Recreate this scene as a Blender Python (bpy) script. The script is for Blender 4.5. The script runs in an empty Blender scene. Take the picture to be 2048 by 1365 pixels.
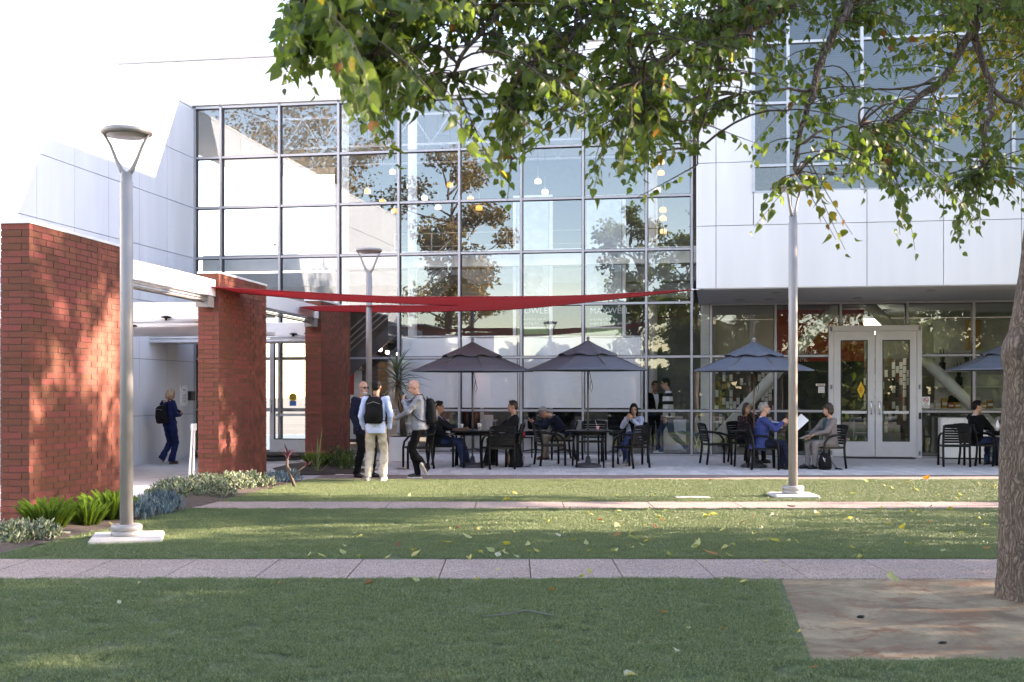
import bpy, math, random
import numpy as np
from mathutils import Vector, Matrix
from mathutils.bvhtree import BVHTree

R = math.radians
SC = bpy.context.scene
COL = SC.collection
rnd = random.Random(11)

# ------------------------------------------------------------------ camera, sky, sun, exposure
HC = 1.55            # camera height
FP = 2400.0          # focal length in photo pixels (2048 wide)
HZ = 785.0           # horizon row in the photo
cam_d = bpy.data.cameras.new('camera')
cam = bpy.data.objects.new('camera', cam_d)
COL.objects.link(cam)
cam.location = (0, 0, HC)
cam.rotation_euler = (R(90), 0, 0)
cam_d.sensor_width = 36.0
cam_d.lens = 36.0 * FP / 2048.0
cam_d.shift_y = (HZ - 682.5) / 2048.0
cam_d.clip_start = 0.05
cam_d.clip_end = 2000
cam_d.dof.use_dof = True
cam_d.dof.focus_distance = 21.0
cam_d.dof.aperture_fstop = 5.6
SC.camera = cam

SUN_DIR = Vector((-5.997, -0.314, -2.15)).normalized()      # the way the light travels
SUN_EL = math.asin(-SUN_DIR.z)
SUN_AZ = math.atan2(-SUN_DIR.x, -SUN_DIR.y)
w = bpy.data.worlds.new('World')
SC.world = w
w.use_nodes = True
wn = w.node_tree
bg = wn.nodes['Background']
sky = wn.nodes.new('ShaderNodeTexSky')
sky.sky_type = 'NISHITA'
sky.sun_disc = False
sky.sun_elevation = SUN_EL
sky.sun_rotation = SUN_AZ
sky.air_density = 1.0
sky.dust_density = 0.25
sky.ozone_density = 1.6
wn.links.new(sky.outputs['Color'], bg.inputs['Color'])
bg.inputs['Strength'].default_value = 0.15

sun_d = bpy.data.lights.new('sun', 'SUN')
sun_d.energy = 4.6
sun_d.angle = R(0.53)
sun_d.color = (1.0, 0.93, 0.82)
sun = bpy.data.objects.new('sun', sun_d)
COL.objects.link(sun)
sun.location = (30, 0, 30)
sun.rotation_euler = SUN_DIR.to_track_quat('-Z', 'Y').to_euler()

SC.view_settings.view_transform = 'Standard'
SC.view_settings.look = 'None'
SC.view_settings.exposure = 2.74
SC.view_settings.use_white_balance = True      # the camera was balanced for open shade
SC.view_settings.white_balance_temperature = 8000
SC.view_settings.white_balance_tint = 24
SC.view_settings.gamma = 1
SC.view_settings.use_curve_mapping = False

SC.render.engine = 'CYCLES'
cy = SC.cycles
cy.use_denoising = True
cy.max_bounces = 10
cy.diffuse_bounces = 4
cy.glossy_bounces = 4
cy.transmission_bounces = 6
cy.transparent_max_bounces = 24
cy.caustics_reflective = False
cy.caustics_refractive = False
cy.sample_clamp_indirect = 6.0

# ------------------------------------------------------------------ pixel helpers: a photo pixel and a distance give a place
def at(px, py, Y):
    return Vector(((px - 1024) / FP * Y, Y, HC + (HZ - py) / FP * Y))

def sstep(a, b, x):
    t = min(1.0, max(0.0, (x - a) / (b - a)))
    return t * t * (3 - 2 * t)

def gz(x, y):                     # the ground: rises a little to the glass, falls a little to the entrance
    k = sstep(-6.2, -3.2, x)
    return 0.085 * sstep(21.4, 27.0, y) * k - 0.07 * sstep(19.5, 25.5, y) * (1 - k)

def on_ground(px, py):
    Y = FP * HC / (py - HZ)
    for _ in range(12):
        x = (px - 1024) / FP * Y
        Y = FP * (HC - gz(x, Y)) / (py - HZ)
    x = (px - 1024) / FP * Y
    return Vector((x, Y, gz(x, Y)))

# building frame: u along the glass front (to the right), v into the building
TH = math.atan2(406.0, FP)
U = Vector((math.cos(TH), -math.sin(TH), 0))
V = Vector((math.sin(TH), math.cos(TH), 0))
C0 = Vector((-7.853, 29.71, 0))

def fp(u, v, z):
    return C0 + U * u + V * v + Vector((0, 0, z))

def fu(px, v=0.0):                # where the ray of a photo column meets the plane v
    a = (px - 1024) / FP
    p = C0 + V * v
    # t*a = px0 + u*Ux ; t = py0 + u*Uy
    u = (a * p.y - p.x) / (U.x - a * U.y)
    return u, p.y + u * U.y

def fuz(px, py, v=0.0):
    u, Y = fu(px, v)
    return u, HC + (HZ - py) / FP * Y

# ------------------------------------------------------------------ materials
MATS = {}

def pm(name, col, rough=0.5, metal=0.0, var=0.12, scale=6.0, bump=0.0, bscale=80.0, spec=0.5,
       rand=0.0, col2=None, hue=0.0, detail=4.0, sheen=0.0, stretch=None, bdist=0.01):
    """a procedural Principled material: noise-mixed base colour, rough variation, optional bump and per-object variation"""
    if name in MATS:
        return MATS[name]
    m = bpy.data.materials.new(name)
    m.use_nodes = True
    nt = m.node_tree
    N, L = nt.nodes, nt.links
    b = N['Principled BSDF']
    tc = N.new('ShaderNodeTexCoord')
    vec = tc.outputs['Object']
    if stretch:
        mp = N.new('ShaderNodeMapping')
        mp.inputs['Scale'].default_value = stretch
        L.new(vec, mp.inputs['Vector'])
        vec = mp.outputs['Vector']
    nz = N.new('ShaderNodeTexNoise')
    nz.inputs['Scale'].default_value = scale
    nz.inputs['Detail'].default_value = detail
    L.new(vec, nz.inputs['Vector'])
    rp = N.new('ShaderNodeValToRGB')
    c1 = [max(0, c * (1 - var)) for c in col]
    c2 = [min(1, c * (1 + var)) for c in (col2 or col)]
    rp.color_ramp.elements[0].color = (*c1, 1)
    rp.color_ramp.elements[1].color = (*c2, 1)
    rp.color_ramp.elements[0].position = 0.32
    rp.color_ramp.elements[1].position = 0.68
    L.new(nz.outputs['Fac'], rp.inputs['Fac'])
    out = rp.outputs['Color']
    if rand > 0:
        oi = N.new('ShaderNodeObjectInfo')
        mr = N.new('ShaderNodeMapRange')
        mr.inputs['To Min'].default_value = 1 - rand
        mr.inputs['To Max'].default_value = 1 + rand
        L.new(oi.outputs['Random'], mr.inputs['Value'])
        hs = N.new('ShaderNodeHueSaturation')
        L.new(out, hs.inputs['Color'])
        L.new(mr.outputs['Result'], hs.inputs['Value'])
        if hue > 0:
            m2 = N.new('ShaderNodeMapRange')
            m2.inputs['To Min'].default_value = 0.5 + hue
            m2.inputs['To Max'].default_value = 0.5 - hue
            L.new(oi.outputs['Random'], m2.inputs['Value'])
            L.new(m2.outputs['Result'], hs.inputs['Hue'])
        out = hs.outputs['Color']
    L.new(out, b.inputs['Base Color'])
    rr = N.new('ShaderNodeMapRange')
    rr.inputs['To Min'].default_value = max(0.02, rough - 0.08)
    rr.inputs['To Max'].default_value = min(1, rough + 0.08)
    L.new(nz.outputs['Fac'], rr.inputs['Value'])
    L.new(rr.outputs['Result'], b.inputs['Roughness'])
    b.inputs['Metallic'].default_value = metal
    b.inputs['Specular IOR Level'].default_value = spec
    if sheen:
        b.inputs['Sheen Weight'].default_value = sheen
    if bump > 0:
        n2 = N.new('ShaderNodeTexNoise')
        n2.inputs['Scale'].default_value = bscale
        n2.inputs['Detail'].default_value = 5
        L.new(vec, n2.inputs['Vector'])
        bp = N.new('ShaderNodeBump')
        bp.inputs['Strength'].default_value = bump
        bp.inputs['Distance'].default_value = bdist
        L.new(n2.outputs['Fac'], bp.inputs['Height'])
        L.new(bp.outputs['Normal'], b.inputs['Normal'])
    MATS[name] = m
    return m

def glass_mat(name, tint=(0.80, 0.84, 0.83), refl=0.30, wob=0.0):
    if name in MATS:
        return MATS[name]
    m = bpy.data.materials.new(name)
    m.use_nodes = True
    nt = m.node_tree
    N, L = nt.nodes, nt.links
    for n in list(N):
        if n.type != 'OUTPUT_MATERIAL':
            N.remove(n)
    out = [n for n in N if n.type == 'OUTPUT_MATERIAL'][0]
    tr = N.new('ShaderNodeBsdfTransparent')
    tr.inputs['Color'].default_value = (*tint, 1)
    gl = N.new('ShaderNodeBsdfGlossy')
    gl.inputs['Color'].default_value = (0.82, 0.93, 1.0, 1)
    gl.inputs['Roughness'].default_value = 0.0
    lw = N.new('ShaderNodeLayerWeight')
    lw.inputs['Blend'].default_value = 0.25
    mr = N.new('ShaderNodeMapRange')
    mr.inputs['To Min'].default_value = refl
    mr.inputs['To Max'].default_value = min(1, refl + 0.5)
    L.new(lw.outputs['Fresnel'], mr.inputs['Value'])
    mx = N.new('ShaderNodeMixShader')
    L.new(mr.outputs['Result'], mx.inputs['Fac'])
    L.new(tr.outputs[0], mx.inputs[1])
    L.new(gl.outputs[0], mx.inputs[2])
    if wob:
        tc = N.new('ShaderNodeTexCoord')
        nz = N.new('ShaderNodeTexNoise')
        nz.inputs['Scale'].default_value = 1.6
        nz.inputs['Detail'].default_value = 1.0
        L.new(tc.outputs['Object'], nz.inputs['Vector'])
        bp = N.new('ShaderNodeBump')
        bp.inputs['Strength'].default_value = wob
        bp.inputs['Distance'].default_value = 0.01
        L.new(nz.outputs['Fac'], bp.inputs['Height'])
        L.new(bp.outputs['Normal'], gl.inputs['Normal'])
    L.new(mx.outputs[0], out.inputs['Surface'])
    MATS[name] = m
    return m

def emit_mat(name, col, strength):
    if name in MATS:
        return MATS[name]
    m = bpy.data.materials.new(name)
    m.use_nodes = True
    b = m.node_tree.nodes['Principled BSDF']
    b.inputs['Base Color'].default_value = (*col, 1)
    b.inputs['Emission Color'].default_value = (*col, 1)
    b.inputs['Emission Strength'].default_value = strength
    MATS[name] = m
    return m

def leaf_mat(name, rough=0.45, trans=0.45, tboost=(1.5, 1.7, 0.7), base_attr='tint', spec=0.35):
    """leaf: diffuse and translucent from the leaf's own colour, with a soft gloss"""
    if name in MATS:
        return MATS[name]
    m = bpy.data.materials.new(name)
    m.use_nodes = True
    nt = m.node_tree
    N, L = nt.nodes, nt.links
    b = N['Principled BSDF']
    out = [n for n in N if n.type == 'OUTPUT_MATERIAL'][0]
    at_ = N.new('ShaderNodeAttribute')
    at_.attribute_name = base_attr
    tc = N.new('ShaderNodeTexCoord')
    nz = N.new('ShaderNodeTexNoise')
    nz.inputs['Scale'].default_value = 30
    L.new(tc.outputs['Object'], nz.inputs['Vector'])
    hs = N.new('ShaderNodeHueSaturation')
    mr = N.new('ShaderNodeMapRange')
    mr.inputs['To Min'].default_value = 0.75
    mr.inputs['To Max'].default_value = 1.25
    L.new(nz.outputs['Fac'], mr.inputs['Value'])
    L.new(mr.outputs['Result'], hs.inputs['Value'])
    L.new(at_.outputs['Color'], hs.inputs['Color'])
    L.new(hs.outputs['Color'], b.inputs['Base Color'])
    b.inputs['Roughness'].default_value = rough
    b.inputs['Specular IOR Level'].default_value = spec
    mul = N.new('ShaderNodeMix')
    mul.data_type = 'RGBA'
    mul.blend_type = 'MULTIPLY'
    mul.inputs['Factor'].default_value = 1
    L.new(hs.outputs['Color'], mul.inputs['A'])
    mul.inputs['B'].default_value = (*tboost, 1)
    tl = N.new('ShaderNodeBsdfTranslucent')
    L.new(mul.outputs['Result'], tl.inputs['Color'])
    mx = N.new('ShaderNodeMixShader')
    mx.inputs['Fac'].default_value = trans
    L.new(b.outputs[0], mx.inputs[1])
    L.new(tl.outputs[0], mx.inputs[2])
    L.new(mx.outputs[0], out.inputs['Surface'])
    MATS[name] = m
    return m

# ------------------------------------------------------------------ mesh builder
class MB:
    def __init__(self):
        self.v, self.f, self.m, self.s = [], [], [], []

    def add(self, vs, fs, mi=0, smooth=False):
        o = len(self.v)
        self.v.extend([tuple(p) for p in vs])
        self.f.extend([tuple(i + o for i in f) for f in fs])
        self.m.extend([mi] * len(fs))
        self.s.extend([smooth] * len(fs))

    def hexa(self, p, mi=0):          # eight corners: bottom ring, top ring
        self.add(p, [(0, 3, 2, 1), (4, 5, 6, 7), (0, 1, 5, 4), (1, 2, 6, 5), (2, 3, 7, 6), (3, 0, 4, 7)], mi)

    def box(self, x0, x1, y0, y1, z0, z1, mi=0):
        self.hexa([(x0, y0, z0), (x1, y0, z0), (x1, y1, z0), (x0, y1, z0),
                   (x0, y0, z1), (x1, y0, z1), (x1, y1, z1), (x0, y1, z1)], mi)

    def fbox(self, u0, u1, v0, v1, z0, z1, mi=0):      # box in the building frame
        self.hexa([fp(u0, v0, z0), fp(u1, v0, z0), fp(u1, v1, z0), fp(u0, v1, z0),
                   fp(u0, v0, z1), fp(u1, v0, z1), fp(u1, v1, z1), fp(u0, v1, z1)], mi)

    def cbox(self, x0, x1, y0, y1, z0, z1, c=0.01, mi=0):      # box with chamfered edges
        pts = []
        idx = {}
        X, Yv, Z = (x0, x1), (y0, y1), (z0, z1)
        for i in (0, 1):
            for j in (0, 1):
                for k in (0, 1):
                    sx, sy, sz = (1 - 2 * i) * c, (1 - 2 * j) * c, (1 - 2 * k) * c
                    idx[i, j, k, 0] = len(pts); pts.append((X[i], Yv[j] + sy, Z[k] + sz))
                    idx[i, j, k, 1] = len(pts); pts.append((X[i] + sx, Yv[j], Z[k] + sz))
                    idx[i, j, k, 2] = len(pts); pts.append((X[i] + sx, Yv[j] + sy, Z[k]))
        fs = []
        for i in (0, 1):
            fs.append([idx[i, 0, 0, 0], idx[i, 1, 0, 0], idx[i, 1, 1, 0], idx[i, 0, 1, 0]])
            fs.append([idx[0, i, 0, 1], idx[1, i, 0, 1], idx[1, i, 1, 1], idx[0, i, 1, 1]])
            fs.append([idx[0, 0, i, 2], idx[1, 0, i, 2], idx[1, 1, i, 2], idx[0, 1, i, 2]])
        for i in (0, 1):
            for j in (0, 1):
                fs.append([idx[i, j, 0, 0], idx[i, j, 1, 0], idx[i, j, 1, 1], idx[i, j, 0, 1]])
                fs.append([idx[i, 0, j, 0], idx[i, 1, j, 0], idx[i, 1, j, 2], idx[i, 0, j, 2]])
                fs.append([idx[0, i, j, 1], idx[1, i, j, 1], idx[1, i, j, 2], idx[0, i, j, 2]])
                for k in (0, 1):
                    fs.append([idx[i, j, k, 0], idx[i, j, k, 1], idx[i, j, k, 2]])
        self.add(pts, fs, mi)

    def tube(self, pts, rad, n=8, mi=0, cap=True, smooth=True, flat=None):
        pts = [Vector(p) for p in pts]
        if not hasattr(rad, '__len__'):
            rad = [rad] * len(pts)
        vs, fs = [], []
        up = Vector((0, 0, 1))
        prev = None
        for i, p in enumerate(pts):
            d = (pts[min(i + 1, len(pts) - 1)] - pts[max(i - 1, 0)])
            if d.length < 1e-9:
                d = Vector((0, 0, 1))
            d.normalize()
            if prev is None:
                a = d.cross(up)
                if a.length < 1e-3:
                    a = d.cross(Vector((0, 1, 0)))
                a.normalize()
            else:
                a = prev - d * prev.dot(d)
                if a.length < 1e-6:
                    a = d.cross(up)
                a.normalize()
            prev = a
            b = d.cross(a)
            for k in range(n):
                t = 2 * math.pi * k / n
                rb = rad[i] * (flat if flat else 1)
                vs.append(p + a * math.cos(t) * rad[i] + b * math.sin(t) * rb)
        for i in range(len(pts) - 1):
            for k in range(n):
                k2 = (k + 1) % n
                fs.append((i * n + k, i * n + k2, (i + 1) * n + k2, (i + 1) * n + k))
        self.add(vs, fs, mi, smooth)
        if cap:
            m = (len(pts) - 1) * n
            o = len(self.v) - len(vs)
            self.f.append(tuple(o + k for k in reversed(range(n))))
            self.f.append(tuple(o + m + k for k in range(n)))
            self.m += [mi, mi]
            self.s += [False, False]

    def lathe(self, c, prof, n=24, mi=0, smooth=True):      # profile (r, z) about a vertical axis at c
        vs, fs = [], []
        for r, z in prof:
            for k in range(n):
                t = 2 * math.pi * k / n
                vs.append((c[0] + r * math.cos(t), c[1] + r * math.sin(t), c[2] + z))
        for i in range(len(prof) - 1):
            for k in range(n):
                k2 = (k + 1) % n
                fs.append((i * n + k, i * n + k2, (i + 1) * n + k2, (i + 1) * n + k))
        fs.append(tuple(reversed(range(n))))
        fs.append(tuple((len(prof) - 1) * n + k for k in range(n)))
        self.add(vs, fs, mi, smooth)

    def ell(self, c, r, n=12, k=8, rot=None, mi=0):
        c = Vector(c)
        vs, fs = [], []
        rot = rot or Matrix.Identity(3)
        for i in range(k + 1):
            ph = math.pi * i / k
            for j in range(n):
                t = 2 * math.pi * j / n
                vs.append(c + rot @ Vector((r[0] * math.sin(ph) * math.cos(t), r[1] * math.sin(ph) * math.sin(t), r[2] * math.cos(ph))))
        for i in range(k):
            for j in range(n):
                j2 = (j + 1) % n
                fs.append((i * n + j, (i + 1) * n + j, (i + 1) * n + j2, i * n + j2))
        self.add(vs, fs, mi, True)

    def mesh(self, name, mats):
        me = bpy.data.meshes.new(name)
        me.from_pydata(self.v, [], self.f)
        for m in (mats if isinstance(mats, (list, tuple)) else [mats]):
            me.materials.append(m)
        me.polygons.foreach_set('material_index', self.m)
        me.polygons.foreach_set('use_smooth', self.s)
        me.update()
        return me

    def build(self, name, mats, parent=None, world=False):
        return link(name, self.mesh(name, mats), parent, world)

def link(name, data, parent=None, world=False, loc=None, rot=None, scale=None):
    o = bpy.data.objects.new(name, data)
    COL.objects.link(o)
    if parent is not None:
        o.parent = parent
        if world and parent.parent is None:
            o.matrix_parent_inverse = parent.matrix_basis.inverted()
    if loc is not None:
        o.location = loc
    if rot is not None:
        o.rotation_euler = rot
    if scale is not None:
        o.scale = scale
    return o

def tag(o, label=None, cat=None, group=None, kind=None):
    if label: o['label'] = label
    if cat: o['category'] = cat
    if group: o['group'] = group
    if kind: o['kind'] = kind
    return o

def thing(name, label, cat, loc=(0, 0, 0), rotz=0.0, group=None):
    o = bpy.data.objects.new(name, None)
    COL.objects.link(o)
    o.empty_display_size = 0.2
    o.location = loc
    o.rotation_euler = (0, 0, rotz)
    return tag(o, label, cat, group)

def copy_tree(o, parent=None):
    c = o.copy()
    COL.objects.link(c)
    if parent is not None:
        c.parent = parent
        c.matrix_parent_inverse = o.matrix_parent_inverse.copy()
    for ch in KIDS.get(o.name, list(o.children)):
        copy_tree(ch, c)
    return c
KIDS = {}

def place(proto, used, loc, rotz, label, group=None):
    o = proto if not used[0] else copy_tree(proto)
    used[0] = True
    o.location = loc
    o.rotation_euler = (0, 0, rotz)
    o['label'] = label
    if group: o['group'] = group
    return o

def text(body, size, mat, parent, name='lettering', loc=(0, 0, 0), rot=(0, 0, 0), ext=0.001, align='CENTER', world=False, spacing=1.0):
    c = bpy.data.curves.new(name, 'FONT')
    c.body = body
    c.size = size
    c.extrude = ext
    c.align_x = align
    c.align_y = 'CENTER'
    c.space_character = spacing
    c.resolution_u = 2
    c.materials.append(mat)
    tmp = bpy.data.objects.new('tmp', c)
    COL.objects.link(tmp)
    me = bpy.data.meshes.new_from_object(tmp.evaluated_get(bpy.context.evaluated_depsgraph_get()))
    bpy.data.objects.remove(tmp)
    me.name = name
    if not me.materials: me.materials.append(mat)
    o = bpy.data.objects.new(name, me)
    COL.objects.link(o)
    if parent is not None:
        o.parent = parent
        if world:
            o.matrix_parent_inverse = parent.matrix_basis.inverted()
    o.location = loc
    o.rotation_euler = rot
    return o

def scatter_mesh(name, mats, tv, tf, pos, mats3, scale, tint, parent=None, world=True, smooth=True, mi=None):
    """one mesh from many copies of a small template: tv (k,3), tf list, pos (n,3), mats3 (n,3,3), scale (n,), tint (n,3)"""
    n, k = len(pos), len(tv)
    vs = np.einsum('nij,kj->nki', mats3, tv) * scale[:, None, None] + pos[:, None, :]
    me = bpy.data.meshes.new(name)
    me.vertices.add(n * k)
    me.vertices.foreach_set('co', vs.reshape(-1).astype(np.float32))
    lens = np.array([len(f) for f in tf])
    flat = np.concatenate([np.array(f) for f in tf])
    loops = (flat[None, :] + (np.arange(n) * k)[:, None]).reshape(-1)
    me.loops.add(len(loops))
    me.loops.foreach_set('vertex_index', loops.astype(np.int32))
    me.polygons.add(n * len(tf))
    st = np.concatenate([[0], np.cumsum(lens)[:-1]])
    starts = (st[None, :] + (np.arange(n) * lens.sum())[:, None]).reshape(-1)
    me.polygons.foreach_set('loop_start', starts.astype(np.int32))
    me.polygons.foreach_set('loop_total', np.tile(lens, n).astype(np.int32))
    me.polygons.foreach_set('use_smooth', np.full(n * len(tf), smooth))
    me.update(calc_edges=True)
    a = me.attributes.new('tint', 'FLOAT_COLOR', 'POINT')
    c = np.ones((n, k, 4), np.float32)
    c[:, :, :3] = tint[:, None, :]
    a.data.foreach_set('color', c.reshape(-1))
    for m in (mats if isinstance(mats, (list, tuple)) else [mats]):
        me.materials.append(m)
    return link(name, me, parent, world)

def rot_rand(rg, n, tilt=1.0):
    """n random rotations: yaw free, then tilt about x and y by a normal spread"""
    yaw = rg.uniform(0, 2 * np.pi, n)
    ax, ay = rg.normal(0, tilt, n), rg.normal(0, tilt, n)
    return euler(ax, ay, yaw)

def euler(ax, ay, az):
    cx, sx, cy_, sy, cz, sz = np.cos(ax), np.sin(ax), np.cos(ay), np.sin(ay), np.cos(az), np.sin(az)
    n = len(ax)
    M = np.zeros((n, 3, 3))
    M[:, 0, 0] = cz * cy_; M[:, 0, 1] = cz * sy * sx - sz * cx; M[:, 0, 2] = cz * sy * cx + sz * sx
    M[:, 1, 0] = sz * cy_; M[:, 1, 1] = sz * sy * sx + cz * cx; M[:, 1, 2] = sz * sy * cx - cz * sx
    M[:, 2, 0] = -sy; M[:, 2, 1] = cy_ * sx; M[:, 2, 2] = cy_ * cx
    return M

# shared materials
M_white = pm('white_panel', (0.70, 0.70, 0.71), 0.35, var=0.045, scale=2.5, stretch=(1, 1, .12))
M_whitepaint = pm('white_paint', (0.72, 0.72, 0.715), 0.4, var=0.04)
M_seam = pm('panel_seam', (0.25, 0.25, 0.26), 0.7)
M_alu = pm('aluminium', (0.36, 0.36, 0.39), 0.4, metal=0.5, var=0.05)
M_gasket = pm('black_gasket', (0.015, 0.015, 0.017), 0.5)
M_soffit = pm('soffit_grey', (0.40, 0.40, 0.41), 0.6, var=0.05)
M_brick = pm('red_brick', (0.180, 0.058, 0.039), 0.75, var=0.22, scale=14, bump=0.5, bscale=90, rand=0.22, hue=0.012, spec=0.25)
M_mortar = pm('dark_mortar', (0.085, 0.075, 0.07), 0.9, bump=0.4)
M_black = pm('black_metal', (0.005, 0.005, 0.0055), 0.42, var=0.2, spec=0.22)
M_pole = pm('grey_lamp_metal', (0.27, 0.262, 0.26), 0.5, metal=0.2, var=0.05)
M_conc = pm('concrete', (0.42, 0.40, 0.37), 0.85, var=0.12, scale=3, bump=0.25)
M_glass = glass_mat('facade_glass', tint=(0.95, 0.97, 0.97), refl=0.15, wob=0.045)
M_glass_low = glass_mat('hall_glass_low', tint=(0.98, 0.99, 0.99), refl=0.10, wob=0.02)
M_glass2 = glass_mat('storefront_glass', tint=(0.88, 0.90, 0.86), refl=0.10, wob=0.02)
# ================================================================== buildings
ZR = [0.10, 1.122, 2.374, 3.62, 4.86, 6.10, 7.33, 8.57]
HPX = [391, 443, 560, 678, 798, 919.3, 1043, 1166.5, 1292.7, 1383.4]
HU = [fu(p)[0] for p in HPX]
U_END = fu(1422)[0]
Z_ROOF = 9.78
LW = 19.3                       # length of the entrance wing's wall

# ---------------- glass hall
hall = thing('glass_hall', 'tall glass fronted building with silver mullions behind the patio', 'building', fp(HU[0], 0, 0))

def mullion(u, z0, z1, name='mullion', parent=hall, wdt=0.052):
    b = MB()
    b.fbox(u - wdt / 2, u + wdt / 2, -0.075, -0.012, z0, z1, 0)
    b.fbox(u - wdt / 2 - 0.014, u + wdt / 2 + 0.014, -0.012, 0.10, z0, z1, 1)
    return b.build(name, [M_alu, M_gasket], parent, True)

def transom(u0, u1, z, name='transom', parent=hall, hgt=0.05):
    b = MB()
    b.fbox(u0, u1, -0.055, -0.010, z - hgt / 2, z + hgt / 2, 0)
    b.fbox(u0, u1, -0.010, 0.085, z - hgt / 2 - 0.014, z + hgt / 2 + 0.014, 1)
    return b.build(name, [M_alu, M_gasket], parent, True)

def pane(u0, u1, z0, z1, m=None, parent=hall, tilt=0.0034):
    b = MB()
    # each pane hangs a hair out of true, as real glazing does
    a, c = rnd.gauss(0, tilt), rnd.gauss(0, tilt)
    wu, wz = u1 - u0, z1 - z0
    q = [(-1, -1), (1, -1), (1, 1), (-1, 1)]
    b.add([fp((u0 + u1) / 2 + i * wu / 2, 0.03 + a * i * wu / 2 + c * j * wz / 2, (z0 + z1) / 2 + j * wz / 2) for i, j in q], [(0, 1, 2, 3)])
    return b.build('pane', m or M_glass, parent, True)

for i, u in enumerate(HU):
    mullion(u, ZR[0], ZR[-1])
for z in ZR:
    for i in range(len(HU) - 1):
        transom(HU[i] + 0.027, HU[i + 1] - 0.027, z)
for i in range(len(HU) - 1):
    for j in range(len(ZR) - 1):
        if i == 2 and j < 2:
            continue            # the entrance door stands here
        pane(HU[i] + 0.02, HU[i + 1] - 0.02, ZR[j] + 0.02, ZR[j + 1] - 0.02, M_glass_low if j < 3 else M_glass)
# glass strip that runs on under the office wing's overhang
for j in range(3):
    pane(HU[-1] + 0.02, U_END - 0.02, ZR[j] + 0.02, ZR[j + 1] - 0.02)
    transom(HU[-1] + 0.027, U_END - 0.027, ZR[j])
# fascia panels above the glass, running on behind the entrance wing
FU = [-3.0 - 1.42 * 2, -3.0 - 1.42, -3.0, -1.55] + HU
FU = [fu(249 - 78)[0] - 1.4, fu(249 - 78)[0], fu(327)[0]] + HU[1:]
for i in range(len(FU) - 1):
    b = MB()
    b.fbox(FU[i] + 0.006, FU[i + 1] - 0.006, -0.11, -0.03, ZR[-1] + 0.05, Z_ROOF - 0.06)
    b.build('panel', M_white, hall, True)
b = MB(); b.fbox(FU[0], FU[-1], -0.03, 0.3, ZR[-1] + 0.03, Z_ROOF - 0.02)
b.build('fascia_backing', M_seam, hall, True)
b = MB(); b.fbox(FU[0] - 0.02, FU[-1] + 0.5, -0.16, 0.35, Z_ROOF - 0.05, Z_ROOF)
b.build('roof_coping', pm('coping_grey', (0.45, 0.44, 0.45), 0.4), hall, True)
M_int = pm('interior_wall', (0.62, 0.60, 0.56), 0.8, var=0.05)
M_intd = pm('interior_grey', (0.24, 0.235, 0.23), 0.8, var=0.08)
M_intfloor = pm('interior_floor', (0.30, 0.28, 0.25), 0.35, var=0.1)
b = MB(); b.fbox(FU[0], U_END + 12, 3.1, 14.0, Z_ROOF - 0.3, Z_ROOF - 0.06); b.fbox(FU[0], -0.02, 0.3, 3.1, Z_ROOF - 0.3, Z_ROOF - 0.06)
b.build('roof', M_int, hall, True)
# unseen rooflight strip behind the fascia, added to brighten the hall
for k in range(10):
    uu = 0.0 + k * U_END / 9
    b = MB(); b.fbox(uu - 0.05, uu + 0.05, 0.3, 3.1, Z_ROOF - 0.28, Z_ROOF - 0.07); b.build('added_rooflight_bar', M_whitepaint, hall, True)
b = MB(); b.fbox(0.0, U_END, 0.36, 3.1, Z_ROOF - 0.12, Z_ROOF - 0.10)
M_rl = bpy.data.materials.new('added_frosted_rooflight'); M_rl.use_nodes = True
nt = M_rl.node_tree; tl = nt.nodes.new('ShaderNodeBsdfTranslucent'); tl.inputs['Color'].default_value = (.75, .77, .79, 1)
nt.links.new(tl.outputs[0], [n for n in nt.nodes if n.type == 'OUTPUT_MATERIAL'][0].inputs['Surface'])
b.build('added_rooflight_pane', M_rl, hall, True)
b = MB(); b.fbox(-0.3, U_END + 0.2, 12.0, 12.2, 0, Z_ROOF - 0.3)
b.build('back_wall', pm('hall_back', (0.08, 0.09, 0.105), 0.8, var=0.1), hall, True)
b = MB(); b.fbox(-6.0, -5.8, 0.4, 12.0, 0, Z_ROOF - 0.3)
b.build('side_wall', M_int, hall, True)
b = MB(); b.fbox(-6, 22, 0.11, 12.0, 0.0, 0.088)
tag(b.build('interior_floor', M_intfloor), kind='structure')
b = MB(); b.fbox(-6, U_END, 3.2, 12.0, 4.42, 4.80)
b.build('floor_slab', M_intd, hall, True)
b = MB(); b.fbox(0.05, U_END - 0.1, 0.35, 0.60, 4.58, 4.97)
b.build('edge_beam', M_whitepaint, hall, True)
for px, v, r in ((825, 1.3, 0.115), (690, 0.75, 0.10), (1306, 5.2, 0.12)):
    u, Y = fu(px, v)
    p = fp(u, v, 0)
    b = MB(); b.lathe((p.x, p.y, 0.09), [(r, 0), (r, 9.3)], 20)
    b.build('column', M_whitepaint, hall, True)
u, Y = fu(1410, 0.55)
b = MB(); b.fbox(u - 0.1, u + 0.1, 0.45, 0.65, 0.09, 3.6)
b.build('square_column', M_whitepaint, hall, True)
# roof trusses seen through the top row
for v in (3.0, 5.5):
    b = MB()
    for z in (8.1, 8.9):
        b.fbox(0.2, U_END, v, v + 0.06, z, z + 0.06)
    n = 24
    for i in range(n):
        u0 = 0.2 + (U_END - 0.4) * i / n
        u1 = 0.2 + (U_END - 0.4) * (i + 1) / n
        za, zb = (8.1, 8.9) if i % 2 == 0 else (8.9, 8.1)
        b.tube([fp(u0, v + 0.03, za + 0.03), fp(u1, v + 0.03, zb + 0.03)], 0.02, 6)
    b.build('roof_truss', pm('truss_grey', (.36, .37, .4), .5), hall, True)
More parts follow.
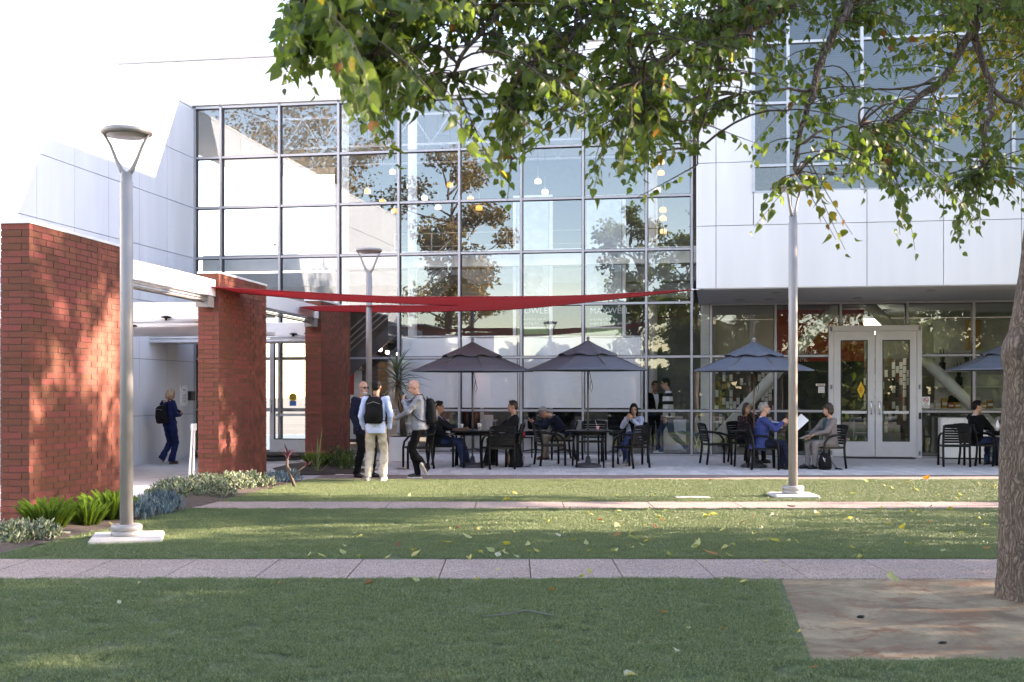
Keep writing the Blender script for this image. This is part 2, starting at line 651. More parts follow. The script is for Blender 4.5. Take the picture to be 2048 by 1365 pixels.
# upper floor railing
b = MB()
for z in (5.15, 5.45, 5.8):
    b.tube([fp(4.2, 3.3, z), fp(U_END - 0.2, 3.3, z)], 0.014, 6)
for k in range(9):
    u = 4.2 + k * (U_END - 4.4) / 8
    b.tube([fp(u, 3.3, 4.8), fp(u, 3.3, 5.8)], 0.016, 6)
b.build('railing', M_pole, hall, True)

# ---------------- entrance door in the glass hall
door = thing('entrance_door', 'white framed glass entrance door between second and third brick pillars', 'door', fp(fu(570)[0], -0.1, 0))
u0, u1 = fu(528)[0], HU[3] - 0.03
zt = HC + (HZ - 668) / FP * fu(570)[1]
b = MB()
uj = fu(541)[0]
b.fbox(u0, u0 + 0.05, -0.1, 0.0, 0.09, zt); b.fbox(u1 - 0.06, u1, -0.1, 0.0, 0.09, zt)
b.fbox(u0 + 0.05, u1 - 0.06, -0.1, 0.0, zt - 0.08, zt)
b.build('door_frame', M_whitepaint, door, True)
def door_leaf(parent, u0, u1, z0, z1, v, mframe, st=0.11, kick=0.30, hand=1, top=0.13, zbar=0.97):
    b = MB()
    b.fbox(u0, u0 + st, v - 0.045, v, z0, z1); b.fbox(u1 - st, u1, v - 0.045, v, z0, z1)
    b.fbox(u0 + st, u1 - st, v - 0.045, v, z1 - top, z1); b.fbox(u0 + st, u1 - st, v - 0.045, v, z0, z0 + kick)
    b.fbox(u0 + st, u1 - st, v - 0.04, v - 0.005, zbar, zbar + 0.06)
    lf = b.build('door_leaf', mframe, parent, True)
    b = MB()
    g = 0.022
    a0, a1, b0, b1 = u0 + st, u1 - st, z0 + kick, z1 - top
    for q in ((a0, a0 + g, b0, b1), (a1 - g, a1, b0, b1), (a0 + g, a1 - g, b0, b0 + g), (a0 + g, a1 - g, b1 - g, b1)):
        b.fbox(q[0], q[1], v - 0.048, v + 0.003, q[2], q[3])
    b.build('gasket', M_gasket, lf)
    b = MB()
    b.add([fp(a0, v - 0.02, b0), fp(a1, v - 0.02, b0), fp(a1, v - 0.02, b1), fp(a0, v - 0.02, b1)], [(0, 1, 2, 3)])
    b.build('pane', M_glass2, lf)
    uh = u1 - st / 2 if hand > 0 else u0 + st / 2
    o = -0.05 * hand
    b = MB()
    b.tube([fp(uh, v - 0.045, 1.06), fp(uh, v - 0.11, 1.06), fp(uh + o * 0.2, v - 0.12, 1.08), fp(uh + o * 0.2, v - 0.12, 1.32), fp(uh, v - 0.11, 1.34), fp(uh, v - 0.045, 1.34)], 0.014, 8)
    b.build('handle', pm('steel', (0.6, 0.6, 0.6), 0.25, metal=1.0), lf)
    return lf
door_leaf(door, uj + 0.01, u1 - 0.065, 0.10, zt - 0.09, -0.035, M_whitepaint, hand=-1)
u, z = fuz(585, 795, -0.09)
b = MB()
p = [fp(u + 0.10 * math.cos(t * math.pi / 12), -0.062, z + 0.10 * math.sin(t * math.pi / 12)) for t in range(24)]
b.add(p, [tuple(range(24))])
b.build('round_sticker', pm('yellow_sticker', (0.75, 0.52, 0.02), 0.5), door, True)
b = MB()
b.fbox(u - 0.085, u + 0.085, -0.064, -0.060, z - 0.21, z - 0.09)
b.build('blue_sticker', pm('blue_sticker', (0.05, 0.22, 0.60), 0.5), door, True)
b = MB()
for k in range(3):
    b.fbox(u - 0.07 + 0.01 * k, u + 0.07 - 0.01 * k, -0.0655, -0.063, z + 0.03 - 0.035 * k, z + 0.045 - 0.035 * k)
b.build('sticker_print', pm('sticker_dark', (0.25, 0.14, 0.02), 0.6), door, True)
b = MB()
p0 = fp(fu(560)[0], -0.9, 0)
b.fbox(fu(530)[0], fu(640)[0], -1.5, -0.5, 0.0, 0.012 + gz(p0.x, p0.y))
tag(b.build('door_mat', pm('mat_dark', (0.03, 0.03, 0.03), 0.95)), 'dark door mat at white entrance door between brick pillars', 'door mat')

# ---------------- entrance wing: the white panelled wall on the left
wing = thing('entrance_wing', 'white panelled side wing on the left running towards the camera', 'building', fp(0, 0, 0))
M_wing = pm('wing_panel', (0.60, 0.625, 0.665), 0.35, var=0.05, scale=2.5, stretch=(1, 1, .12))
ss = [0.0, 1.53]
while ss[-1] < LW - 1.3:
    ss.append(ss[-1] + 1.375)
ss[-1] = LW
WZ = [-0.25, 1.02, 2.30] + ZR[3:-1] + [8.55]
b = MB(); b.fbox(-0.9, -0.04, -LW, -0.0, -0.3, 8.50)
b.build('wall_core', M_seam, wing, True)
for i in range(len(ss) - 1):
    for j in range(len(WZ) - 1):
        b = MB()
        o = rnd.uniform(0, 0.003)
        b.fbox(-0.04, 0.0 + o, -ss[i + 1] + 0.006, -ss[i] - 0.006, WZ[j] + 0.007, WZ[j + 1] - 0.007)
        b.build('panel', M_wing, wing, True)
b = MB(); b.fbox(-1.0, 0.012, -LW - 0.05, -0.17, 8.555, 8.60)
b.build('roof_coping', M_whitepaint, wing, True)
b = MB(); b.fbox(-8, -0.9, -LW, -0.2, -0.3, 8.45)
b.build('wing_body', M_whitepaint, wing, True)

# ---------------- office wing: white box over a glazed cafe front
VB = -3.95
office = thing('office_wing', 'white panelled upper storey overhanging the glazed cafe on the right', 'building', fp(U_END, 0, 0))
UB0 = fu(1392, VB)[0]
UBJ = [UB0] + [fu(p, VB)[0] for p in (1432, 1583, 1734, 1887)]
d_ = UBJ[-1] - UBJ[-2]
while UBJ[-1] < 22.0:
    UBJ.append(UBJ[-1] + d_)
UB1 = UBJ[-1]
BZ = [3.60, 4.836, 6.08, 7.33, 8.57, 9.8, 10.95]
UW0, ZW0 = fu(1507, VB)[0], HC + (HZ - 385) / FP * fu(1507, VB)[1]
for i in range(len(UBJ) - 1):
    for j in range(len(BZ) - 1):
        a0, a1, z0, z1 = UBJ[i], UBJ[i + 1], BZ[j], BZ[j + 1]
        if a0 >= UW0 - 0.01 and z0 >= ZW0 and j < 5:
            continue
        if z1 > ZW0 and z0 < ZW0 and a1 > UW0:           # the row the window sill cuts
            if a0 < UW0:
                b = MB(); b.fbox(a0 + 0.006, UW0 - 0.01, VB, VB + 0.05, z0 + 0.006, z1 - 0.006); b.build('panel', M_white, office, True)
                a0 = UW0
            z1 = ZW0
        elif a0 < UW0 < a1 and j < 5 and z0 >= ZW0:
            a1 = UW0
        b = MB()
        b.fbox(a0 + 0.006, a1 - 0.006, VB + rnd.uniform(-.002, .002), VB + 0.05, z0 + 0.006, z1 - 0.006)
        b.build('panel', M_white, office, True)
b = MB()
b.fbox(UB0 + 0.01, UB1, VB + 0.05, VB + 0.15, 3.62, ZW0 - 0.02)
b.fbox(UB0 + 0.01, UW0 - 0.02, VB + 0.05, VB + 0.15, ZW0 - 0.02, 10.9)
b.fbox(UW0 - 0.02, UB1, VB + 0.05, VB + 0.15, 9.82, 10.9)
b.build('wall_core', M_seam, office, True)
b = MB(); b.fbox(UB0 + 0.006, UB0 + 0.05, VB + 0.15, 0.35, 3.6, 10.95)
b.build('side_panel', M_white, office, True)
b = MB(); b.fbox(UB0, UB1, VB, 9.0, 10.95, 11.05)
b.build('roof', M_whitepaint, office, True)
b = MB(); b.fbox(UB1 - 0.05, UB1, VB + 0.15, 9, 0, 10.95)
b.build('end_wall', M_white, office, True)
b = MB()
b.fbox(UB0 + 0.006, UB1 - 0.06, VB + 0.02, 0.2, 3.585, 3.62)
so = b.build('soffit', M_soffit, office, True)
b = MB()
b.fbox(UB0 + 0.05, UB1 - 0.1, VB + 0.16, 6.0, 4.9, 5.0); 
b.build('floor_slab', M_intd, office, True)
b = MB(); b.fbox(UB0 + 0.05, UB1 - 0.1, 0.6, 0.7, 5.0, 10.9)
b.build('inner_wall', M_intd, office, True)
for px, py in ((1480, 598), (1553, 581), (1714, 594), (1862, 577), (1540, 600)):
    # recessed lamps of the soffit: ring and lens
    v = -1.2 if py > 590 else -3.0
    u = fu(px, v)[0]
    p = fp(u, v, 3.585)
    b = MB(); b.lathe((p.x, p.y, p.z - 0.012), [(0.05, 0.011), (0.09, 0.0), (0.11, 0.0), (0.11, 0.012)], 18)
    b.build('downlight', M_pole, office, True)
# strip window of the box
M_winframe = pm('window_frame', (0.42, 0.43, 0.46), 0.35, metal=0.5)
WUX = [fu(p, VB)[0] for p in (1507, 1576, 1724, 1873)]
while WUX[-1] < UB1 - 0.5:
    WUX.append(WUX[-1] + (WUX[2] - WUX[1]))
WUX[-1] = UB1 - 0.06
wz = [ZW0] + [HC + (HZ - py) / FP * fu(1580, VB)[1] for py in (330, 205)] + [8.40, 9.80]
M_blind = pm('blind_slat', (0.12, 0.13, 0.145), 0.6, var=0.04)
for i in range(len(WUX) - 1):
    wdo = MB()
    u0, u1 = WUX[i], WUX[i + 1]
    wdo.fbox(u0 - 0.03, u0 + 0.03, VB - 0.02, VB + 0.12, ZW0, 9.8, 0)
    for z in wz:
        wdo.fbox(u0 + 0.03, u1 - 0.03, VB + 0.0, VB + 0.1, z - 0.025, z + 0.025, 0)
    wf = wdo.build('window_frame', M_winframe, office, True)
    for j in range(len(wz) - 1):
        b = MB()
        a, c = rnd.gauss(0, .002), rnd.gauss(0, .002)
        q = [(-1, -1), (1, -1), (1, 1), (-1, 1)]
        wu, wh = u1 - u0, wz[j + 1] - wz[j]
        b.add([fp((u0 + u1) / 2 + s * wu / 2, VB + 0.06 + a * s * wu / 2 + c * t * wh / 2, (wz[j] + wz[j + 1]) / 2 + t * wh / 2) for s, t in q], [(0, 1, 2, 3)])
        b.build('pane', glass_mat('window_glass', tint=(.72, .76, .76), refl=0.09, wob=0.02), wf)
    if i > 0:                    # venetian blinds let down to the lowest transom
        b = MB()
        z = wz[1] + 0.03
        while z < 9.7:
            b.add([fp(u0 + 0.05, VB + 0.22, z + 0.011), fp(u1 - 0.05, VB + 0.22, z + 0.011), fp(u1 - 0.05, VB + 0.255, z + 0.036), fp(u0 + 0.05, VB + 0.255, z + 0.036)], [(0, 1, 2, 3)])
            z += 0.037
        bl = b.build('blind', M_blind, office, True)
        tag(bl, kind='stuff')
    else:
        b = MB(); b.fbox(u0 + 0.03, u1 - 0.03, VB + 0.5, VB + 0.55, ZW0, 7.2)
        b.build('pinboard', pm('cork_brown', (0.16, 0.10, 0.06), 0.9, var=0.5, scale=30), office, True)
# desk things behind the window sill
u, z = fuz(1775, 364, VB + 0.5)
b = MB()
for k in range(9):
    a = k * 2.4
    b.ell(fp(u + 0.05 * math.cos(a), VB + 0.5, z + 0.05 * math.sin(a)), (0.04, 0.04, 0.03), 8, 5, mi=0)
b.tube([fp(u, VB + 0.5, z - 0.05), fp(u, VB + 0.5, ZW0 - 0.05)], 0.012, 6, mi=1)
tag(b.build('pink_flowers', [pm('pink_petal', (0.6, 0.06, 0.22), 0.6), pm('stem_green', (0.05, 0.12, 0.03), 0.6)]), 'bunch of pink flowers on the sill of the upper office window', 'flowers')
u, z = fuz(1795, 362, VB + 0.7)
b = MB(); b.cbox(-0.22, 0.22, -0.05, 0.05, -0.35, 0.22, 0.05)
tag(link('office_chair', b.mesh('office_chair_back', pm('purple_fabric', (0.07, 0.04, 0.22), 0.8)), None, loc=fp(u, VB + 0.7, z)), 'purple office chair back behind the upper office window', 'chair')

# cafe front under the box
CU = [U_END] + [fu(p)[0] for p in (1551, 1681, 1814, 1947)]
while CU[-1] < 21:
    CU.append(CU[-1] + (CU[2] - CU[1]))
DU0, DU1 = fu(1657)[0], fu(1842)[0]
DZ = HC + (HZ - 652) / FP * fu(1748)[1]
CZ = [0.10, 1.122, 2.374, 3.585]
for u in CU:
    if DU0 - 0.05 < u < DU1 + 0.05:
        mullion(u, DZ + 0.03, CZ[-1], parent=office)
    else:
        mullion(u, CZ[0], CZ[-1], parent=office)
for i in range(len(CU) - 1):
    for j in range(4):
        a0, a1 = CU[i] + 0.027, CU[i + 1] - 0.027
        if j < 3 and a1 > DU0 and a0 < DU1:        # the doors cut these bays
            if a0 < DU0 < a1: a1 = DU0
            elif a0 < DU1 < a1: a0 = DU1
            else: continue
        transom(a0, a1, CZ[j] if j < 3 else CZ[3] - 0.02, parent=office)
    for j in range(3):
        a0, a1, z0, z1 = CU[i] + 0.02, CU[i + 1] - 0.02, CZ[j] + 0.02, CZ[j + 1] - 0.02
        if a1 > DU0 and a0 < DU1:
            if j < 2:
                if a0 < DU0: a1 = DU0
                elif a1 > DU1: a0 = DU1
                else: continue
            else:
                if a0 < DU0:
                    pane(a0, DU0, z0, z1, M_glass2, office); a0 = DU0
                if a1 > DU1:
                    pane(DU1, a1, z0, z1, M_glass2, office); a1 = DU1
                z0 = DZ
        pane(a0, a1, z0, z1, M_glass2, office)
# double door
M_door = pm('door_silver', (0.60, 0.59, 0.60), 0.45, metal=0.15, var=0.03)
dd = thing('double_door', 'silver framed double glass door of the cafe under the overhang', 'door', fp((DU0 + DU1) / 2, -0.1, 0))
b = MB()
b.fbox(DU0, DU0 + 0.10, -0.12, 0.03, 0.09, DZ); b.fbox(DU1 - 0.10, DU1, -0.12, 0.03, 0.09, DZ)
b.fbox(DU0 + 0.10, DU1 - 0.10, -0.12, 0.03, DZ - 0.12, DZ)
b.build('door_frame', M_door, dd, True)
um = (DU0 + DU1) / 2
l1 = door_leaf(dd, DU0 + 0.105, um - 0.008, 0.105, DZ - 0.125, -0.06, M_door, st=0.15, kick=0.34, hand=1, top=0.20, zbar=1.07)
l2 = door_leaf(dd, um + 0.008, DU1 - 0.105, 0.105, DZ - 0.125, -0.06, M_door, st=0.15, kick=0.34, hand=-1, top=0.20, zbar=1.07)
b = MB()
for uu in (DU0 + 0.05, DU1 - 0.05):
    for z in (0.14, 1.62, DZ - 0.12):
        b.fbox(uu - 0.02, uu + 0.02, -0.135, -0.12, z, z + 0.1)
b.build('hinge', pm('dark_steel', (0.2, 0.2, 0.21), 0.4, metal=0.7), dd, True)
b = MB(); u, z = fuz(1838, 832); b.fbox(u - 0.025, u + 0.025, -0.16, -0.12, z - 0.07, z + 0.07)
b.build('card_reader', M_gasket, dd, True)
def diamond(px, py, w_, h_, v, clip=None):
    u, z = fuz(px, py, v)
    b = MB()
    b.add([fp(u, v, z - h_), fp(u + w_, v, z), fp(u, v, z + h_), fp(u - w_, v, z)], [(0, 1, 2, 3)])
    d = b.build('yellow_sticker', pm('yellow_vinyl', (0.80, 0.46, 0.01), 0.5), dd, True)
    b = MB()
    for k, ww in enumerate((0.03, 0.05, 0.055, 0.03)):
        zz = z + 0.055 - 0.035 * k
        b.fbox(u - ww * 0.7, u + ww * 0.7, v - 0.002, v - 0.001, zz - 0.008, zz + 0.008)
    b.build('sticker_print', pm('print_brown', (0.30, 0.14, 0.01), 0.6), d)
diamond(1722, 780, 0.085, 0.19, -0.085)
u, z = fuz(1690, 882, -0.085)
b = MB(); b.fbox(u - 0.13, u + 0.10, -0.084, -0.082, z - 0.055, z + 0.055)
b.build('notice', pm('notice_white', (0.55, 0.55, 0.57), 0.5), dd, True)
b = MB(); b.fbox(u - 0.03, u + 0.08, -0.0865, -0.085, z + 0.02, z + 0.04)
b.build('notice_red_line', pm('sign_red', (0.50, 0.04, 0.05), 0.5), dd, True)

# no smoking sign beside the door
u, z = fuz(1852, 805, -0.03)
sg = thing('no_smoking_sign', 'white NO SMOKING sign on the glass right of double door', 'sign', fp(u, 0, z))
su0, su1, sz0, sz1 = fu(1844, -0.08)[0], fu(1860, -0.08)[0], fuz(1852, 816, -0.08)[1], fuz(1852, 794, -0.08)[1]
b = MB(); b.fbox(su0, su1, -0.085, -0.08, sz0, sz1); b.build('board', M_whitepaint, sg, True)
uc, zc, r = (su0 + su1) / 2, sz1 - 0.075, 0.058
b = MB()
n = 20
ring = []
for k in range(n):
    t = 2 * math.pi * k / n
    ring.append(fp(uc + r * math.cos(t), -0.087, zc + r * math.sin(t)))
    ring.append(fp(uc + (r - .014) * math.cos(t), -0.087, zc + (r - .014) * math.sin(t)))
b.add(ring, [(2 * k, 2 * k + 1, (2 * k + 3) % (2 * n), (2 * k + 2) % (2 * n)) for k in range(n)])
b.tube([fp(uc - r * .68, -0.0875, zc + r * .68), fp(uc + r * .68, -0.0875, zc - r * .68)], 0.006, 4)
b.build('prohibition_ring', MATS['sign_red'], sg, True)
b = MB(); b.fbox(uc - 0.035, uc + 0.03, -0.0868, -0.086, zc - 0.008, zc + 0.006); b.build('cigarette', M_gasket, sg, True)
yaw = -TH
for k, tx in enumerate(('NO', 'SMOKING')):
    text(tx, 0.05, M_gasket, sg, loc=fp(uc, -0.0865, zc - 0.095 - 0.045 * k), rot=(R(90), 0, yaw), world=True)
# small paper notices on the cafe glass left of the door
for px, py, a, c, nm in ((1641, 770, 0.10, 0.025, 'white strip notice on cafe glass left of the double door'), (1643, 780, 0.07, 0.07, 'square white paper notice under the strip on cafe glass')):
    u, z = fuz(px, py, -0.01)
    b = MB(); b.fbox(u - a, u + a, -0.004, 0.0, z - c, z + c, 0)
    for k in range(3):
        b.fbox(u - a * .8, u + a * .8, -0.0055, -0.0045, z - c * .7 + k * c * .6, z - c * .7 + k * c * .6 + 0.008, 1)
    tag(b.build('paper_notice', [M_whitepaint, MATS['print_brown']]), nm, 'notice')
b = MB(); u0, u1 = fu(1688, -0.5)[0], fu(1828, -0.5)[0]
b.fbox(u0, u1, -0.75, -0.2, 0.05, 0.112)
tag(b.build('door_mat', pm('mat_dark', (0.03, 0.03, 0.03), 0.95)), 'dark rubber door mat in front of the silver double door', 'door mat')

# ---------------- cafe interior
b = MB(); b.fbox(U_END + 0.1, 24, 6.6, 6.75, 0, 3.6)
b.build('cafe_back_wall', M_int, office, True)
b = MB(); b.fbox(U_END - 0.1, UB1, 0.2, 9, 3.62, 3.75)
b.build('cafe_ceiling', M_soffit, office, True)
# tile wall
VT = 4.3
tw = thing('tile_wall', 'cafe partition with scattered white and brown upright tiles', 'wall', fp(fu(1600, VT)[0], VT, 0.09))
tu0, tu1 = fu(1430, VT)[0], fu(1870, VT)[0]
b = MB(); b.fbox(tu0, tu1, VT, VT + 0.12, 0.09, 2.42); b.build('wall_board', pm('tile_ground', (0.10, 0.085, 0.07), 0.7), tw, True)
tile = MB(); tile.box(-0.5, 0.5, -0.012, 0.0, -0.5, 0.5)
tm = {c: tile.mesh('tile', m) for c, m in (('w', pm('tile_white', (0.72, 0.72, 0.70), 0.25)), ('b', pm('tile_brown', (0.13, 0.055, 0.03), 0.25)), ('k', pm('tile_dark', (0.03, 0.026, 0.022), 0.25)))}
nt_ = 0
cols = int((tu1 - tu0) / 0.092)
for i in range(cols):
    for j in range(9):
        if rnd.random() > 0.60 or nt_ >= 298:
            continue
        c = rnd.choice('wwwwwbbk')
        z = 2.34 - 0.205 * j - (0.1 if i % 2 else 0)
        o = link('tile', tm[c], tw, True, loc=fp(tu0 + 0.05 + i * 0.092, VT - 0.001, z), rot=(0, 0, -TH), scale=(0.08, 1, 0.18))
        nt_ += 1
# red wall with lettering
M_redwall = pm('red_wall', (0.42, 0.022, 0.018), 0.5, var=0.05)
VR = 2.6
rw = thing('red_wall', 'red wall panel lettered SCREENING ROOM inside the cafe', 'wall', fp(fu(1660, VR)[0], VR, 2.3))
ru0, ru1 = fu(1555, VR)[0], fu(1728, VR)[0]
rz0, rz1 = fuz(1650, 723, VR)[1], fuz(1650, 640, VR)[1]
b = MB(); b.fbox(ru0, ru1, VR, VR + 0.2, rz0, 3.6); b.build('panel', M_redwall, rw, True)
u, z = fuz(1637, 706, VR)
text('SCREENING', 0.19, M_whitepaint, rw, loc=fp(u, VR - 0.004, z), rot=(R(90), 0, -TH), align='RIGHT', world=True)
u, z = fuz(1615, 719, VR)
text('ROOM:', 0.19, M_whitepaint, rw, loc=fp(u, VR - 0.004, z), rot=(R(90), 0, -TH), align='RIGHT', world=True)
b = MB(); b.fbox(ru0, ru1, VR + 0.05, VR + 0.15, 0.09, rz0); b.build('lower_panel', M_gasket, rw, True)
# the lit box lamp under the cafe ceiling
u, z = fuz(1740, 640, 3.2)
cl_ = thing('ceiling_light', 'pale lit box lamp under the cafe ceiling above the double door', 'lamp', fp(u, 3.2, 3.2))
b = MB(); b.fbox(u - .42, u + .42, 3.2, 3.7, 3.02, 3.40); b.build('light_box', emit_mat('box_light', (.80, 1.0, .90), 1.1), cl_, True)
b = MB(); b.fbox(u - .44, u + .44, 3.18, 3.72, 3.40, 3.46); b.build('housing', M_pole, cl_, True)
b = MB(); b.tube([fp(u, 3.45, 3.46), fp(u, 3.45, 3.62)], .02, 6); b.build('rod', M_pole, cl_, True)
# counter, shelves
VC = 2.4
ct = thing('cafe_counter', 'white cafe service counter behind the glass', 'counter', fp(fu(1890, VC)[0], VC, 0.09))
c0, c1 = fu(1846, VC)[0], fu(2060, VC)[0]
b = MB(); b.fbox(c0, c1, VC, VC + 0.7, 1.10, 1.16); b.build('counter_top', M_whitepaint, ct, True)
b = MB(); b.fbox(c0 + 0.05, c1, VC + 0.06, VC + 0.65, 0.09, 1.10); b.build('counter_front', pm('counter_dark', (0.07, 0.06, 0.055), 0.5), ct, True)
VS = 4.0
sh = thing('wall_shelf', 'white wall shelving with snake plants behind the cafe counter', 'shelf', fp(fu(1940, VS)[0], VS, 1.2))
s0, s1 = fu(1872, VS)[0], fu(2040, VS)[0]
b = MB(); b.fbox(s0, s1, VS + 0.3, VS + 0.34, 1.2, 3.4); b.build('back_panel', pm('shelf_back', (0.5, 0.5, 0.5), 0.5), sh, True)
for py in (742, 773):
    z = fuz(1930, py, VS)[1]
    b = MB(); b.fbox(s0, s1, VS, VS + 0.3, z - 0.03, z); b.build('shelf_board', M_whitepaint, sh, True)
u0, u1 = fu(1936, VS)[0], fu(1963, VS)[0]
b = MB(); b.fbox(u0, u1, VS + 0.1, VS + 0.28, fuz(1950, 700, VS)[1], 3.4); b.build('wood_panel', pm('orange_wood', (0.42, 0.20, 0.05), 0.5), sh, True)
for k, (px, py, s_) in enumerate(((1885, 741, 1.0), (1934, 741, .8), (1918, 772, 1.15))):
    u, z = fuz(px, py, VS + 0.12)
    pl = thing('snake_plant', ['snake plant in dark pot on the left end of upper cafe shelf', 'small dark potted plant under the tip of the right umbrella', 'snake plant in dark pot on the lower cafe shelf'][k], 'potted plant', fp(u, VS + 0.12, z), group='potted plants on the cafe shelves')
    b = MB(); b.lathe((0, 0, 0), [(0.07 * s_, 0), (0.09 * s_, 0.2 * s_)], 12); b.build('pot', M_black, pl)
    b = MB()
    for q in range(8):
        a = q * 2.4; l_ = rnd.uniform(0.25, 0.42) * s_
        dx, dz = 0.35 * math.cos(a), 1
        b.tube([(0.03 * math.cos(a), 0.03 * math.sin(a), 0.18 * s_), (0.06 * math.cos(a), 0.05 * math.sin(a), 0.18 * s_ + l_ * .5), (0.14 * math.cos(a) * s_, .06 * math.sin(a), 0.18 * s_ + l_)], [0.02, 0.025, 0.003], 5, flat=0.3)
    b.build('leaf', pm('snake_leaf', (0.035, 0.07, 0.03), 0.5), pl)
for k in range(10):                    # packets and pastry on the counter
    px = 1862 + k * 13
    u, z = fuz(px, 815, VC + 0.2)
    col = rnd.choice([(0.5, 0.06, 0.03), (0.5, 0.28, 0.05), (0.30, 0.12, 0.05), (0.6, 0.55, 0.5)])
    b = MB(); hh = rnd.uniform(0.12, 0.3)
    b.cbox(-0.07, 0.07, -0.05, 0.05, 0, hh, 0.012, 0); b.box(-0.06, 0.06, -0.053, -0.0505, hh * .3, hh * .6, 1)
    tag(link('snack_box', b.mesh('snack_box', [pm('snack_%d' % k, col, 0.5), M_whitepaint]), None, loc=fp(u, VC + 0.2, 1.16)), ['first', 'second', 'third', 'fourth', 'fifth', 'sixth', 'seventh', 'eighth', 'ninth', 'tenth'][k] + ' snack box from the left on the cafe counter', 'box', 'snack boxes on the cafe counter')
# raking steel braces behind the cafe glass
for k, (a, c, v) in enumerate((((1449, 860), (1556, 742), 0.7), ((1846, 716), (1925, 793), 0.7))):
    p = [fp(*((lambda q: (q[0], v, q[1]))(fuz(a[0], a[1], v)))), fp(*((lambda q: (q[0], v, q[1]))(fuz(c[0], c[1], v))))]
    d = (p[1] - p[0])
    lo, hi = (0, 1) if p[0].z < p[1].z else (1, 0)
    A = p[0] - d * ((p[0].z - 0.09) / d.z); B = p[0] + d * ((3.6 - p[0].z) / d.z)
    b = MB(); b.tube([A, B], 0.13, 18)
    tag(b.build('steel_brace', M_whitepaint), ['white raking steel brace behind the glass beside umbrella three', 'white raking steel brace behind glass right of the double door'][k], 'brace', 'raking steel braces')

# ---------------- brick pillars
PW = Vector((0.1265, 0.992, 0)); PN = Vector((0.992, -0.1265, 0))
PZ, PL, PT = 3.61, 2.44, 0.372
bk = MB(); bk.cbox(-0.5, 0.5, -0.5, 0.5, -0.5, 0.5, 0.02)
BRICK = bk.mesh('brick', M_brick)
def pillar(P0, label, zb):
    # P0: the front right corner on the ground
    t = thing('brick_pillar', label, 'pillar', P0, 0, 'brick pillars along the entrance')
    ang = math.atan2(PW.y, PW.x) - math.pi / 2
    def loc(n, wv, z): return P0 + PN * n + PW * wv + Vector((0, 0, z))
    b = MB()
    e = 0.010
    b.hexa([loc(-PT + e, e, zb), loc(-e, e, zb), loc(-e, PL - e, zb), loc(-PT + e, PL - e, zb),
            loc(-PT + e, e, PZ - .05), loc(-e, e, PZ - .05), loc(-e, PL - e, PZ - .05), loc(-PT + e, PL - e, PZ - .05)])
    b.build('mortar_core', M_mortar, t, True)
    b = MB()
    e = -0.012
    b.hexa([loc(-PT + e, e, PZ - .05), loc(-e, e, PZ - .05), loc(-e, PL - e, PZ - .05), loc(-PT + e, PL - e, PZ - .05),
            loc(-PT + e, e, PZ - .015), loc(-e, e, PZ - .015), loc(-e, PL - e, PZ - .015), loc(-PT + e, PL - e, PZ - .015)])
    b.build('cap_flashing', M_whitepaint, t, True)
    rows = int((PZ - 0.05 - zb) / 0.0802)
    lst = []
    for r in range(rows):
        z = PZ - 0.05 - 0.0802 * (r + 0.5)
        A = r % 2 == 0
        # front: two pieces, the corner brick turning into the side
        if A: fr = [(-PT, -0.272, 0.272), (-0.272, 0.0, 0.1)]
        else: fr = [(-PT, -0.10, 0.1), (-0.10, 0.0, 0.272)]
        for a, c, dep in fr:
            lst.append((4 if r < 41 else 1.5, (a + c) / 2, dep / 2, z, c - a, dep))
        for side, start in ((-0.05, 0.1 if A else 0.272), (-PT + 0.05, 0.272 if A else 0.1)):
            cuts = [start]
            while cuts[-1] + 0.29 < PL - 0.05:
                cuts.append(cuts[-1] + 0.29)
            cuts.append(PL)
            for a, c in zip(cuts[:-1], cuts[1:]):
                lst.append((3 - a * 0.2 if side > -0.1 else 0, side, (a + c) / 2, z, 0.1, c - a))
        lst.append((0, -PT / 2, PL - 0.05, z, PT - 0.2, 0.1))
    lst.sort(key=lambda q: -q[0])
    rest = MB()
    for k, (pr, n, wv, z, dn, dw) in enumerate(lst):
        j = 0.0085
        o = rnd.uniform(-0.0015, 0.0015)
        if k < 298:
            link('brick', BRICK, t, True, loc=loc(n + o, wv + o, z), rot=(0, 0, ang), scale=(dn - (j if dn > .11 else 0), dw - (j if dw > .11 else 0), 0.0802 - j))
        else:
            sx, sy, sz = dn / 2 - (j / 2 if dn > .11 else 0), dw / 2 - (j / 2 if dw > .11 else 0), 0.0401 - j / 2
            c = [loc(n + o + a * sx, wv + o + d * sy, z + g * sz) for g in (-1, 1) for a, d in ((-1, -1), (1, -1), (1, 1), (-1, 1))]
            rest.hexa(c)
    q = rest.build('brickwork', M_brick_mass, t, True)
    tag(q, kind='stuff')
    return t

# the joined bricks take their tone from a noise cell per brick instead of per object
M_brick_mass = pm('red_brick_mass', (0.180, 0.058, 0.039), 0.75, var=0.34, scale=6, bump=0.5, bscale=90, spec=0.25, detail=0.5)
PB1 = Vector((-5.73, 14.25, 0)); 
for k, lab in enumerate(('nearest brick pillar at the left edge behind foxtail ferns', 'middle red brick pillar above the pale groundcover', 'farthest red brick pillar beside the talking men')):
    pillar(PB1 + PW * (6.1 * k), lab, -0.12 if k else -0.05)

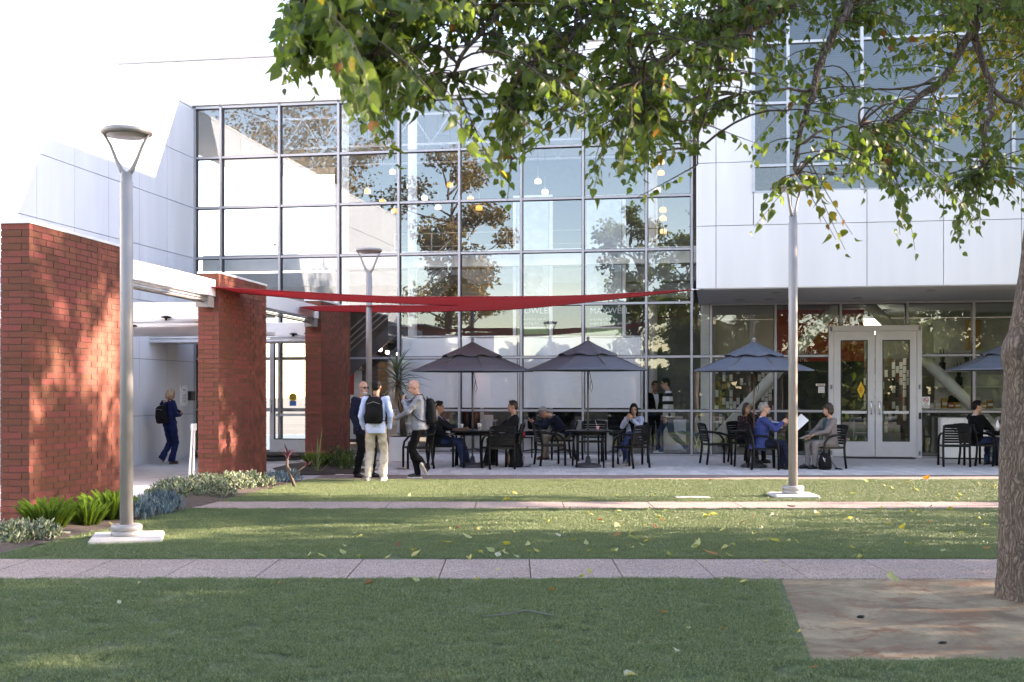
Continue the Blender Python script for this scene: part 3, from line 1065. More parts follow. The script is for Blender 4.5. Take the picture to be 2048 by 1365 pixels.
# white beams between the pillars, and the cross beams to the wall
M_beam = pm('beam_white', (0.74, 0.73, 0.74), 0.4, var=0.03)
for k in range(3):
    a = PB1 + PW * (6.1 * k + PL - 0.05 if k >= 0 else 0)
    e = PB1 + PW * (6.1 * (k + 1) + 0.08)
    if k == 2: break
    t = thing('canopy_beam', ['white steel beam from the nearest to the middle brick pillar', 'white steel beam from the middle to the farthest brick pillar'][k], 'beam', a + Vector((0, 0, 3.2)))
    b = MB()
    n0, n1 = -PT + 0.06, -0.06
    def L(n, base, z): return base + PN * n + Vector((0, 0, z))
    for z0, z1, m0, m1 in ((3.17, 3.19, n0, n1), (3.43, 3.45, n0, n1), (3.19, 3.43, n0 + .1, n0 + .13), (3.19, 3.43, n1 - 0.012, n1)):
        b.hexa([L(m0, a, z0), L(m1, a, z0), L(m1, e, z0), L(m0, e, z0), L(m0, a, z1), L(m1, a, z1), L(m1, e, z1), L(m0, e, z1)])
    b.build('channel', M_beam, t, True)
    b = MB()
    for zz in (3.09, 3.13):
        b.tube([L(-0.12, a, zz), L(-0.12, e, zz)], 0.013, 6)
    b.tube([L(-0.2, a, 3.07), L(-0.2, e, 3.07)], 0.02, 6)
    b.build('conduit', M_pole, t, True)
    b = MB(); q = e - PW * 0.35
    b.hexa([L(-0.3, q, 2.98), L(-0.08, q, 2.98), L(-0.08, e - PW * .09, 2.98), L(-0.3, e - PW * .09, 2.98), L(-0.3, q, 3.16), L(-0.08, q, 3.16), L(-0.08, e - PW * .09, 3.16), L(-0.3, e - PW * .09, 3.16)])
    b.build('sail_bracket', M_pole, t, True)
for k in (1, 2):
    a = PB1 + PW * (6.1 * k + 0.5) - PN * (PT + 0.004)
    t = thing('canopy', ['white entrance canopy left of the middle brick pillar', 'white entrance canopy left of the farthest brick pillar'][k - 1], 'canopy', a + Vector((0, 0, 2.7)))
    wl = 4.0
    b = MB()
    def LL(n, wv, z): return a - PN * n + PW * wv + Vector((0, 0, z))
    d0 = 0.0; ln = 3.6 if k == 1 else 1.4
    for z0, z1, w0, w1 in ((2.82, 3.12, 0, 0.06), (2.70, 2.76, 0.0, ln), (3.06, 3.12, 0.06, ln)):
        b.hexa([LL(0, w0, z0), LL(wl, w0, z0), LL(wl, w1, z0), LL(0, w1, z0), LL(0, w0, z1), LL(wl, w0, z1), LL(wl, w1, z1), LL(0, w1, z1)])
    b.build('canopy_deck', M_beam, t, True)
    b = MB()
    for zz, ww in ((2.79, -0.03), (2.70, -0.05)):
        b.tube([LL(0, ww, zz), LL(wl, ww, zz)], 0.022, 8)
    b.build('rail', M_beam, t, True)
    for n_, ww in ((0.75 if k == 1 else 0.4, -0.06), (1.35 if k == 1 else 0.05, -0.10)):
        b = MB()
        p = LL(n_, ww, 2.83 if n_ < .8 else 2.68)
        b.lathe((p.x, p.y, p.z), [(0.02, -0.03), (0.02, 0.01), (0.085, 0.015), (0.085, 0.035), (0.03, 0.05)], 16)
        b.build('spot_lamp', M_black, t, True)

# wall plaque and intercom on the entrance wing wall
def wall_at(px, py):         # where a pixel meets the entrance wing's wall (u = 0)
    a = (px - 1024) / FP
    s = (C0.x - a * C0.y) / (V.x - a * V.y)
    Y = C0.y - s * V.y
    return -s if False else s, HC + (HZ - py) / FP * Y, Y
def wall_pt(px, py, off=0.0):
    a = (px - 1024) / FP
    p = C0 + U * off
    s = (p.x - a * p.y) / (V.x - a * V.y)
    Y = p.y - s * V.y
    return -s, HC + (HZ - py) / FP * Y
v0, zt = wall_pt(359, 772); v1, zb_ = wall_pt(374, 812)
pq = thing('wall_plaque', 'white notice plaque with small print on the white side wall', 'sign', fp(0.02, v0, zb_))
b = MB(); b.fbox(0.006, 0.022, v0, v1, zb_, zt); b.build('board', pm('plaque_white', (0.86, 0.86, 0.88), 0.3), pq, True)
b = MB()
for k, (a, c) in enumerate(((.30, .72), (.38, .64), (.25, .8), (.25, .75), (.25, .8), (.25, .78), (.25, .8))):
    zz = zt - (zt - zb_) * (0.17 + (k * 0.045 if k < 2 else 0.28 + (k - 2) * 0.085 - 0.0))
    b.fbox(0.0225, 0.024, v0 + (v1 - v0) * a, v0 + (v1 - v0) * c, zz - 0.012, zz)
b.build('printed_line', pm('print_grey', (0.25, 0.25, 0.3), 0.6), pq, True)
b = MB()
for a in (.12, .88):
    for c in (.06, .94):
        p = fp(0.022, v0 + (v1 - v0) * a, zb_ + (zt - zb_) * c)
        b.ell(p, (0.012, 0.018, 0.018), 8, 6)
b.build('screw_cap', M_pole, pq, True)
v0, zt = wall_pt(375, 783); v1, zb_ = wall_pt(383, 801)
ic = thing('intercom_box', 'dark intercom box on the wall right of the white plaque', 'intercom', fp(0.02, v0, zb_))
b = MB(); b.fbox(0.006, 0.10, v0, v1, zb_, zt); b.build('housing', pm('intercom_dark', (0.04, 0.04, 0.045), 0.4), ic, True)
b = MB(); b.fbox(0.03, 0.08, v0 - 0.004, v0, zb_ + .03, zt - .03); b.build('screen', M_gasket, ic, True)
# white sign board leaning beside the middle pillar (seen edge on)
p = at(386, 953, 19.9)
bd = thing('folding_sign', 'white folding sign seen edge on left of middle pillar', 'sign', (p.x, p.y, gz(p.x, p.y)))
b = MB()
for s in (-1, 1):
    b.hexa([(-0.05, s * 0.12, 0), (-0.025, s * 0.12, 0), (-0.025, s * 0.15, 0), (-0.05, s * 0.15, 0), (0.0, s * 0.05, 1.02), (0.025, s * 0.05, 1.02), (0.025, s * 0.08, 1.02), (0.0, s * 0.08, 1.02)])
b.build('leg_frame', M_whitepaint, bd)
b = MB(); b.box(-0.012, 0.035, -0.1, 0.1, 0.92, 1.03); b.build('top_rail', M_whitepaint, bd)

# ---------------- things inside the hall
# pendant lamps
pend = [(735, 383, 'o'), (785, 344, 'w'), (820, 373, 'w'), (849, 396, 'w'), (876, 415, 'w'), (765, 404, 'o'), (789, 422, 'o'), (900, 370, 'o'), (941, 398, 'o'),
        (958, 416, 'o'), (1076, 363, 'w'), (1090, 384, 'w'), (1322, 324, 'o'), (1322, 346, 'o'), (1315, 380, 'w'), (1326, 420, 'o'), (1326, 437, 'o'), (1327, 463, 'o'), (550, 497, 'w')]
M_po = emit_mat('pendant_amber', (1.0, 0.46, 0.10), 0.22)
M_pw = emit_mat('pendant_white', (1.0, 0.85, 0.72), 0.16)
body = MB(); body.lathe((0, 0, 0), [(0.05, -0.07), (0.088, -0.062), (0.094, 0.015), (0.075, 0.055), (0.03, 0.068)], 14)
bme = {'o': body.mesh('lamp_shade', M_po), 'w': body.mesh('lamp_shade', M_pw)}
cap = MB(); cap.lathe((0, 0, 0.07), [(0.045, 0), (0.03, 0.05), (0.008, 0.06), (0.008, 0.35)], 10); cme = cap.mesh('lamp_cap', M_pole)
pend.sort(key=lambda q: (q[2], q[0], q[1]))
pn_ = {}
for k, (px, py, c) in enumerate(pend):
    pn_[c] = pn_.get(c, 0) + 1
    od = 'leftmost second third fourth fifth sixth seventh eighth ninth tenth eleventh twelfth thirteenth'.split()[pn_[c] - 1]
    v = 4.5 if px > 1200 else 3.8 + 0.4 * (k % 4)
    u, z = fuz(px, py, v)
    if px == 550: z = fuz(px, py, 2.0)[1]; v = 2.0; u = fu(px, v)[0]
    t = thing('pendant_lamp', od + ' of the ' + ('amber' if c == 'o' else 'white') + ' glowing pendant lamps, counted from the left', 'lamp', fp(u, v, z), group='pendant lamps hanging in the glass hall')
    link('lamp_shade', bme[c], t); link('lamp_cap', cme, t)
    b = MB(); b.tube([(0, 0, 0.4), (0, 0, Z_ROOF - 0.3 - z)], 0.006, 4); b.build('cord', M_black, t)
# track lamps near the stair
for k, (px, py) in enumerate(((761, 700), (775, 705), (797, 709))):
    v = 2.6
    u, z = fuz(px, py, v)
    t = thing('track_spotlight', ['left', 'middle', 'right'][k] + ' of the three small lit track spotlights behind the lamp post', 'lamp', fp(u, v, z), group='track spotlights inside the hall')
    b = MB(); b.tube([(0, 0.12, 0.05), (0, -0.05, 0)], [0.045, 0.06], 10); b.build('housing', M_black, t)
    b = MB(); b.ell((0, -0.06, 0), (0.05, 0.015, 0.05), 10, 6); b.build('lens', emit_mat('spot_lens', (1.0, 0.86, 0.65), 6.0), t)
    b = MB(); b.tube([(0, 0.08, 0.05), (0, 0.08, 0.25)], 0.012, 6); b.build('stem', M_black, t)

# banner stands with portraits and text
def banner(px0, px1, v, label, nm, lines, tone):
    u0, z1 = fuz(px0, 400, v); u1, z0 = fuz(px1, 669, v)
    t = thing('exhibit_banner', label, 'banner', fp((u0 + u1) / 2, v, 0.1), group='tall exhibit banners behind the hall glass')
    b = MB()
    b.fbox(u0 - 0.10, u0 - 0.02, v - 0.02, v + 0.05, 0.09, z1 + 0.1); b.fbox(u1 + 0.02, u1 + 0.10, v - 0.02, v + 0.05, 0.09, z1 + 0.1)
    b.fbox(u0 - 0.02, u1 + 0.02, v - 0.02, v + 0.05, z1 + 0.02, z1 + 0.1)
    b.build('frame', M_whitepaint, t, True)
    zg = fuz(px0, 608, v)[1]; zg2 = fuz(px0, 655, v)[1]
    b = MB(); b.fbox(u0, u1, v, v + 0.02, zg, z1); b.build('upper_sheet', tone, t, True)
    b = MB(); b.fbox(u0, u1, v - 0.004, v + 0.02, zg2, zg - 0.004); b.build('text_sheet', pm('banner_green', (0.035, 0.075, 0.055), 0.5), t, True)
    b = MB(); b.fbox(u0, u1, v, v + 0.02, z0, zg2 - 0.03); b.build('lower_sheet', pm('banner_pale_green', (0.22, 0.36, 0.17), 0.5), t, True)
    b = MB(); b.fbox(u0, u1, v - 0.01, v + 0.02, zg2 - 0.03, zg2 - 0.001); b.build('rail', M_whitepaint, t, True)
    # a plain head and shoulders silhouette in greys
    uc, zc = (u0 + u1) / 2, fuz(px0, 548, v)[1]
    b = MB()
    hd = [fp(uc + 0.27 * math.cos(a * math.pi / 12) , v - 0.003, zc + 0.36 * math.sin(a * math.pi / 12)) for a in range(24)]
    b.add(hd, [tuple(range(24))])
    b.add([fp(uc - 0.42, v - 0.002, zg), fp(uc + 0.42, v - 0.002, zg), fp(uc + 0.3, v - 0.002, zc - 0.36), fp(uc + 0.1, v - 0.002, zc - 0.25), fp(uc - 0.1, v - 0.002, zc - 0.25), fp(uc - 0.3, v - 0.002, zc - 0.36)], [tuple(range(6))])
    b.build('printed_portrait', pm('portrait_grey', (0.42, 0.43, 0.44), 0.6, var=0.45, scale=3.5), t, True)
    ut, zt_ = fuz(px0 + 2, 623, v)
    text(nm, 0.21, M_whitepaint, t, loc=fp(u0 + 0.08, v - 0.007, zt_), rot=(R(90), 0, -TH), align='LEFT', world=True)
    for k, ln in enumerate(lines):
        text(ln, 0.085, M_whitepaint, t, loc=fp(u0 + 0.08, v - 0.007, zt_ - 0.20 - 0.10 * k), rot=(R(90), 0, -TH), align='LEFT', world=True)
banner(1034, 1097, 1.5, 'tall grey and green exhibit banner left of the sky reflection', 'FOWLER', ['educational role in', 'advancing the', 'industry and beyond'], pm('banner_grey', (0.52, 0.58, 0.62), 0.5))
banner(1173, 1243, 1.5, 'tall exhibit banner lettered MAXWELL behind the second umbrella', 'MAXWELL', ['enduring role in the', 'insight of the video game and', 'computing industries'], MATS['banner_grey'])
# hanging white screens on a pipe rail
M_screen = pm('screen_cloth', (0.92, 0.925, 0.94), 0.7, var=0.03, scale=2)
VSc = 0.45
for k, (p0, p1, lab) in enumerate(((806, 916, 'white hanging screen behind the plant and first umbrella'), (921, 1034, 'white hanging screen right behind the first umbrella pole'), (1046, 1164, 'white hanging screen left of the second umbrella pole'), (1168, 1281, 'rightmost white hanging screen with post at its edge'))):
    u0, z1 = fuz(p0, 675, VSc); u1, z0 = fuz(p1, 821, VSc)
    z0 = 1.18
    t = thing('hanging_screen', lab, 'screen', fp((u0 + u1) / 2, VSc, 0.09), group='white screens behind the lower glass')
    b = MB()
    nx, nz_ = 26, 24
    ph = rnd.uniform(0, 6)
    vs = []
    for j in range(nz_ + 1):
        for i in range(nx + 1):
            s, q = i / nx, j / nz_
            o = 0.012 * math.sin(5 * s + ph + 3 * q) + 0.008 * math.sin(13 * s * (1 + .2 * q) + 2 * ph) * q + 0.02 * math.sin(3 * (s + q) + ph) * (1 - q)
            sag = 0.03 * math.sin(math.pi * s) * q
            vs.append(fp(u0 + (u1 - u0) * s, VSc + o, z0 + (z1 - z0) * q - sag))
    b.add(vs, [(j * (nx + 1) + i, j * (nx + 1) + i + 1, (j + 1) * (nx + 1) + i + 1, (j + 1) * (nx + 1) + i) for j in range(nz_) for i in range(nx)], 0, True)
    b.build('cloth', M_screen, t, True)
    b = MB()
    b.tube([fp(u0 - 0.03, VSc + .03, z1 + 0.01), fp(u1 + 0.03, VSc + .03, z1 + 0.01)], 0.022, 8)
    b.build('top_pipe', M_whitepaint, t, True)
    b = MB()
    uu = u1 + 0.035 if k in (1, 3) else u0 - 0.035
    b.tube([fp(uu, VSc + .03, 0.09), fp(uu, VSc + .03, z1 + 0.06)], 0.024, 8)
    b.build('post', M_whitepaint, t, True)
# stairs behind the third pillar and lamp
st = thing('staircase', 'dark steel staircase climbing behind the glass left of umbrellas', 'staircase', fp(fu(720, 2.2)[0], 2.2, 0.09))
a = fuz(695, 745, 2.2); c = fuz(905, 560, 2.2)
b = MB()
for vv in (2.0, 3.2):
    for k in range(1):
        b.hexa([fp(a[0], vv, a[1] - .2), fp(a[0], vv + .06, a[1] - .2), fp(c[0], vv + .06, c[1] - .2), fp(c[0], vv, c[1] - .2),
                fp(a[0], vv, a[1] + .2), fp(a[0], vv + .06, a[1] + .2), fp(c[0], vv + .06, c[1] + .2), fp(c[0], vv, c[1] + .2)])
b.build('stringer', pm('stair_dark', (0.05, 0.05, 0.055), 0.5), st, True)
for k in range(14):
    q = k / 13
    b = MB(); uu = a[0] + (c[0] - a[0]) * q; zz = a[1] + (c[1] - a[1]) * q
    b.fbox(uu - 0.16, uu + 0.16, 2.06, 3.2, zz + 0.06, zz + 0.11); b.build('tread', MATS['stair_dark'], st, True)
b = MB()
for zz in (.45, .62, .79, .98):
    b.tube([fp(a[0], 2.0, a[1] + zz), fp(c[0], 2.0, c[1] + zz)], 0.02, 6)
b.build('handrail', M_pole, st, True)
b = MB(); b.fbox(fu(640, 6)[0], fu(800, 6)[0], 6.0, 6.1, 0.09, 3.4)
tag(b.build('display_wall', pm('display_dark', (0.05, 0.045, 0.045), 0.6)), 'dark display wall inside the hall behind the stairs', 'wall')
b = MB(); b.fbox(fu(756, 4.5)[0], fu(800, 4.5)[0], 4.5, 4.58, 0.09, 2.4)
tag(b.build('wooden_panel', pm('warm_panel', (0.35, 0.17, 0.06), 0.6)), 'warm wooden panel inside the hall behind the spiky plant', 'panel')
u0, z0 = fuz(700, 790, 3.0); u1, z1 = fuz(716, 720, 3.0)
ps = thing('poster_stand', 'red and white poster stand just right of the farthest pillar', 'poster', fp(u0, 3.0, 0.09))
b = MB(); b.fbox(u0 - .1, u1 + .1, 3.0, 3.03, 0.3, z1); b.build('board', M_whitepaint, ps, True)
b = MB(); b.fbox(u0 - .05, (u0 + u1) / 2, 2.992, 2.998, z0, z1 - .1); b.build('red_field', MATS['red_wall'], ps, True)
# dark wall under the upper floor slab, grey ceiling duct at right
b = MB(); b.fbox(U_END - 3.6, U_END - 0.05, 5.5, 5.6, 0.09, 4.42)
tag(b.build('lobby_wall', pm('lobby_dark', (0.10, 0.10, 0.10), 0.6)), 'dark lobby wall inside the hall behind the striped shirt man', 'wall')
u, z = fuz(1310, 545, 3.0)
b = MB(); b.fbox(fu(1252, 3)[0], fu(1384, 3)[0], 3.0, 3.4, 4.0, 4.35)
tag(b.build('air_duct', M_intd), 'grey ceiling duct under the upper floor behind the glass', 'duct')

# tables with white cloths and office chairs inside the hall
M_cloth = pm('table_cloth', (0.72, 0.74, 0.80), 0.8, var=0.03)
def cloth_table(px0, px1, v, label, h=0.82):
    u0, u1 = fu(px0, v)[0], fu(px1, v)[0]
    t = thing('covered_table', label, 'table', fp((u0 + u1) / 2, v, 0.09), group='tables with floor length cloths inside')
    b = MB(); b.fbox(u0, u1, v, v + 0.75, h, h + 0.03); b.build('table_top', M_cloth, t, True)
    b = MB()
    n = int((u1 - u0) / 0.035)
    path = [(u0 + (u1 - u0) * i / n, v - 0.012) for i in range(n + 1)]
    vs = []
    for i, (uu, vv) in enumerate(path):
        o = 0.018 * math.sin(i * 1.9) + 0.012 * math.sin(i * 0.83 + px0)
        vs += [fp(uu, vv, h + 0.02), fp(uu, vv - o - 0.03, 0.10)]
    b.add(vs, [(2 * i, 2 * i + 1, 2 * i + 3, 2 * i + 2) for i in range(n)], 0, True)
    b.build('cloth', M_cloth, t, True)
    b = MB()
    for uu in (u0 + .05, u1 - .05):
        for vv in (v + .08, v + .68):
            b.tube([fp(uu, vv, 0.09), fp(uu, vv, h)], 0.015, 6)
    b.build('leg', M_pole, t, True)
cloth_table(852, 985, 1.5, 'long table with white cloth behind the first umbrella table')
cloth_table(1036, 1120, 1.7, 'table with white cloth behind the hunched man')
cloth_table(1128, 1225, 1.5, 'table with white cloth behind the second umbrella table')
cloth_table(1320, 1372, 2.4, 'small table with white cloth behind the walking man')
def office_chair(px, v, label, col, w_=0.52, h=1.12):
    u = fu(px, v)[0]
    t = thing('office_chair', label, 'chair', fp(u, v, 0.09), rotz=rnd.uniform(-.4, .4), group='dark office chairs inside the hall')
    b = MB(); b.cbox(-w_ / 2, w_ / 2, 0.0, 0.09, 0.55, h, 0.04); b.build('backrest', col, t)
    b = MB(); b.cbox(-.25, .25, -.5, -0.02, 0.42, 0.52, 0.03); b.build('seat', col, t)
    b = MB(); b.tube([(0, -.25, 0.06), (0, -.25, 0.42)], 0.03, 8)
    for k in range(5):
        a = k * 2 * math.pi / 5
        b.tube([(0, -.25, 0.08), (0.3 * math.cos(a), -.25 + .3 * math.sin(a), 0.04)], 0.02, 6)
    b.build('pedestal', M_black, t)
M_ofc = pm('office_fabric', (0.007, 0.007, 0.009), 0.8, spec=.2)
office_chair(920, 0.95, 'dark office chair left of the first umbrella pole', M_ofc)
office_chair(941, 1.1, 'dark office chair just right of the first umbrella pole', M_ofc)
office_chair(1075, 1.0, 'dark office chair in front of the hunched man', M_ofc)
office_chair(1128, 1.0, 'dark office chair behind the hunched man', M_ofc)
office_chair(1237, 1.0, 'dark office chair behind the woman with the phone', M_ofc)
b = MB(); b.fbox(fu(1106, 3.0)[0], fu(1166, 3.0)[0], 3.0, 3.05, fuz(1136, 831, 3.0)[1], fuz(1136, 820, 3.0)[1])
u0_, z0_ = fuz(1106, 833, 3.0); u1_, z1_ = fuz(1166, 806, 3.0)
mo = thing('monitor', 'wide dark monitor inside the hall right of the hunched man', 'monitor', fp((u0_ + u1_) / 2, 3.0, 0.9))
b = MB(); b.fbox(u0_, u1_, 3.0, 3.05, z0_, z1_); b.build('display', M_gasket, mo, True)
b = MB(); b.fbox((u0_ + u1_) / 2 - .04, (u0_ + u1_) / 2 + .04, 3.05, 3.1, 0.09, z0_ + .1); b.build('stand', M_black, mo, True)
# bottle and boxes on the cloth table
p = fp(fu(955, 1.7)[0], 1.7, 0.85)
t = thing('green_bottle', 'green bottle on the white clothed table behind the glass', 'bottle', p)
b = MB(); b.lathe((0, 0, 0), [(0.05, 0), (0.05, 0.17), (0.02, 0.24), (0.02, 0.28)], 12); b.build('bottle_body', pm('bottle_green', (0.03, 0.12, 0.04), 0.2), t)
b = MB(); b.lathe((0, 0, 0.28), [(0.023, 0), (0.023, 0.03)], 10); b.build('cap', M_whitepaint, t)
for k, (px, hh, ww) in enumerate(((940, 0.16, .22), (966, 0.12, .26), (958, 0.34, .12))):
    p = fp(fu(px, 1.95)[0], 1.95, 0.85)
    b = MB(); b.cbox(-ww, ww, -.12, .12, 0, hh, 0.01); b.box(-ww * 1.01, ww * 1.01, -.121, .121, hh * .48, hh * .52)
    tag(link('carton', b.mesh('carton', M_whitepaint), None, loc=p), ['low white carton left of the green bottle', 'low white carton right of the green bottle', 'tall white carton behind the green bottle'][k], 'carton', 'white cartons on the clothed table')

# cafe tables and blue shell chairs
M_shell = pm('blue_shell', (0.16, 0.33, 0.42), 0.4, var=0.04)
def shell_chair():
    t = thing('shell_chair', 'x', 'chair', (0, 0, 0), group='blue shell chairs inside the cafe')
    b = MB()
    prof = [(0.24, 0.46), (0.1, 0.43), (-0.08, 0.42), (-0.19, 0.46), (-0.23, 0.58), (-0.25, 0.72), (-0.27, 0.84)]
    n = 8
    vs = []
    for i, (y, z) in enumerate(prof):
        wd = [0.2, 0.22, 0.22, 0.22, 0.22, 0.2, 0.15][i]
        for k in range(n + 1):
            s = -1 + 2 * k / n
            up = 0.05 * s * s * (1.4 if i < 4 else 0.5)
            vs.append((s * wd, y + (0.05 * s * s if i >= 4 else 0), z + (up if i < 4 else 0)))
    b.add(vs, [(i * (n + 1) + k, i * (n + 1) + k + 1, (i + 1) * (n + 1) + k + 1, (i + 1) * (n + 1) + k) for i in range(len(prof) - 1) for k in range(n)], 0, True)
    b.build('shell', M_shell, t)
    for sx in (-1, 1):
        for sy in (-1, 1):
            q = MB(); q.tube([(sx * .12, sy * .1, 0.42), (sx * .22, sy * .2, 0)], 0.011, 6); q.build('leg', M_whitepaint, t)
    return t
sc0 = shell_chair(); us = [False]
for px, v, rz, lab in ((1378, 1.4, 1.2, 'pale blue shell chair behind the walking man in stripes'), (1412, 2.2, -1.0, 'blue shell chair behind the white square column'), (1470, 1.5, -0.9, 'blue shell chair left of the seated cafe woman'), (1632, 1.6, 1.2, 'blue shell chair between lamp post and grey suit woman'), (1722, 1.9, -1.9, 'blue shell chair seen through the left door leaf'), (1655, 2.1, 0.6, 'blue shell chair deep behind the grey suit woman')):
    place(sc0, us, fp(fu(px, v)[0], v, 0.09), rz, lab)
for px, v, h, lab in ((1452, 1.2, 0.98, 'small round cafe table behind the empty chair'), (1708, 1.4, 0.98, 'round cafe table seen through the left door leaf'), (1620, 1.9, 0.98, 'round cafe table behind the lamp post')):
    t = thing('cafe_table', lab, 'table', fp(fu(px, v)[0], v, 0.09))
    b = MB(); b.lathe((0, 0, h - .03), [(0.38, 0), (0.38, 0.03)], 24); b.build('table_top', pm('table_brown', (0.07, 0.05, 0.04), 0.4), t)
    b = MB(); b.tube([(0, 0, 0.02), (0, 0, h - .03)], 0.03, 8); b.build('post', M_pole, t)
    b = MB(); b.lathe((0, 0, 0), [(0.24, 0), (0.22, 0.02), (0.05, 0.03)], 20); b.build('base', M_pole, t)
# ================================================================== ground
M_far = pm('far_ground', (0.16, 0.15, 0.13), 0.9, var=0.2, scale=0.3)
b = MB(); b.add([(-400, -400, -0.4), (400, -400, -0.4), (400, 400, -0.4), (-400, 400, -0.4)], [(0, 1, 2, 3)])
tag(b.build('ground', M_far), kind='structure')

def grid_sheet(name, x0, x1, y0, y1, dz, mat, st=0.5):
    nx, ny = int((x1 - x0) / st) + 1, int((y1 - y0) / st) + 1
    b = MB()
    vs = []
    for j in range(ny + 1):
        for i in range(nx + 1):
            x, y = x0 + (x1 - x0) * i / nx, y0 + (y1 - y0) * j / ny
            vs.append((x, y, gz(x, y) + dz))
    b.add(vs, [(j * (nx + 1) + i, j * (nx + 1) + i + 1, (j + 1) * (nx + 1) + i + 1, (j + 1) * (nx + 1) + i) for j in range(ny) for i in range(nx)], 0, True)
    return tag(b.build(name, mat), kind='structure')

def aggregate(name, base, dark, light, scale=220):
    """exposed-aggregate concrete: a cell per pebble"""
    m = bpy.data.materials.new(name); m.use_nodes = True
    nt = m.node_tree; N, L = nt.nodes, nt.links; b = N['Principled BSDF']
    tc = N.new('ShaderNodeTexCoord')
    vo = N.new('ShaderNodeTexVoronoi'); vo.inputs['Scale'].default_value = scale
    L.new(tc.outputs['Object'], vo.inputs['Vector'])
    rp = N.new('ShaderNodeValToRGB')
    rp.color_ramp.elements[0].color = (*dark, 1); rp.color_ramp.elements[1].color = (*light, 1)
    e = rp.color_ramp.elements.new(0.5); e.color = (*base, 1)
    sep = N.new('ShaderNodeSeparateColor'); L.new(vo.outputs['Color'], sep.inputs['Color'])
    L.new(sep.outputs['Red'], rp.inputs['Fac'])
    nz = N.new('ShaderNodeTexNoise'); nz.inputs['Scale'].default_value = 1.3; nz.inputs['Detail'].default_value = 6
    L.new(tc.outputs['Object'], nz.inputs['Vector'])
    mr = N.new('ShaderNodeMapRange'); mr.inputs['To Min'].default_value = 0.75; mr.inputs['To Max'].default_value = 1.25
    L.new(nz.outputs['Fac'], mr.inputs['Value'])
    hs = N.new('ShaderNodeHueSaturation'); L.new(rp.outputs['Color'], hs.inputs['Color']); L.new(mr.outputs['Result'], hs.inputs['Value'])
    L.new(hs.outputs['Color'], b.inputs['Base Color'])
    b.inputs['Roughness'].default_value = 0.85
    bp = N.new('ShaderNodeBump'); bp.inputs['Strength'].default_value = 0.5; bp.inputs['Distance'].default_value = 0.004
    L.new(vo.outputs['Distance'], bp.inputs['Height']); L.new(bp.outputs['Normal'], b.inputs['Normal'])
    MATS[name] = m
    return m
M_agg = aggregate('aggregate_slab', (0.25, 0.178, 0.152), (0.10, 0.068, 0.058), (0.44, 0.36, 0.32), 130)
M_walk = pm('walk_concrete', (0.50, 0.47, 0.45), 0.85, var=0.14, scale=2.2, bump=0.2)
M_soil = pm('mulch_soil', (0.05, 0.036, 0.027), 0.95, var=0.5, scale=25, bump=1.0, bscale=60)
M_paver = pm('paver', (0.58, 0.55, 0.54), 0.8, var=0.12, scale=9, bump=0.2, rand=0.13, hue=0.008)

PY_F = (15.83, 16.90)          # far path
PY_N = (9.93, 11.07)           # near path
LAWN_F = 21.10
# walkway and patio base
grid_sheet('patio', -14, 24, LAWN_F, 40.0, -0.004, M_walk)
b = MB(); b.add([(-14, 2, -0.008), (-3.2, 2, -0.008), (-3.2, LAWN_F, -0.008), (-14, LAWN_F, -0.008)], [(0, 1, 2, 3)])
tag(b.build('walkway', M_walk), kind='structure')

def slabs(name, y0, y1, x0, x1, step, off, zfun, mat, height=0.05, nameslab='slab'):
    base = MB(); base.add([(x0, y0, -0.03), (x1, y0, -0.03), (x1, y1, -0.03), (x0, y1, -0.03)], [(0, 1, 2, 3)])
    root = tag(base.build(name, M_soil), kind='structure')
    x = off
    while x > x0: x -= step
    while x < x1:
        a, c = max(x, x0), min(x + step, x1)
        if c - a > 0.05:
            b = MB(); b.cbox(a + 0.004, c - 0.004, y0, y1, -0.04, zfun(x) + rnd.uniform(-.0015, .0015), 0.004)
            b.build(nameslab, mat, root, True)
        x += step
    return root
slabs('near_path', PY_N[0], PY_N[1], -12, 12, 0.766, 1.69, lambda x: 0.010, M_agg)
slabs('far_path', PY_F[0], PY_F[1], -4.45, 14, 1.20, 1.9, lambda x: 0.010, M_agg)
slabs('patio_edge', LAWN_F, 22.35, -3.55, 15, 1.10, 1.2, lambda x: 0.012, M_agg)

# pavers of the patio, laid from the edge strip to the glass
pv_root = bpy.data.objects['patio']
pb = MB(); pb.cbox(-.5, .5, -.5, .5, -1, 0, 0.03)
PAV = pb.mesh('paver', M_paver)
PWX, PLY = 0.17, 0.45
cnt = 0
rest = MB()
cands = []
y = 22.355
row = 0
while y < 28.6:
    x = -3.3 + (0.0 if row % 2 == 0 else PWX / 2)
    while x < 13:
        # stop at the glass front
        q = (Vector((x, y + PLY, 0)) - C0)
        if q.dot(V) < -0.25:
            cands.append((y, x))
        x += PWX
    y += PLY
    row += 1
vis = [c for c in cands if abs((c[1]) / c[0]) < 0.44]
vis.sort(key=lambda c: c[0])
keep = set(vis[:299])
for y, x in cands:
    xm, ym = x + PWX / 2, y + PLY / 2
    z = gz(xm, ym) + 0.012 + rnd.uniform(-.001, .001)
    sl = math.atan2(gz(xm, ym + .3) - gz(xm, ym - .3), 0.6)
    if (y, x) in keep:
        link('paver', PAV, pv_root, False, loc=(xm, ym, z), rot=(sl, 0, 0), scale=(PWX - 0.007, PLY - 0.007, 0.03))
    else:
        a, c = PWX / 2 - .0035, PLY / 2 - .0035
        dz = math.tan(sl) * c
        rest.hexa([(xm - a, ym - c, z - dz - .03), (xm + a, ym - c, z - dz - .03), (xm + a, ym + c, z + dz - .03), (xm - a, ym + c, z + dz - .03),
                   (xm - a, ym - c, z - dz), (xm + a, ym - c, z - dz), (xm + a, ym + c, z + dz), (xm - a, ym + c, z + dz)])
tag(rest.build('paving', M_paver, pv_root), kind='stuff')

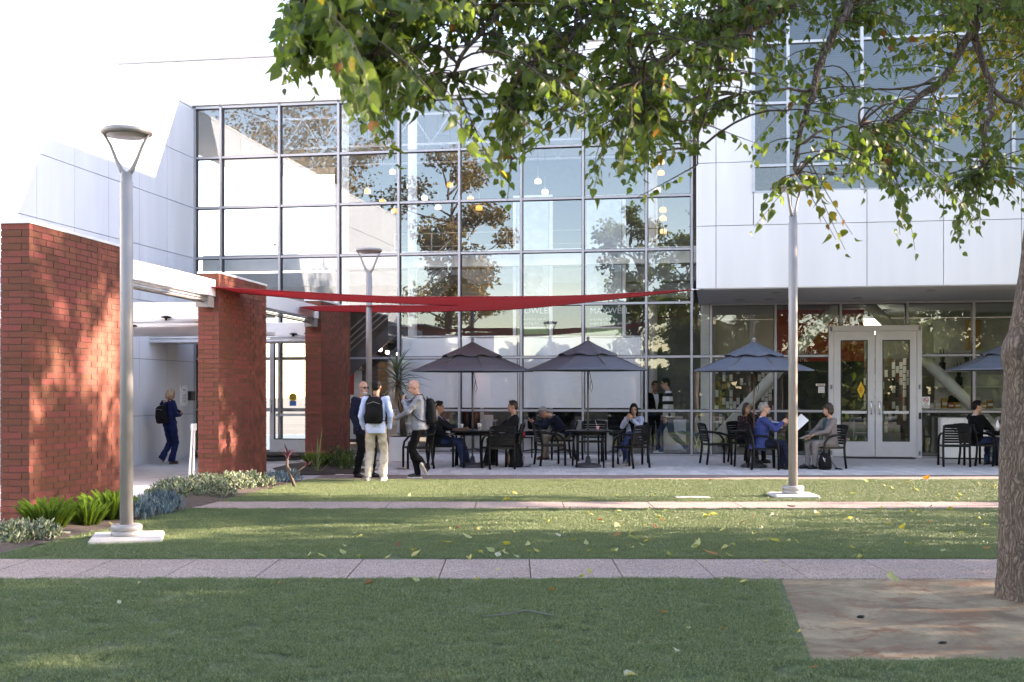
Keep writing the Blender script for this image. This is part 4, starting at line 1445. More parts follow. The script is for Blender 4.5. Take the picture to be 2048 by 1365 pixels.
# lawns of artificial turf: a backing sheet each, blades scattered on it
M_turf = pm('turf_backing', (0.05, 0.075, 0.022), 0.9, var=0.25, scale=5)
def blade_mat():
    m = bpy.data.materials.new('turf_blade'); m.use_nodes = True
    nt = m.node_tree; N, L = nt.nodes, nt.links; b = N['Principled BSDF']
    geo = N.new('ShaderNodeNewGeometry')
    nz = N.new('ShaderNodeTexNoise'); nz.inputs['Scale'].default_value = 90
    L.new(geo.outputs['Position'], nz.inputs['Vector'])
    n2 = N.new('ShaderNodeTexNoise'); n2.inputs['Scale'].default_value = 0.9; n2.inputs['Detail'].default_value = 5
    L.new(geo.outputs['Position'], n2.inputs['Vector'])
    rp = N.new('ShaderNodeValToRGB')
    els = rp.color_ramp.elements
    els[0].position = 0.30; els[0].color = (0.066, 0.112, 0.034, 1)
    els[1].position = 0.72; els[1].color = (0.34, 0.36, 0.22, 1)
    e = els.new(0.5); e.color = (0.140, 0.208, 0.070, 1)
    L.new(nz.outputs['Fac'], rp.inputs['Fac'])
    mr = N.new('ShaderNodeMapRange'); mr.inputs['To Min'].default_value = 0.86; mr.inputs['To Max'].default_value = 1.14
    L.new(n2.outputs['Fac'], mr.inputs['Value'])
    hs = N.new('ShaderNodeHueSaturation'); L.new(rp.outputs['Color'], hs.inputs['Color']); L.new(mr.outputs['Result'], hs.inputs['Value'])
    L.new(hs.outputs['Color'], b.inputs['Base Color'])
    b.inputs['Roughness'].default_value = 0.42
    b.inputs['Specular IOR Level'].default_value = 0.5
    tl = N.new('ShaderNodeBsdfTranslucent'); L.new(hs.outputs['Color'], tl.inputs['Color'])
    mx = N.new('ShaderNodeMixShader'); mx.inputs['Fac'].default_value = 0.25
    out = [n for n in N if n.type == 'OUTPUT_MATERIAL'][0]
    L.new(b.outputs[0], mx.inputs[1]); L.new(tl.outputs[0], mx.inputs[2]); L.new(mx.outputs[0], out.inputs['Surface'])
    return m
M_blade = blade_mat()

def grass_nodes():
    g = bpy.data.node_groups.new('turf_scatter', 'GeometryNodeTree')
    g.interface.new_socket('Geometry', in_out='INPUT', socket_type='NodeSocketGeometry')
    g.interface.new_socket('Geometry', in_out='OUTPUT', socket_type='NodeSocketGeometry')
    N, L = g.nodes, g.links
    gi, go = N.new('NodeGroupInput'), N.new('NodeGroupOutput')
    # one tuft: blades on a small square
    gr = N.new('GeometryNodeMeshGrid'); gr.inputs['Size X'].default_value = 0.13; gr.inputs['Size Y'].default_value = 0.13
    gr.inputs['Vertices X'].default_value = 2; gr.inputs['Vertices Y'].default_value = 2
    dp = N.new('GeometryNodeDistributePointsOnFaces'); dp.inputs['Density'].default_value = 3600
    L.new(gr.outputs['Mesh'], dp.inputs['Mesh'])
    cn = N.new('GeometryNodeMeshCone'); cn.inputs['Vertices'].default_value = 3
    cn.fill_type = 'NONE'
    cn.inputs['Radius Top'].default_value = 0.0; cn.inputs['Radius Bottom'].default_value = 0.0019; cn.inputs['Depth'].default_value = 0.019
    tr = N.new('GeometryNodeTransform'); L.new(cn.outputs['Mesh'], tr.inputs['Geometry'])
    tr.inputs['Translation'].default_value = (0, 0, 0.009)
    rv = N.new('FunctionNodeRandomValue'); rv.data_type = 'FLOAT_VECTOR'
    rv.inputs[0].default_value = (-0.75, -0.75, 0); rv.inputs[1].default_value = (0.75, 0.75, 6.28)
    rs = N.new('FunctionNodeRandomValue'); rs.data_type = 'FLOAT'
    rs.inputs[2].default_value = 0.6; rs.inputs[3].default_value = 1.25
    ip = N.new('GeometryNodeInstanceOnPoints')
    L.new(dp.outputs['Points'], ip.inputs['Points']); L.new(tr.outputs['Geometry'], ip.inputs['Instance'])
    L.new(rv.outputs[0], ip.inputs['Rotation']); L.new(rs.outputs[1], ip.inputs['Scale'])
    rl = N.new('GeometryNodeRealizeInstances'); L.new(ip.outputs['Instances'], rl.inputs['Geometry'])
    sm = N.new('GeometryNodeSetMaterial'); sm.inputs['Material'].default_value = M_blade
    L.new(rl.outputs['Geometry'], sm.inputs['Geometry'])
    # tufts over the lawn
    d2 = N.new('GeometryNodeDistributePointsOnFaces'); d2.inputs['Density'].default_value = 240
    L.new(gi.outputs[0], d2.inputs['Mesh'])
    r2 = N.new('FunctionNodeRandomValue'); r2.data_type = 'FLOAT_VECTOR'
    r2.inputs[0].default_value = (-0.05, -0.05, 0); r2.inputs[1].default_value = (0.05, 0.05, 6.28)
    i2 = N.new('GeometryNodeInstanceOnPoints')
    L.new(d2.outputs['Points'], i2.inputs['Points']); L.new(sm.outputs['Geometry'], i2.inputs['Instance'])
    L.new(r2.outputs[0], i2.inputs['Rotation'])
    L.new(i2.outputs['Instances'], go.inputs[0])
    return g
GG = grass_nodes()

def bed_x(y):                      # the right edge of the planting bed, along the pillars
    return -4.85 + 0.129 * (y - 11.4)

DX0, DX1, DY0, DY1 = (1.73, 2.20), 9.0, 6.92, 9.75     # the bare patch under the tree
def poly_sheet(name, polys, z, mat, kind='structure'):
    b = MB()
    for p in polys:
        b.add([(x, y, z) for x, y in p], [tuple(range(len(p)))])
    return tag(b.build(name, mat), kind=kind)
near = [[(-12, 1.0), (12, 1.0), (12, DY0), (DX0[0], DY0), (-12, DY0)], [(-12, DY0), (DX0[0], DY0), (DX0[1], DY1), (DX0[1] + .02, PY_N[0]), (-12, PY_N[0])]]
mid = [[(bed_x(PY_N[1]), PY_N[1]), (14, PY_N[1]), (14, PY_F[0]), (bed_x(PY_F[0]), PY_F[0])]]
far = [[(bed_x(PY_F[1]), PY_F[1]), (15, PY_F[1]), (15, LAWN_F), (bed_x(LAWN_F), LAWN_F)]]
for nm, pl in (('near_lawn', near), ('middle_lawn', mid), ('far_lawn', far)):
    poly_sheet(nm, pl, 0.006, M_turf)
sc = [[[(-5.2, 4.6), (5.2, 4.6), (5.2, DY0 - .05), (DX0[0], DY0 - .05), (-5.2, DY0 - .05)], [(-5.2, DY0 - .05), (DX0[0] - .07, DY0 - .05), (DX0[1] - .07, DY1), (DX0[1] - .06, PY_N[0] - .045), (-5.2, PY_N[0] - .045)]],
      [[(bed_x(PY_N[1]) + .03, PY_N[1] + .045), (7.8, PY_N[1] + .045), (7.8, PY_F[0] - .005), (bed_x(PY_F[0]) + .03, PY_F[0] - .005)]],
      [[(bed_x(PY_F[1]) + .03, PY_F[1] + .005), (9.6, PY_F[1] + .005), (9.6, LAWN_F - .005), (bed_x(LAWN_F) + .03, LAWN_F - .005)]]]
for pl in sc:
    o = poly_sheet('turf_grass', pl, 0.0075, M_turf, kind='stuff')
    md = o.modifiers.new('scatter', 'NODES')
    md.node_group = GG

# the bare patch of earth and worn concrete round the tree
def dirt_mat():
    m = bpy.data.materials.new('bare_earth'); m.use_nodes = True
    nt = m.node_tree; N, L = nt.nodes, nt.links; b = N['Principled BSDF']
    tc = N.new('ShaderNodeTexCoord')
    def noise(s, d, r=0.6, dist=0.0):
        n = N.new('ShaderNodeTexNoise'); n.inputs['Scale'].default_value = s; n.inputs['Detail'].default_value = d
        n.inputs['Roughness'].default_value = r; n.inputs['Distortion'].default_value = dist
        L.new(tc.outputs['Object'], n.inputs['Vector']); return n
    def ramp(src, p0, c0, p1, c1):
        r = N.new('ShaderNodeValToRGB'); r.color_ramp.elements[0].position = p0; r.color_ramp.elements[0].color = (*c0, 1)
        r.color_ramp.elements[1].position = p1; r.color_ramp.elements[1].color = (*c1, 1); L.new(src, r.inputs['Fac']); return r
    n1, n2, n3 = noise(1.6, 8, 0.65, 0.6), noise(2.6, 9, 0.7, 1.2), noise(45, 4)
    r1 = ramp(n1.outputs['Fac'], 0.36, (0.115, 0.078, 0.046), 0.62, (0.262, 0.205, 0.128))
    msk = ramp(n2.outputs['Fac'], 0.50, (0, 0, 0), 0.62, (1, 1, 1))
    mx = N.new('ShaderNodeMix'); mx.data_type = 'RGBA'; L.new(msk.outputs['Color'], mx.inputs['Factor'])
    L.new(r1.outputs['Color'], mx.inputs['A']); mx.inputs['B'].default_value = (0.15, 0.072, 0.034, 1)
    mr = N.new('ShaderNodeMapRange'); mr.inputs['To Min'].default_value = 0.72; mr.inputs['To Max'].default_value = 1.25
    L.new(n3.outputs['Fac'], mr.inputs['Value'])
    hs = N.new('ShaderNodeHueSaturation'); L.new(mx.outputs['Result'], hs.inputs['Color']); L.new(mr.outputs['Result'], hs.inputs['Value'])
    L.new(hs.outputs['Color'], b.inputs['Base Color']); b.inputs['Roughness'].default_value = 0.92
    bp = N.new('ShaderNodeBump'); bp.inputs['Strength'].default_value = 0.6; bp.inputs['Distance'].default_value = 0.02
    L.new(n3.outputs['Fac'], bp.inputs['Height']); L.new(bp.outputs['Normal'], b.inputs['Normal'])
    return m
nx, ny = 60, 24
b = MB(); vs = []
for j in range(ny + 1):
    for i in range(nx + 1):
        y = DY0 + (PY_N[0] - 0.01 - DY0) * j / ny
        xl = DX0[0] + (DX0[1] - DX0[0]) * (y - DY0) / (DY1 - DY0)
        x = xl + (DX1 - xl) * (i / nx)
        z = 0.006 + 0.012 * math.sin(x * 2.3 + 1) * math.sin(y * 1.9) * min(1, 6 * min(i, nx - i) / nx) * min(1, 6 * min(j, ny - j) / ny)
        rr = math.hypot(x - 4.1, y - 8.9)
        z += 0.05 * math.exp(-(rr / 0.55) ** 2)
        vs.append((x, y, z))
b.add(vs, [(j * (nx + 1) + i, j * (nx + 1) + i + 1, (j + 1) * (nx + 1) + i + 1, (j + 1) * (nx + 1) + i) for j in range(ny) for i in range(nx)], 0, True)
tag(b.build('bare_earth', dirt_mat()), kind='structure')
for px, py in ((1721, 1238), (1885, 1291), (1061, 1340)):
    p = on_ground(px, py)
    b = MB(); b.ell((0, 0, 0.012), (0.028, 0.018, 0.014), 8, 6); b.ell((0.02, 0.006, 0.016), (0.012, 0.01, 0.009), 6, 5)
    tag(link('dark_pebble', b.mesh('dark_pebble', M_black), None, loc=p), 'small dark pebble lying on ' + ('the turf at the very front' if px < 1100 else 'the bare earth, nearer the ' + ('lamp post side' if px < 1800 else 'front edge')), 'pebble', 'dark pebbles in the foreground')

# planting bed along the pillars (mulch)
bed = MB()
vs = []
n = 40
for i in range(n + 1):
    y = 9.0 + (20.9 - 9.0) * i / n
    yy = y
    xr = bed_x(y)
    pr = PB1 + PW * (y - PB1.y)
    xl = max(pr.x - 0.1, -30)
    if 16.8 < y < 19.2: xl = pr.x + 0.0
    for k in range(7):
        x = xl + (xr - xl) * k / 6
        h = 0.012 + 0.035 * math.sin(math.pi * k / 6) + 0.012 * math.sin(7 * y + 3 * k)
        vs.append((x, y, max(0.004, h)))
bed.add(vs, [(i * 7 + k, i * 7 + k + 1, (i + 1) * 7 + k + 1, (i + 1) * 7 + k) for i in range(n) for k in range(6)], 0, True)
tag(bed.build('planting_bed', M_soil), kind='structure')
# small bed at the farthest pillar
b = MB(); vs = []
for i in range(11):
    for k in range(7):
        x = -4.7 + 2.0 * k / 6; y = 22.4 + 3.6 * i / 10 - 0.0
        x2 = x + 0.1 * math.sin(y * 3) - max(0, (y - 23.5)) * 0.10
        vs.append((x2, y, gz(x2, y) + 0.012 + 0.05 * math.sin(math.pi * k / 6) * math.sin(math.pi * i / 10)))
b.add(vs, [(i * 7 + k, i * 7 + k + 1, (i + 1) * 7 + k + 1, (i + 1) * 7 + k) for i in range(10) for k in range(6)], 0, True)
tag(b.build('pillar_bed', M_soil), kind='structure')
# ================================================================== trees and plants
rg = np.random.default_rng(5)
from mathutils.noise import noise as mnz
def bark_mat():
    m = bpy.data.materials.new('bark'); m.use_nodes = True
    nt = m.node_tree; N, L = nt.nodes, nt.links; b = N['Principled BSDF']
    tc = N.new('ShaderNodeTexCoord')
    nz = N.new('ShaderNodeTexNoise'); nz.inputs['Scale'].default_value = 5; nz.inputs['Detail'].default_value = 3
    L.new(tc.outputs['Object'], nz.inputs['Vector'])
    ad = N.new('ShaderNodeVectorMath'); ad.operation = 'MULTIPLY_ADD'
    L.new(nz.outputs['Color'], ad.inputs[0]); ad.inputs[1].default_value = (.16, .16, .1); L.new(tc.outputs['Object'], ad.inputs[2])
    mp = N.new('ShaderNodeMapping'); mp.inputs['Scale'].default_value = (1, 1, .10); L.new(ad.outputs[0], mp.inputs['Vector'])
    vo = N.new('ShaderNodeTexVoronoi'); vo.feature = 'DISTANCE_TO_EDGE'; vo.inputs['Scale'].default_value = 44
    L.new(mp.outputs['Vector'], vo.inputs['Vector'])
    n2 = N.new('ShaderNodeTexNoise'); n2.inputs['Scale'].default_value = 60; n2.inputs['Detail'].default_value = 6; L.new(mp.outputs['Vector'], n2.inputs['Vector'])
    mu = N.new('ShaderNodeMath'); mu.operation = 'MULTIPLY'; L.new(vo.outputs['Distance'], mu.inputs[0]); L.new(n2.outputs['Fac'], mu.inputs[1])
    rp = N.new('ShaderNodeValToRGB'); e = rp.color_ramp.elements
    e[0].position = 0.0; e[0].color = (.055, .040, .030, 1); e[1].position = .20; e[1].color = (.235, .18, .145, 1)
    q = e.new(.06); q.color = (.125, .092, .072, 1)
    L.new(mu.outputs[0], rp.inputs['Fac']); L.new(rp.outputs['Color'], b.inputs['Base Color'])
    b.inputs['Roughness'].default_value = .9
    bp = N.new('ShaderNodeBump'); bp.inputs['Strength'].default_value = 1.0; bp.inputs['Distance'].default_value = .06
    L.new(mu.outputs[0], bp.inputs['Height']); L.new(bp.outputs['Normal'], b.inputs['Normal'])
    MATS['bark'] = m
    return m
M_bark = bark_mat()
M_twig = pm('twig_bark', (0.085, 0.06, 0.045), 0.85, var=0.3, scale=12, bump=0.5)
M_leaf = leaf_mat('leaf_green', rough=0.42, trans=0.55, tboost=(1.65, 1.7, 0.8))
M_leaf_obj = None

# one leaf: ovate with a drawn-out tip, folded on its midrib and arched
def leaf_template(fold=0.35, arch=0.25, wd=0.36):
    st = [0.0, 0.12, 0.35, 0.6, 0.82, 1.0]
    hw = [0.03, 0.72, 1.0, 0.72, 0.3, 0.0]
    v, f = [], []
    for s, h in zip(st, hw):
        z = -arch * s * s
        c = (0, s, z)
        l = (-h * wd, s - 0.03 * h, z + fold * h * wd)
        r = (h * wd, s - 0.03 * h, z + fold * h * wd)
        v += [l, c, r]
    for i in range(len(st) - 1):
        a = 3 * i
        f += [(a, a + 1, a + 4, a + 3), (a + 1, a + 2, a + 5, a + 4)]
    return np.array(v), f
LTV, LTF = leaf_template()

def frames(dirs, normals):
    """rotation matrices with local y along dirs and local z near normals"""
    y = dirs / np.linalg.norm(dirs, axis=1, keepdims=True)
    x = np.cross(y, normals); x /= (np.linalg.norm(x, axis=1, keepdims=True) + 1e-9)
    z = np.cross(x, y)
    return np.stack([x, y, z], axis=2)

def bez(p0, p1, p2, n):
    return [p0 * (1 - t) ** 2 + p1 * 2 * t * (1 - t) + p2 * t * t for t in [i / (n - 1) for i in range(n)]]

# ---------------- the big tree whose crown hangs into the picture
tree = thing('shade_tree', 'leafy tree with rough brown trunk at the right edge, crown overhead', 'tree', (4.08, 8.86, 0))
# trunk: follows the photo's leaning left edge
tr_pts = [(0.34, 0, 0.232, -.15), (0.34, 0, 0.222, 0.08), (0.345, 0, 0.21, .5), (0.345, 0.02, 0.205, 1.1), (0.375, 0.03, 0.20, 1.55), (0.36, 0.02, 0.185, 1.85), (0.43, 0.02, 0.185, 2.2), (0.49, 0.03, 0.185, 2.6), (0.55, 0.05, 0.19, 3.1), (0.60, 0.05, 0.2, 3.5), (0.62, 0.1, 0.18, 4.2)]
TX, TY = 3.49, 8.86
b = MB()
nseg = 72
vs = []
hs = []
for k in range(len(tr_pts) - 1):
    for q in range(9):
        t = q / 9
        hs.append([tr_pts[k][i] * (1 - t) + tr_pts[k + 1][i] * t for i in range(4)])
hs.append(list(tr_pts[-1]))
for cx, cy_, r, z in hs:
    for k in range(nseg):
        a = 2 * math.pi * k / nseg
        rr = r * (1 + 0.04 * math.sin(3 * a + z) + 0.03 * abs(math.sin(5.5 * a + 1.2 * math.sin(z * 2.1))) + 0.045 * abs(math.sin(11 * a + 1.5 * math.sin(z * 3.3 + a))) + rnd.uniform(-.012, .012))
        if z < 0.2: rr *= 1 + 0.08 * (0.2 - z) * (1 + math.sin(5 * a))
        if 1.72 < z < 2.0 and 2.5 < a < 3.9: rr *= 1 + 0.13 * math.sin((z - 1.72) / 0.28 * math.pi)
        vs.append((TX + cx + rr * math.cos(a), TY + cy_ + rr * math.sin(a), z))
m_ = len(hs)
b.add(vs, [(i * nseg + k, i * nseg + (k + 1) % nseg, (i + 1) * nseg + (k + 1) % nseg, (i + 1) * nseg + k) for i in range(m_ - 1) for k in range(nseg)], 0, True)
trunk = b.build('trunk', M_bark, tree, True)
FORK = Vector((TX + 0.62, TY + 0.1, 4.1))

# limbs: photo columns/rows with a distance, coming down from the fork above the frame
def path(pts):
    return [at(px, py, Y) for px, py, Y in pts]
limbs = [
    ([(1900, -420, 8.4), (1760, -240, 7.6), (1700, 0, 7.0), (1690, 30, 6.95), (1650, 100, 6.9), (1628, 180, 6.85), (1610, 240, 6.8), (1592, 290, 6.8), (1594, 350, 6.75)], 0.035, 0.010),
    ([(1990, -380, 8.6), (1960, -150, 8.3), (1950, 0, 8.1), (1945, 60, 8.1), (1880, 165, 8.0), (1830, 200, 7.9), (1790, 240, 7.8), (1757, 277, 7.7)], 0.045, 0.012),
    ([(1945, 60, 8.1), (1960, 110, 8.05), (1985, 180, 8.0), (1980, 230, 7.9), (1968, 280, 7.9), (1967, 335, 7.8)], 0.028, 0.010),
    ([(1985, 180, 8.0), (2010, 200, 7.9), (2060, 225, 7.8)], 0.02, 0.010),
    ([(1860, -420, 8.2), (1720, -150, 7.4), (1596, 0, 6.7), (1552, 25, 6.6), (1500, 58, 6.5), (1446, 92, 6.4), (1390, 92, 6.35), (1330, 120, 6.3), (1290, 150, 6.2)], 0.034, 0.008),
    ([(1720, -150, 7.4), (1560, -40, 6.9), (1500, 17, 6.8), (1430, 45, 6.7), (1350, 95, 6.6), (1320, 130, 6.6), (1275, 180, 6.5)], 0.022, 0.007),
    ([(1840, -430, 8.0), (1500, -300, 6.6), (1290, -120, 6.1), (1225, 5, 5.9), (1230, 70, 5.9), (1262, 125, 5.85), (1285, 180, 5.8), (1288, 225, 5.8)], 0.030, 0.008),
    ([(1225, 5, 5.9), (1150, 70, 5.8), (1070, 120, 5.75), (1020, 190, 5.7)], 0.016, 0.005),
    ([(1840, -430, 8.0), (1400, -380, 6.2), (1150, -200, 5.8), (985, 40, 5.6), (925, 110, 5.55), (905, 155, 5.5)], 0.024, 0.007),
    ([(1150, -200, 5.8), (980, -90, 5.5), (870, 20, 5.3), (800, 45, 5.25), (740, 110, 5.2)], 0.018, 0.006),
    ([(980, -90, 5.5), (800, -110, 5.1), (680, -30, 5.0), (620, 60, 4.95)], 0.018, 0.005),
    ([(1446, 92, 6.4), (1420, 180, 6.35), (1400, 270, 6.3), (1395, 330, 6.3)], 0.012, 0.004),
    ([(1628, 180, 6.85), (1560, 175, 6.8), (1480, 190, 6.7)], 0.010, 0.004),
    ([(1594, 290, 6.8), (1650, 260, 6.9), (1720, 250, 7.0)], 0.010, 0.004),
    ([(1950, -150, 8.3), (2050, 0, 8.5), (2200, 120, 8.7)], 0.04, 0.012),
    ([(1880, 165, 8.0), (1780, 180, 7.9), (1690, 182, 7.8)], 0.010, 0.004),
]
bpts = []
for pts, r0, r1 in limbs:
    P = path(pts)
    # smooth and roughen
    Q = []
    for i in range(len(P) - 1):
        for q in range(4):
            t = q / 4
            p = P[i].lerp(P[i + 1], t)
            p += Vector((rnd.gauss(0, .006), rnd.gauss(0, .01), rnd.gauss(0, .006)))
            Q.append(p)
    Q.append(P[-1])
    if pts[0][1] < -300:
        Q = bez(FORK, (FORK + Q[0]) / 2 + Vector((0, 0, 0.5)), Q[0], 6)[:-1] + Q
        rr = [0.075 + (r0 - 0.075) * min(1, i / 6) if i < 6 else r0 + (r1 - r0) * (i - 5) / (len(Q) - 6) for i in range(len(Q))]
    else:
        rr = [r0 + (r1 - r0) * i / (len(Q) - 1) for i in range(len(Q))]
    b = MB(); b.tube(Q, rr, 8)
    b.build('limb', M_bark if r0 > 0.02 else M_twig, tree, True)
    bpts += Q
# limbs of the crown outside the frame
for tgt in ((8.0, 9.0, 6.5), (7.0, 5.0, 6.5), (3.0, 5.5, 6.8), (5.0, 12.5, 7.0), (1.0, 4.5, 6.0), (8.5, 12, 6.0), (5.0, 8.5, 8.5), (-1.0, 5.2, 5.8)):
    T = Vector(tgt)
    Q = bez(FORK, (FORK + T) / 2 + Vector((0, 0, 0.9)), T, 12)
    b = MB(); b.tube(Q, [0.09 - 0.075 * i / 11 for i in range(12)], 8); b.build('limb', M_bark, tree, True)
    bpts += Q[3:]
BP = np.array([list(p) for p in bpts])

# silhouette of the hanging foliage in the photo: lowest row for a column
SX = [545, 560, 600, 640, 680, 700, 740, 780, 805, 850, 900, 930, 960, 990, 1015, 1045, 1080, 1110, 1150, 1180, 1210, 1250, 1280, 1310, 1350, 1400, 1430, 1450, 1480, 1510, 1535, 1560, 1600, 1640, 1660, 1690, 1720, 1750, 1800, 1830, 1880, 1920, 1960, 2000, 2060, 2200]
SY = [60, 190, 175, 205, 160, 255, 320, 350, 300, 200, 205, 235, 240, 400, 420, 290, 290, 330, 320, 415, 375, 395, 415, 370, 330, 325, 215, 260, 330, 390, 320, 290, 320, 350, 420, 440, 420, 420, 450, 500, 470, 510, 480, 430, 430, 420]
def lowest(px): return float(np.interp(px, SX, SY))

twig_segs, L_pos, L_dir, L_nrm, L_sc, L_tint = [], [], [], [], [], []
def leaf_tint(yel=0.0):
    r = rg.random()
    if r < 0.008 + yel * 0.25: return (0.30, 0.22, 0.03)
    if r < 0.02 + yel * 0.3: return (0.16, 0.075, 0.03)
    g = rg.random()
    c = np.array((0.054, 0.094, 0.026)) * (1 - g) + np.array((0.105, 0.150, 0.044)) * g
    if yel: c = c * (1 - yel * .6) + np.array((0.19, 0.18, 0.03)) * yel * .6
    return tuple(c * rg.uniform(0.8, 1.2))

def twig(tip, length, yel=0.0, lsize=0.062, leaves=None, start=None):
    """a drooping twig that ends at tip, with alternate hanging leaves"""
    d2 = ((BP - np.array(tip)) ** 2).sum(1) - 0.0
    # spring from a limb that lies above the tip when there is one close by
    up = BP[:, 2] > tip[2] + 0.05
    cand = np.where(up, d2, d2 + 4.0)
    k = int(np.argmin(cand))
    root = Vector(BP[k])
    if (root - tip).length > length * 1.6:
        root_near = tip + (root - tip).normalized() * length * 1.3 + Vector((0, 0, 0.15))
    else:
        root_near = root
    mid_ = (root_near + tip) / 2 + Vector((rnd.gauss(0, .04), rnd.gauss(0, .06), 0.16 * length + rnd.gauss(0, .03)))
    Q = bez(root_near, mid_, tip, 7)
    twig_segs.append((Q, 0.0042, 0.0016))
    if root_near is not root:
        Q2 = bez(root, (root + root_near) / 2 + Vector((rnd.gauss(0, .05), rnd.gauss(0, .05), 0.12)), root_near, 6)
        twig_segs.append((Q2, 0.008, 0.0042))
    L_ = sum((Q[i + 1] - Q[i]).length for i in range(6))
    n = leaves or max(5, int(L_ / 0.036))
    for i in range(n):
        t = 0.12 + 0.88 * i / max(1, n - 1)
        s = min(5.999, t * 6); j = int(s)
        p = Q[j].lerp(Q[j + 1], s - j)
        td = (Q[j + 1] - Q[j]).normalized()
        sd = td.cross(Vector((0, 0, 1)))
        if sd.length < .1: sd = Vector((1, 0, 0))
        sd.normalize()
        side = 1 if i % 2 else -1
        d = td * 0.45 + sd * side * rnd.uniform(.2, .7) + Vector((rnd.gauss(0, .25), rnd.gauss(0, .25), -rnd.uniform(.35, 1.1)))
        d.normalize()
        nrm = Vector((rnd.gauss(0, .6), rnd.gauss(0, .6) , 0.55)) + sd * side * -.3
        pet = p + d * 0.025
        L_pos.append(tuple(pet)); L_dir.append(tuple(d)); L_nrm.append(tuple(nrm))
        L_sc.append(lsize * rnd.uniform(0.6, 1.2) * (0.8 if t > .9 else 1)); L_tint.append(leaf_tint(yel))

n_t = 0
tries = 0
while n_t < 1420 and tries < 22000:
    tries += 1
    px = rnd.uniform(555, 2140)
    low = lowest(px) - 32
    py = rnd.uniform(-70, low)
    # thinner where the office windows show through
    if 1480 < px < 1840 and 60 < py < 300 and rnd.random() < 0.72: continue
    if 1420 < px < 1560 and 225 < py and rnd.random() < 0.5: continue
    if 830 < px < 990 and 50 < py < 215 and rnd.random() < 0.88: continue
    if 760 < px < 990 and 120 < py < 330 and rnd.random() < .45: continue
    if px < 760 and rnd.random() < 0.25: continue
    if 990 < px < 1480 and 60 < py and mnz(Vector((px * .012, py * .016, 2.0))) < -.12: continue
    if px >= 1560 and py > 120 and mnz(Vector((px * .011, py * .015, 7.0))) < -.18: continue
    Yc = np.interp(px, [550, 900, 1300, 1700, 2100], [5.2, 5.7, 6.4, 7.3, 8.0])
    Y = Yc + rnd.gauss(0, .55)
    yel = 0.0
    if 1830 < px and 40 < py < 260 and rnd.random() < .75:
        yel = 0.8; Y += 1.6  # sunlit foliage here is put into the leaf colour as a yellow tint
    tip = at(px, py, Y)
    twig(tip, rnd.uniform(0.3, 0.6), yel, lsize=0.071 if px < 900 else 0.057)
    n_t += 1
# sprigs that hang clear below the rest
for px, py, Y, n, yl in ((1508, 455, 6.6, 8, 0), (1520, 420, 6.6, 8, 0), (1540, 380, 6.7, 8, 0), (1690, 500, 7.0, 8, .9), (1672, 480, 7.0, 6, .9), (1705, 470, 7.0, 6, .7), (1800, 470, 7.3, 8, 0), (1830, 500, 7.3, 8, 0), (1812, 440, 7.3, 7, .5),
                         (1920, 500, 7.6, 9, 0), (1015, 400, 5.8, 8, 0), (1002, 370, 5.8, 8, 0), (1185, 390, 6.1, 8, 0), (1275, 395, 6.2, 8, 0), (790, 320, 5.4, 8, .1), (775, 290, 5.4, 8, 0), (625, 180, 5.0, 8, 0), (565, 165, 5.0, 8, 0), (1625, 385, 6.8, 6, 0), (2040, 410, 7.8, 9, 0), (1960, 450, 7.7, 9, 0), (1990, 400, 7.7, 9, 0)):
    twig(at(px, py, Y), 0.32, yl, leaves=n + 2)
# crown above and outside the frame
for k in range(190):
    x, y = rnd.uniform(-2.2, 9.2), rnd.uniform(4.2, 13.2)
    zl = HC + (HZ + 60) / FP * y
    z = zl + rnd.random() ** 1.3 * 4.2
    if (x - 3.8) ** 2 / 36 + (y - 8.6) ** 2 / 26 + (z - 4.5) ** 2 / 26 > 1.0: continue
    twig(Vector((x, y, z)), rnd.uniform(0.5, 1.0), 0.1, lsize=0.125, leaves=15)
b = MB()
for Q, r0, r1 in twig_segs:
    b.tube(Q, [r0 + (r1 - r0) * i / (len(Q) - 1) for i in range(len(Q))], 4, cap=False)
tag(b.build('twig', M_twig, tree, True), kind='stuff')
LP, LD, LN, LS, LT = map(np.array, (L_pos, L_dir, L_nrm, L_sc, L_tint))
RM = frames(LD, LN)
# which leaves show largest
pyx = (LP[:, 0] / LP[:, 1]) * FP + 1024
pyy = HZ - (LP[:, 2] - HC) / LP[:, 1] * FP
vis = (pyx > 540) & (pyx < 2048) & (pyy > 0) & (pyy < 540)
size = np.where(vis, LS / LP[:, 1], 0)
order = np.argsort(-size)
big, rest_i = order[:298], order[298:]
for q_, (fo, ar, wd_) in enumerate(((.35, .25, .36), (.75, .55, .33), (.15, -.25, .40), (.55, .95, .30))):
    ii = rest_i[q_::4]
    scatter_mesh('foliage', M_leaf, leaf_template(fo, ar, wd_)[0], LTF, LP[ii], RM[ii], LS[ii], LT[ii], tree)['kind'] = 'stuff'
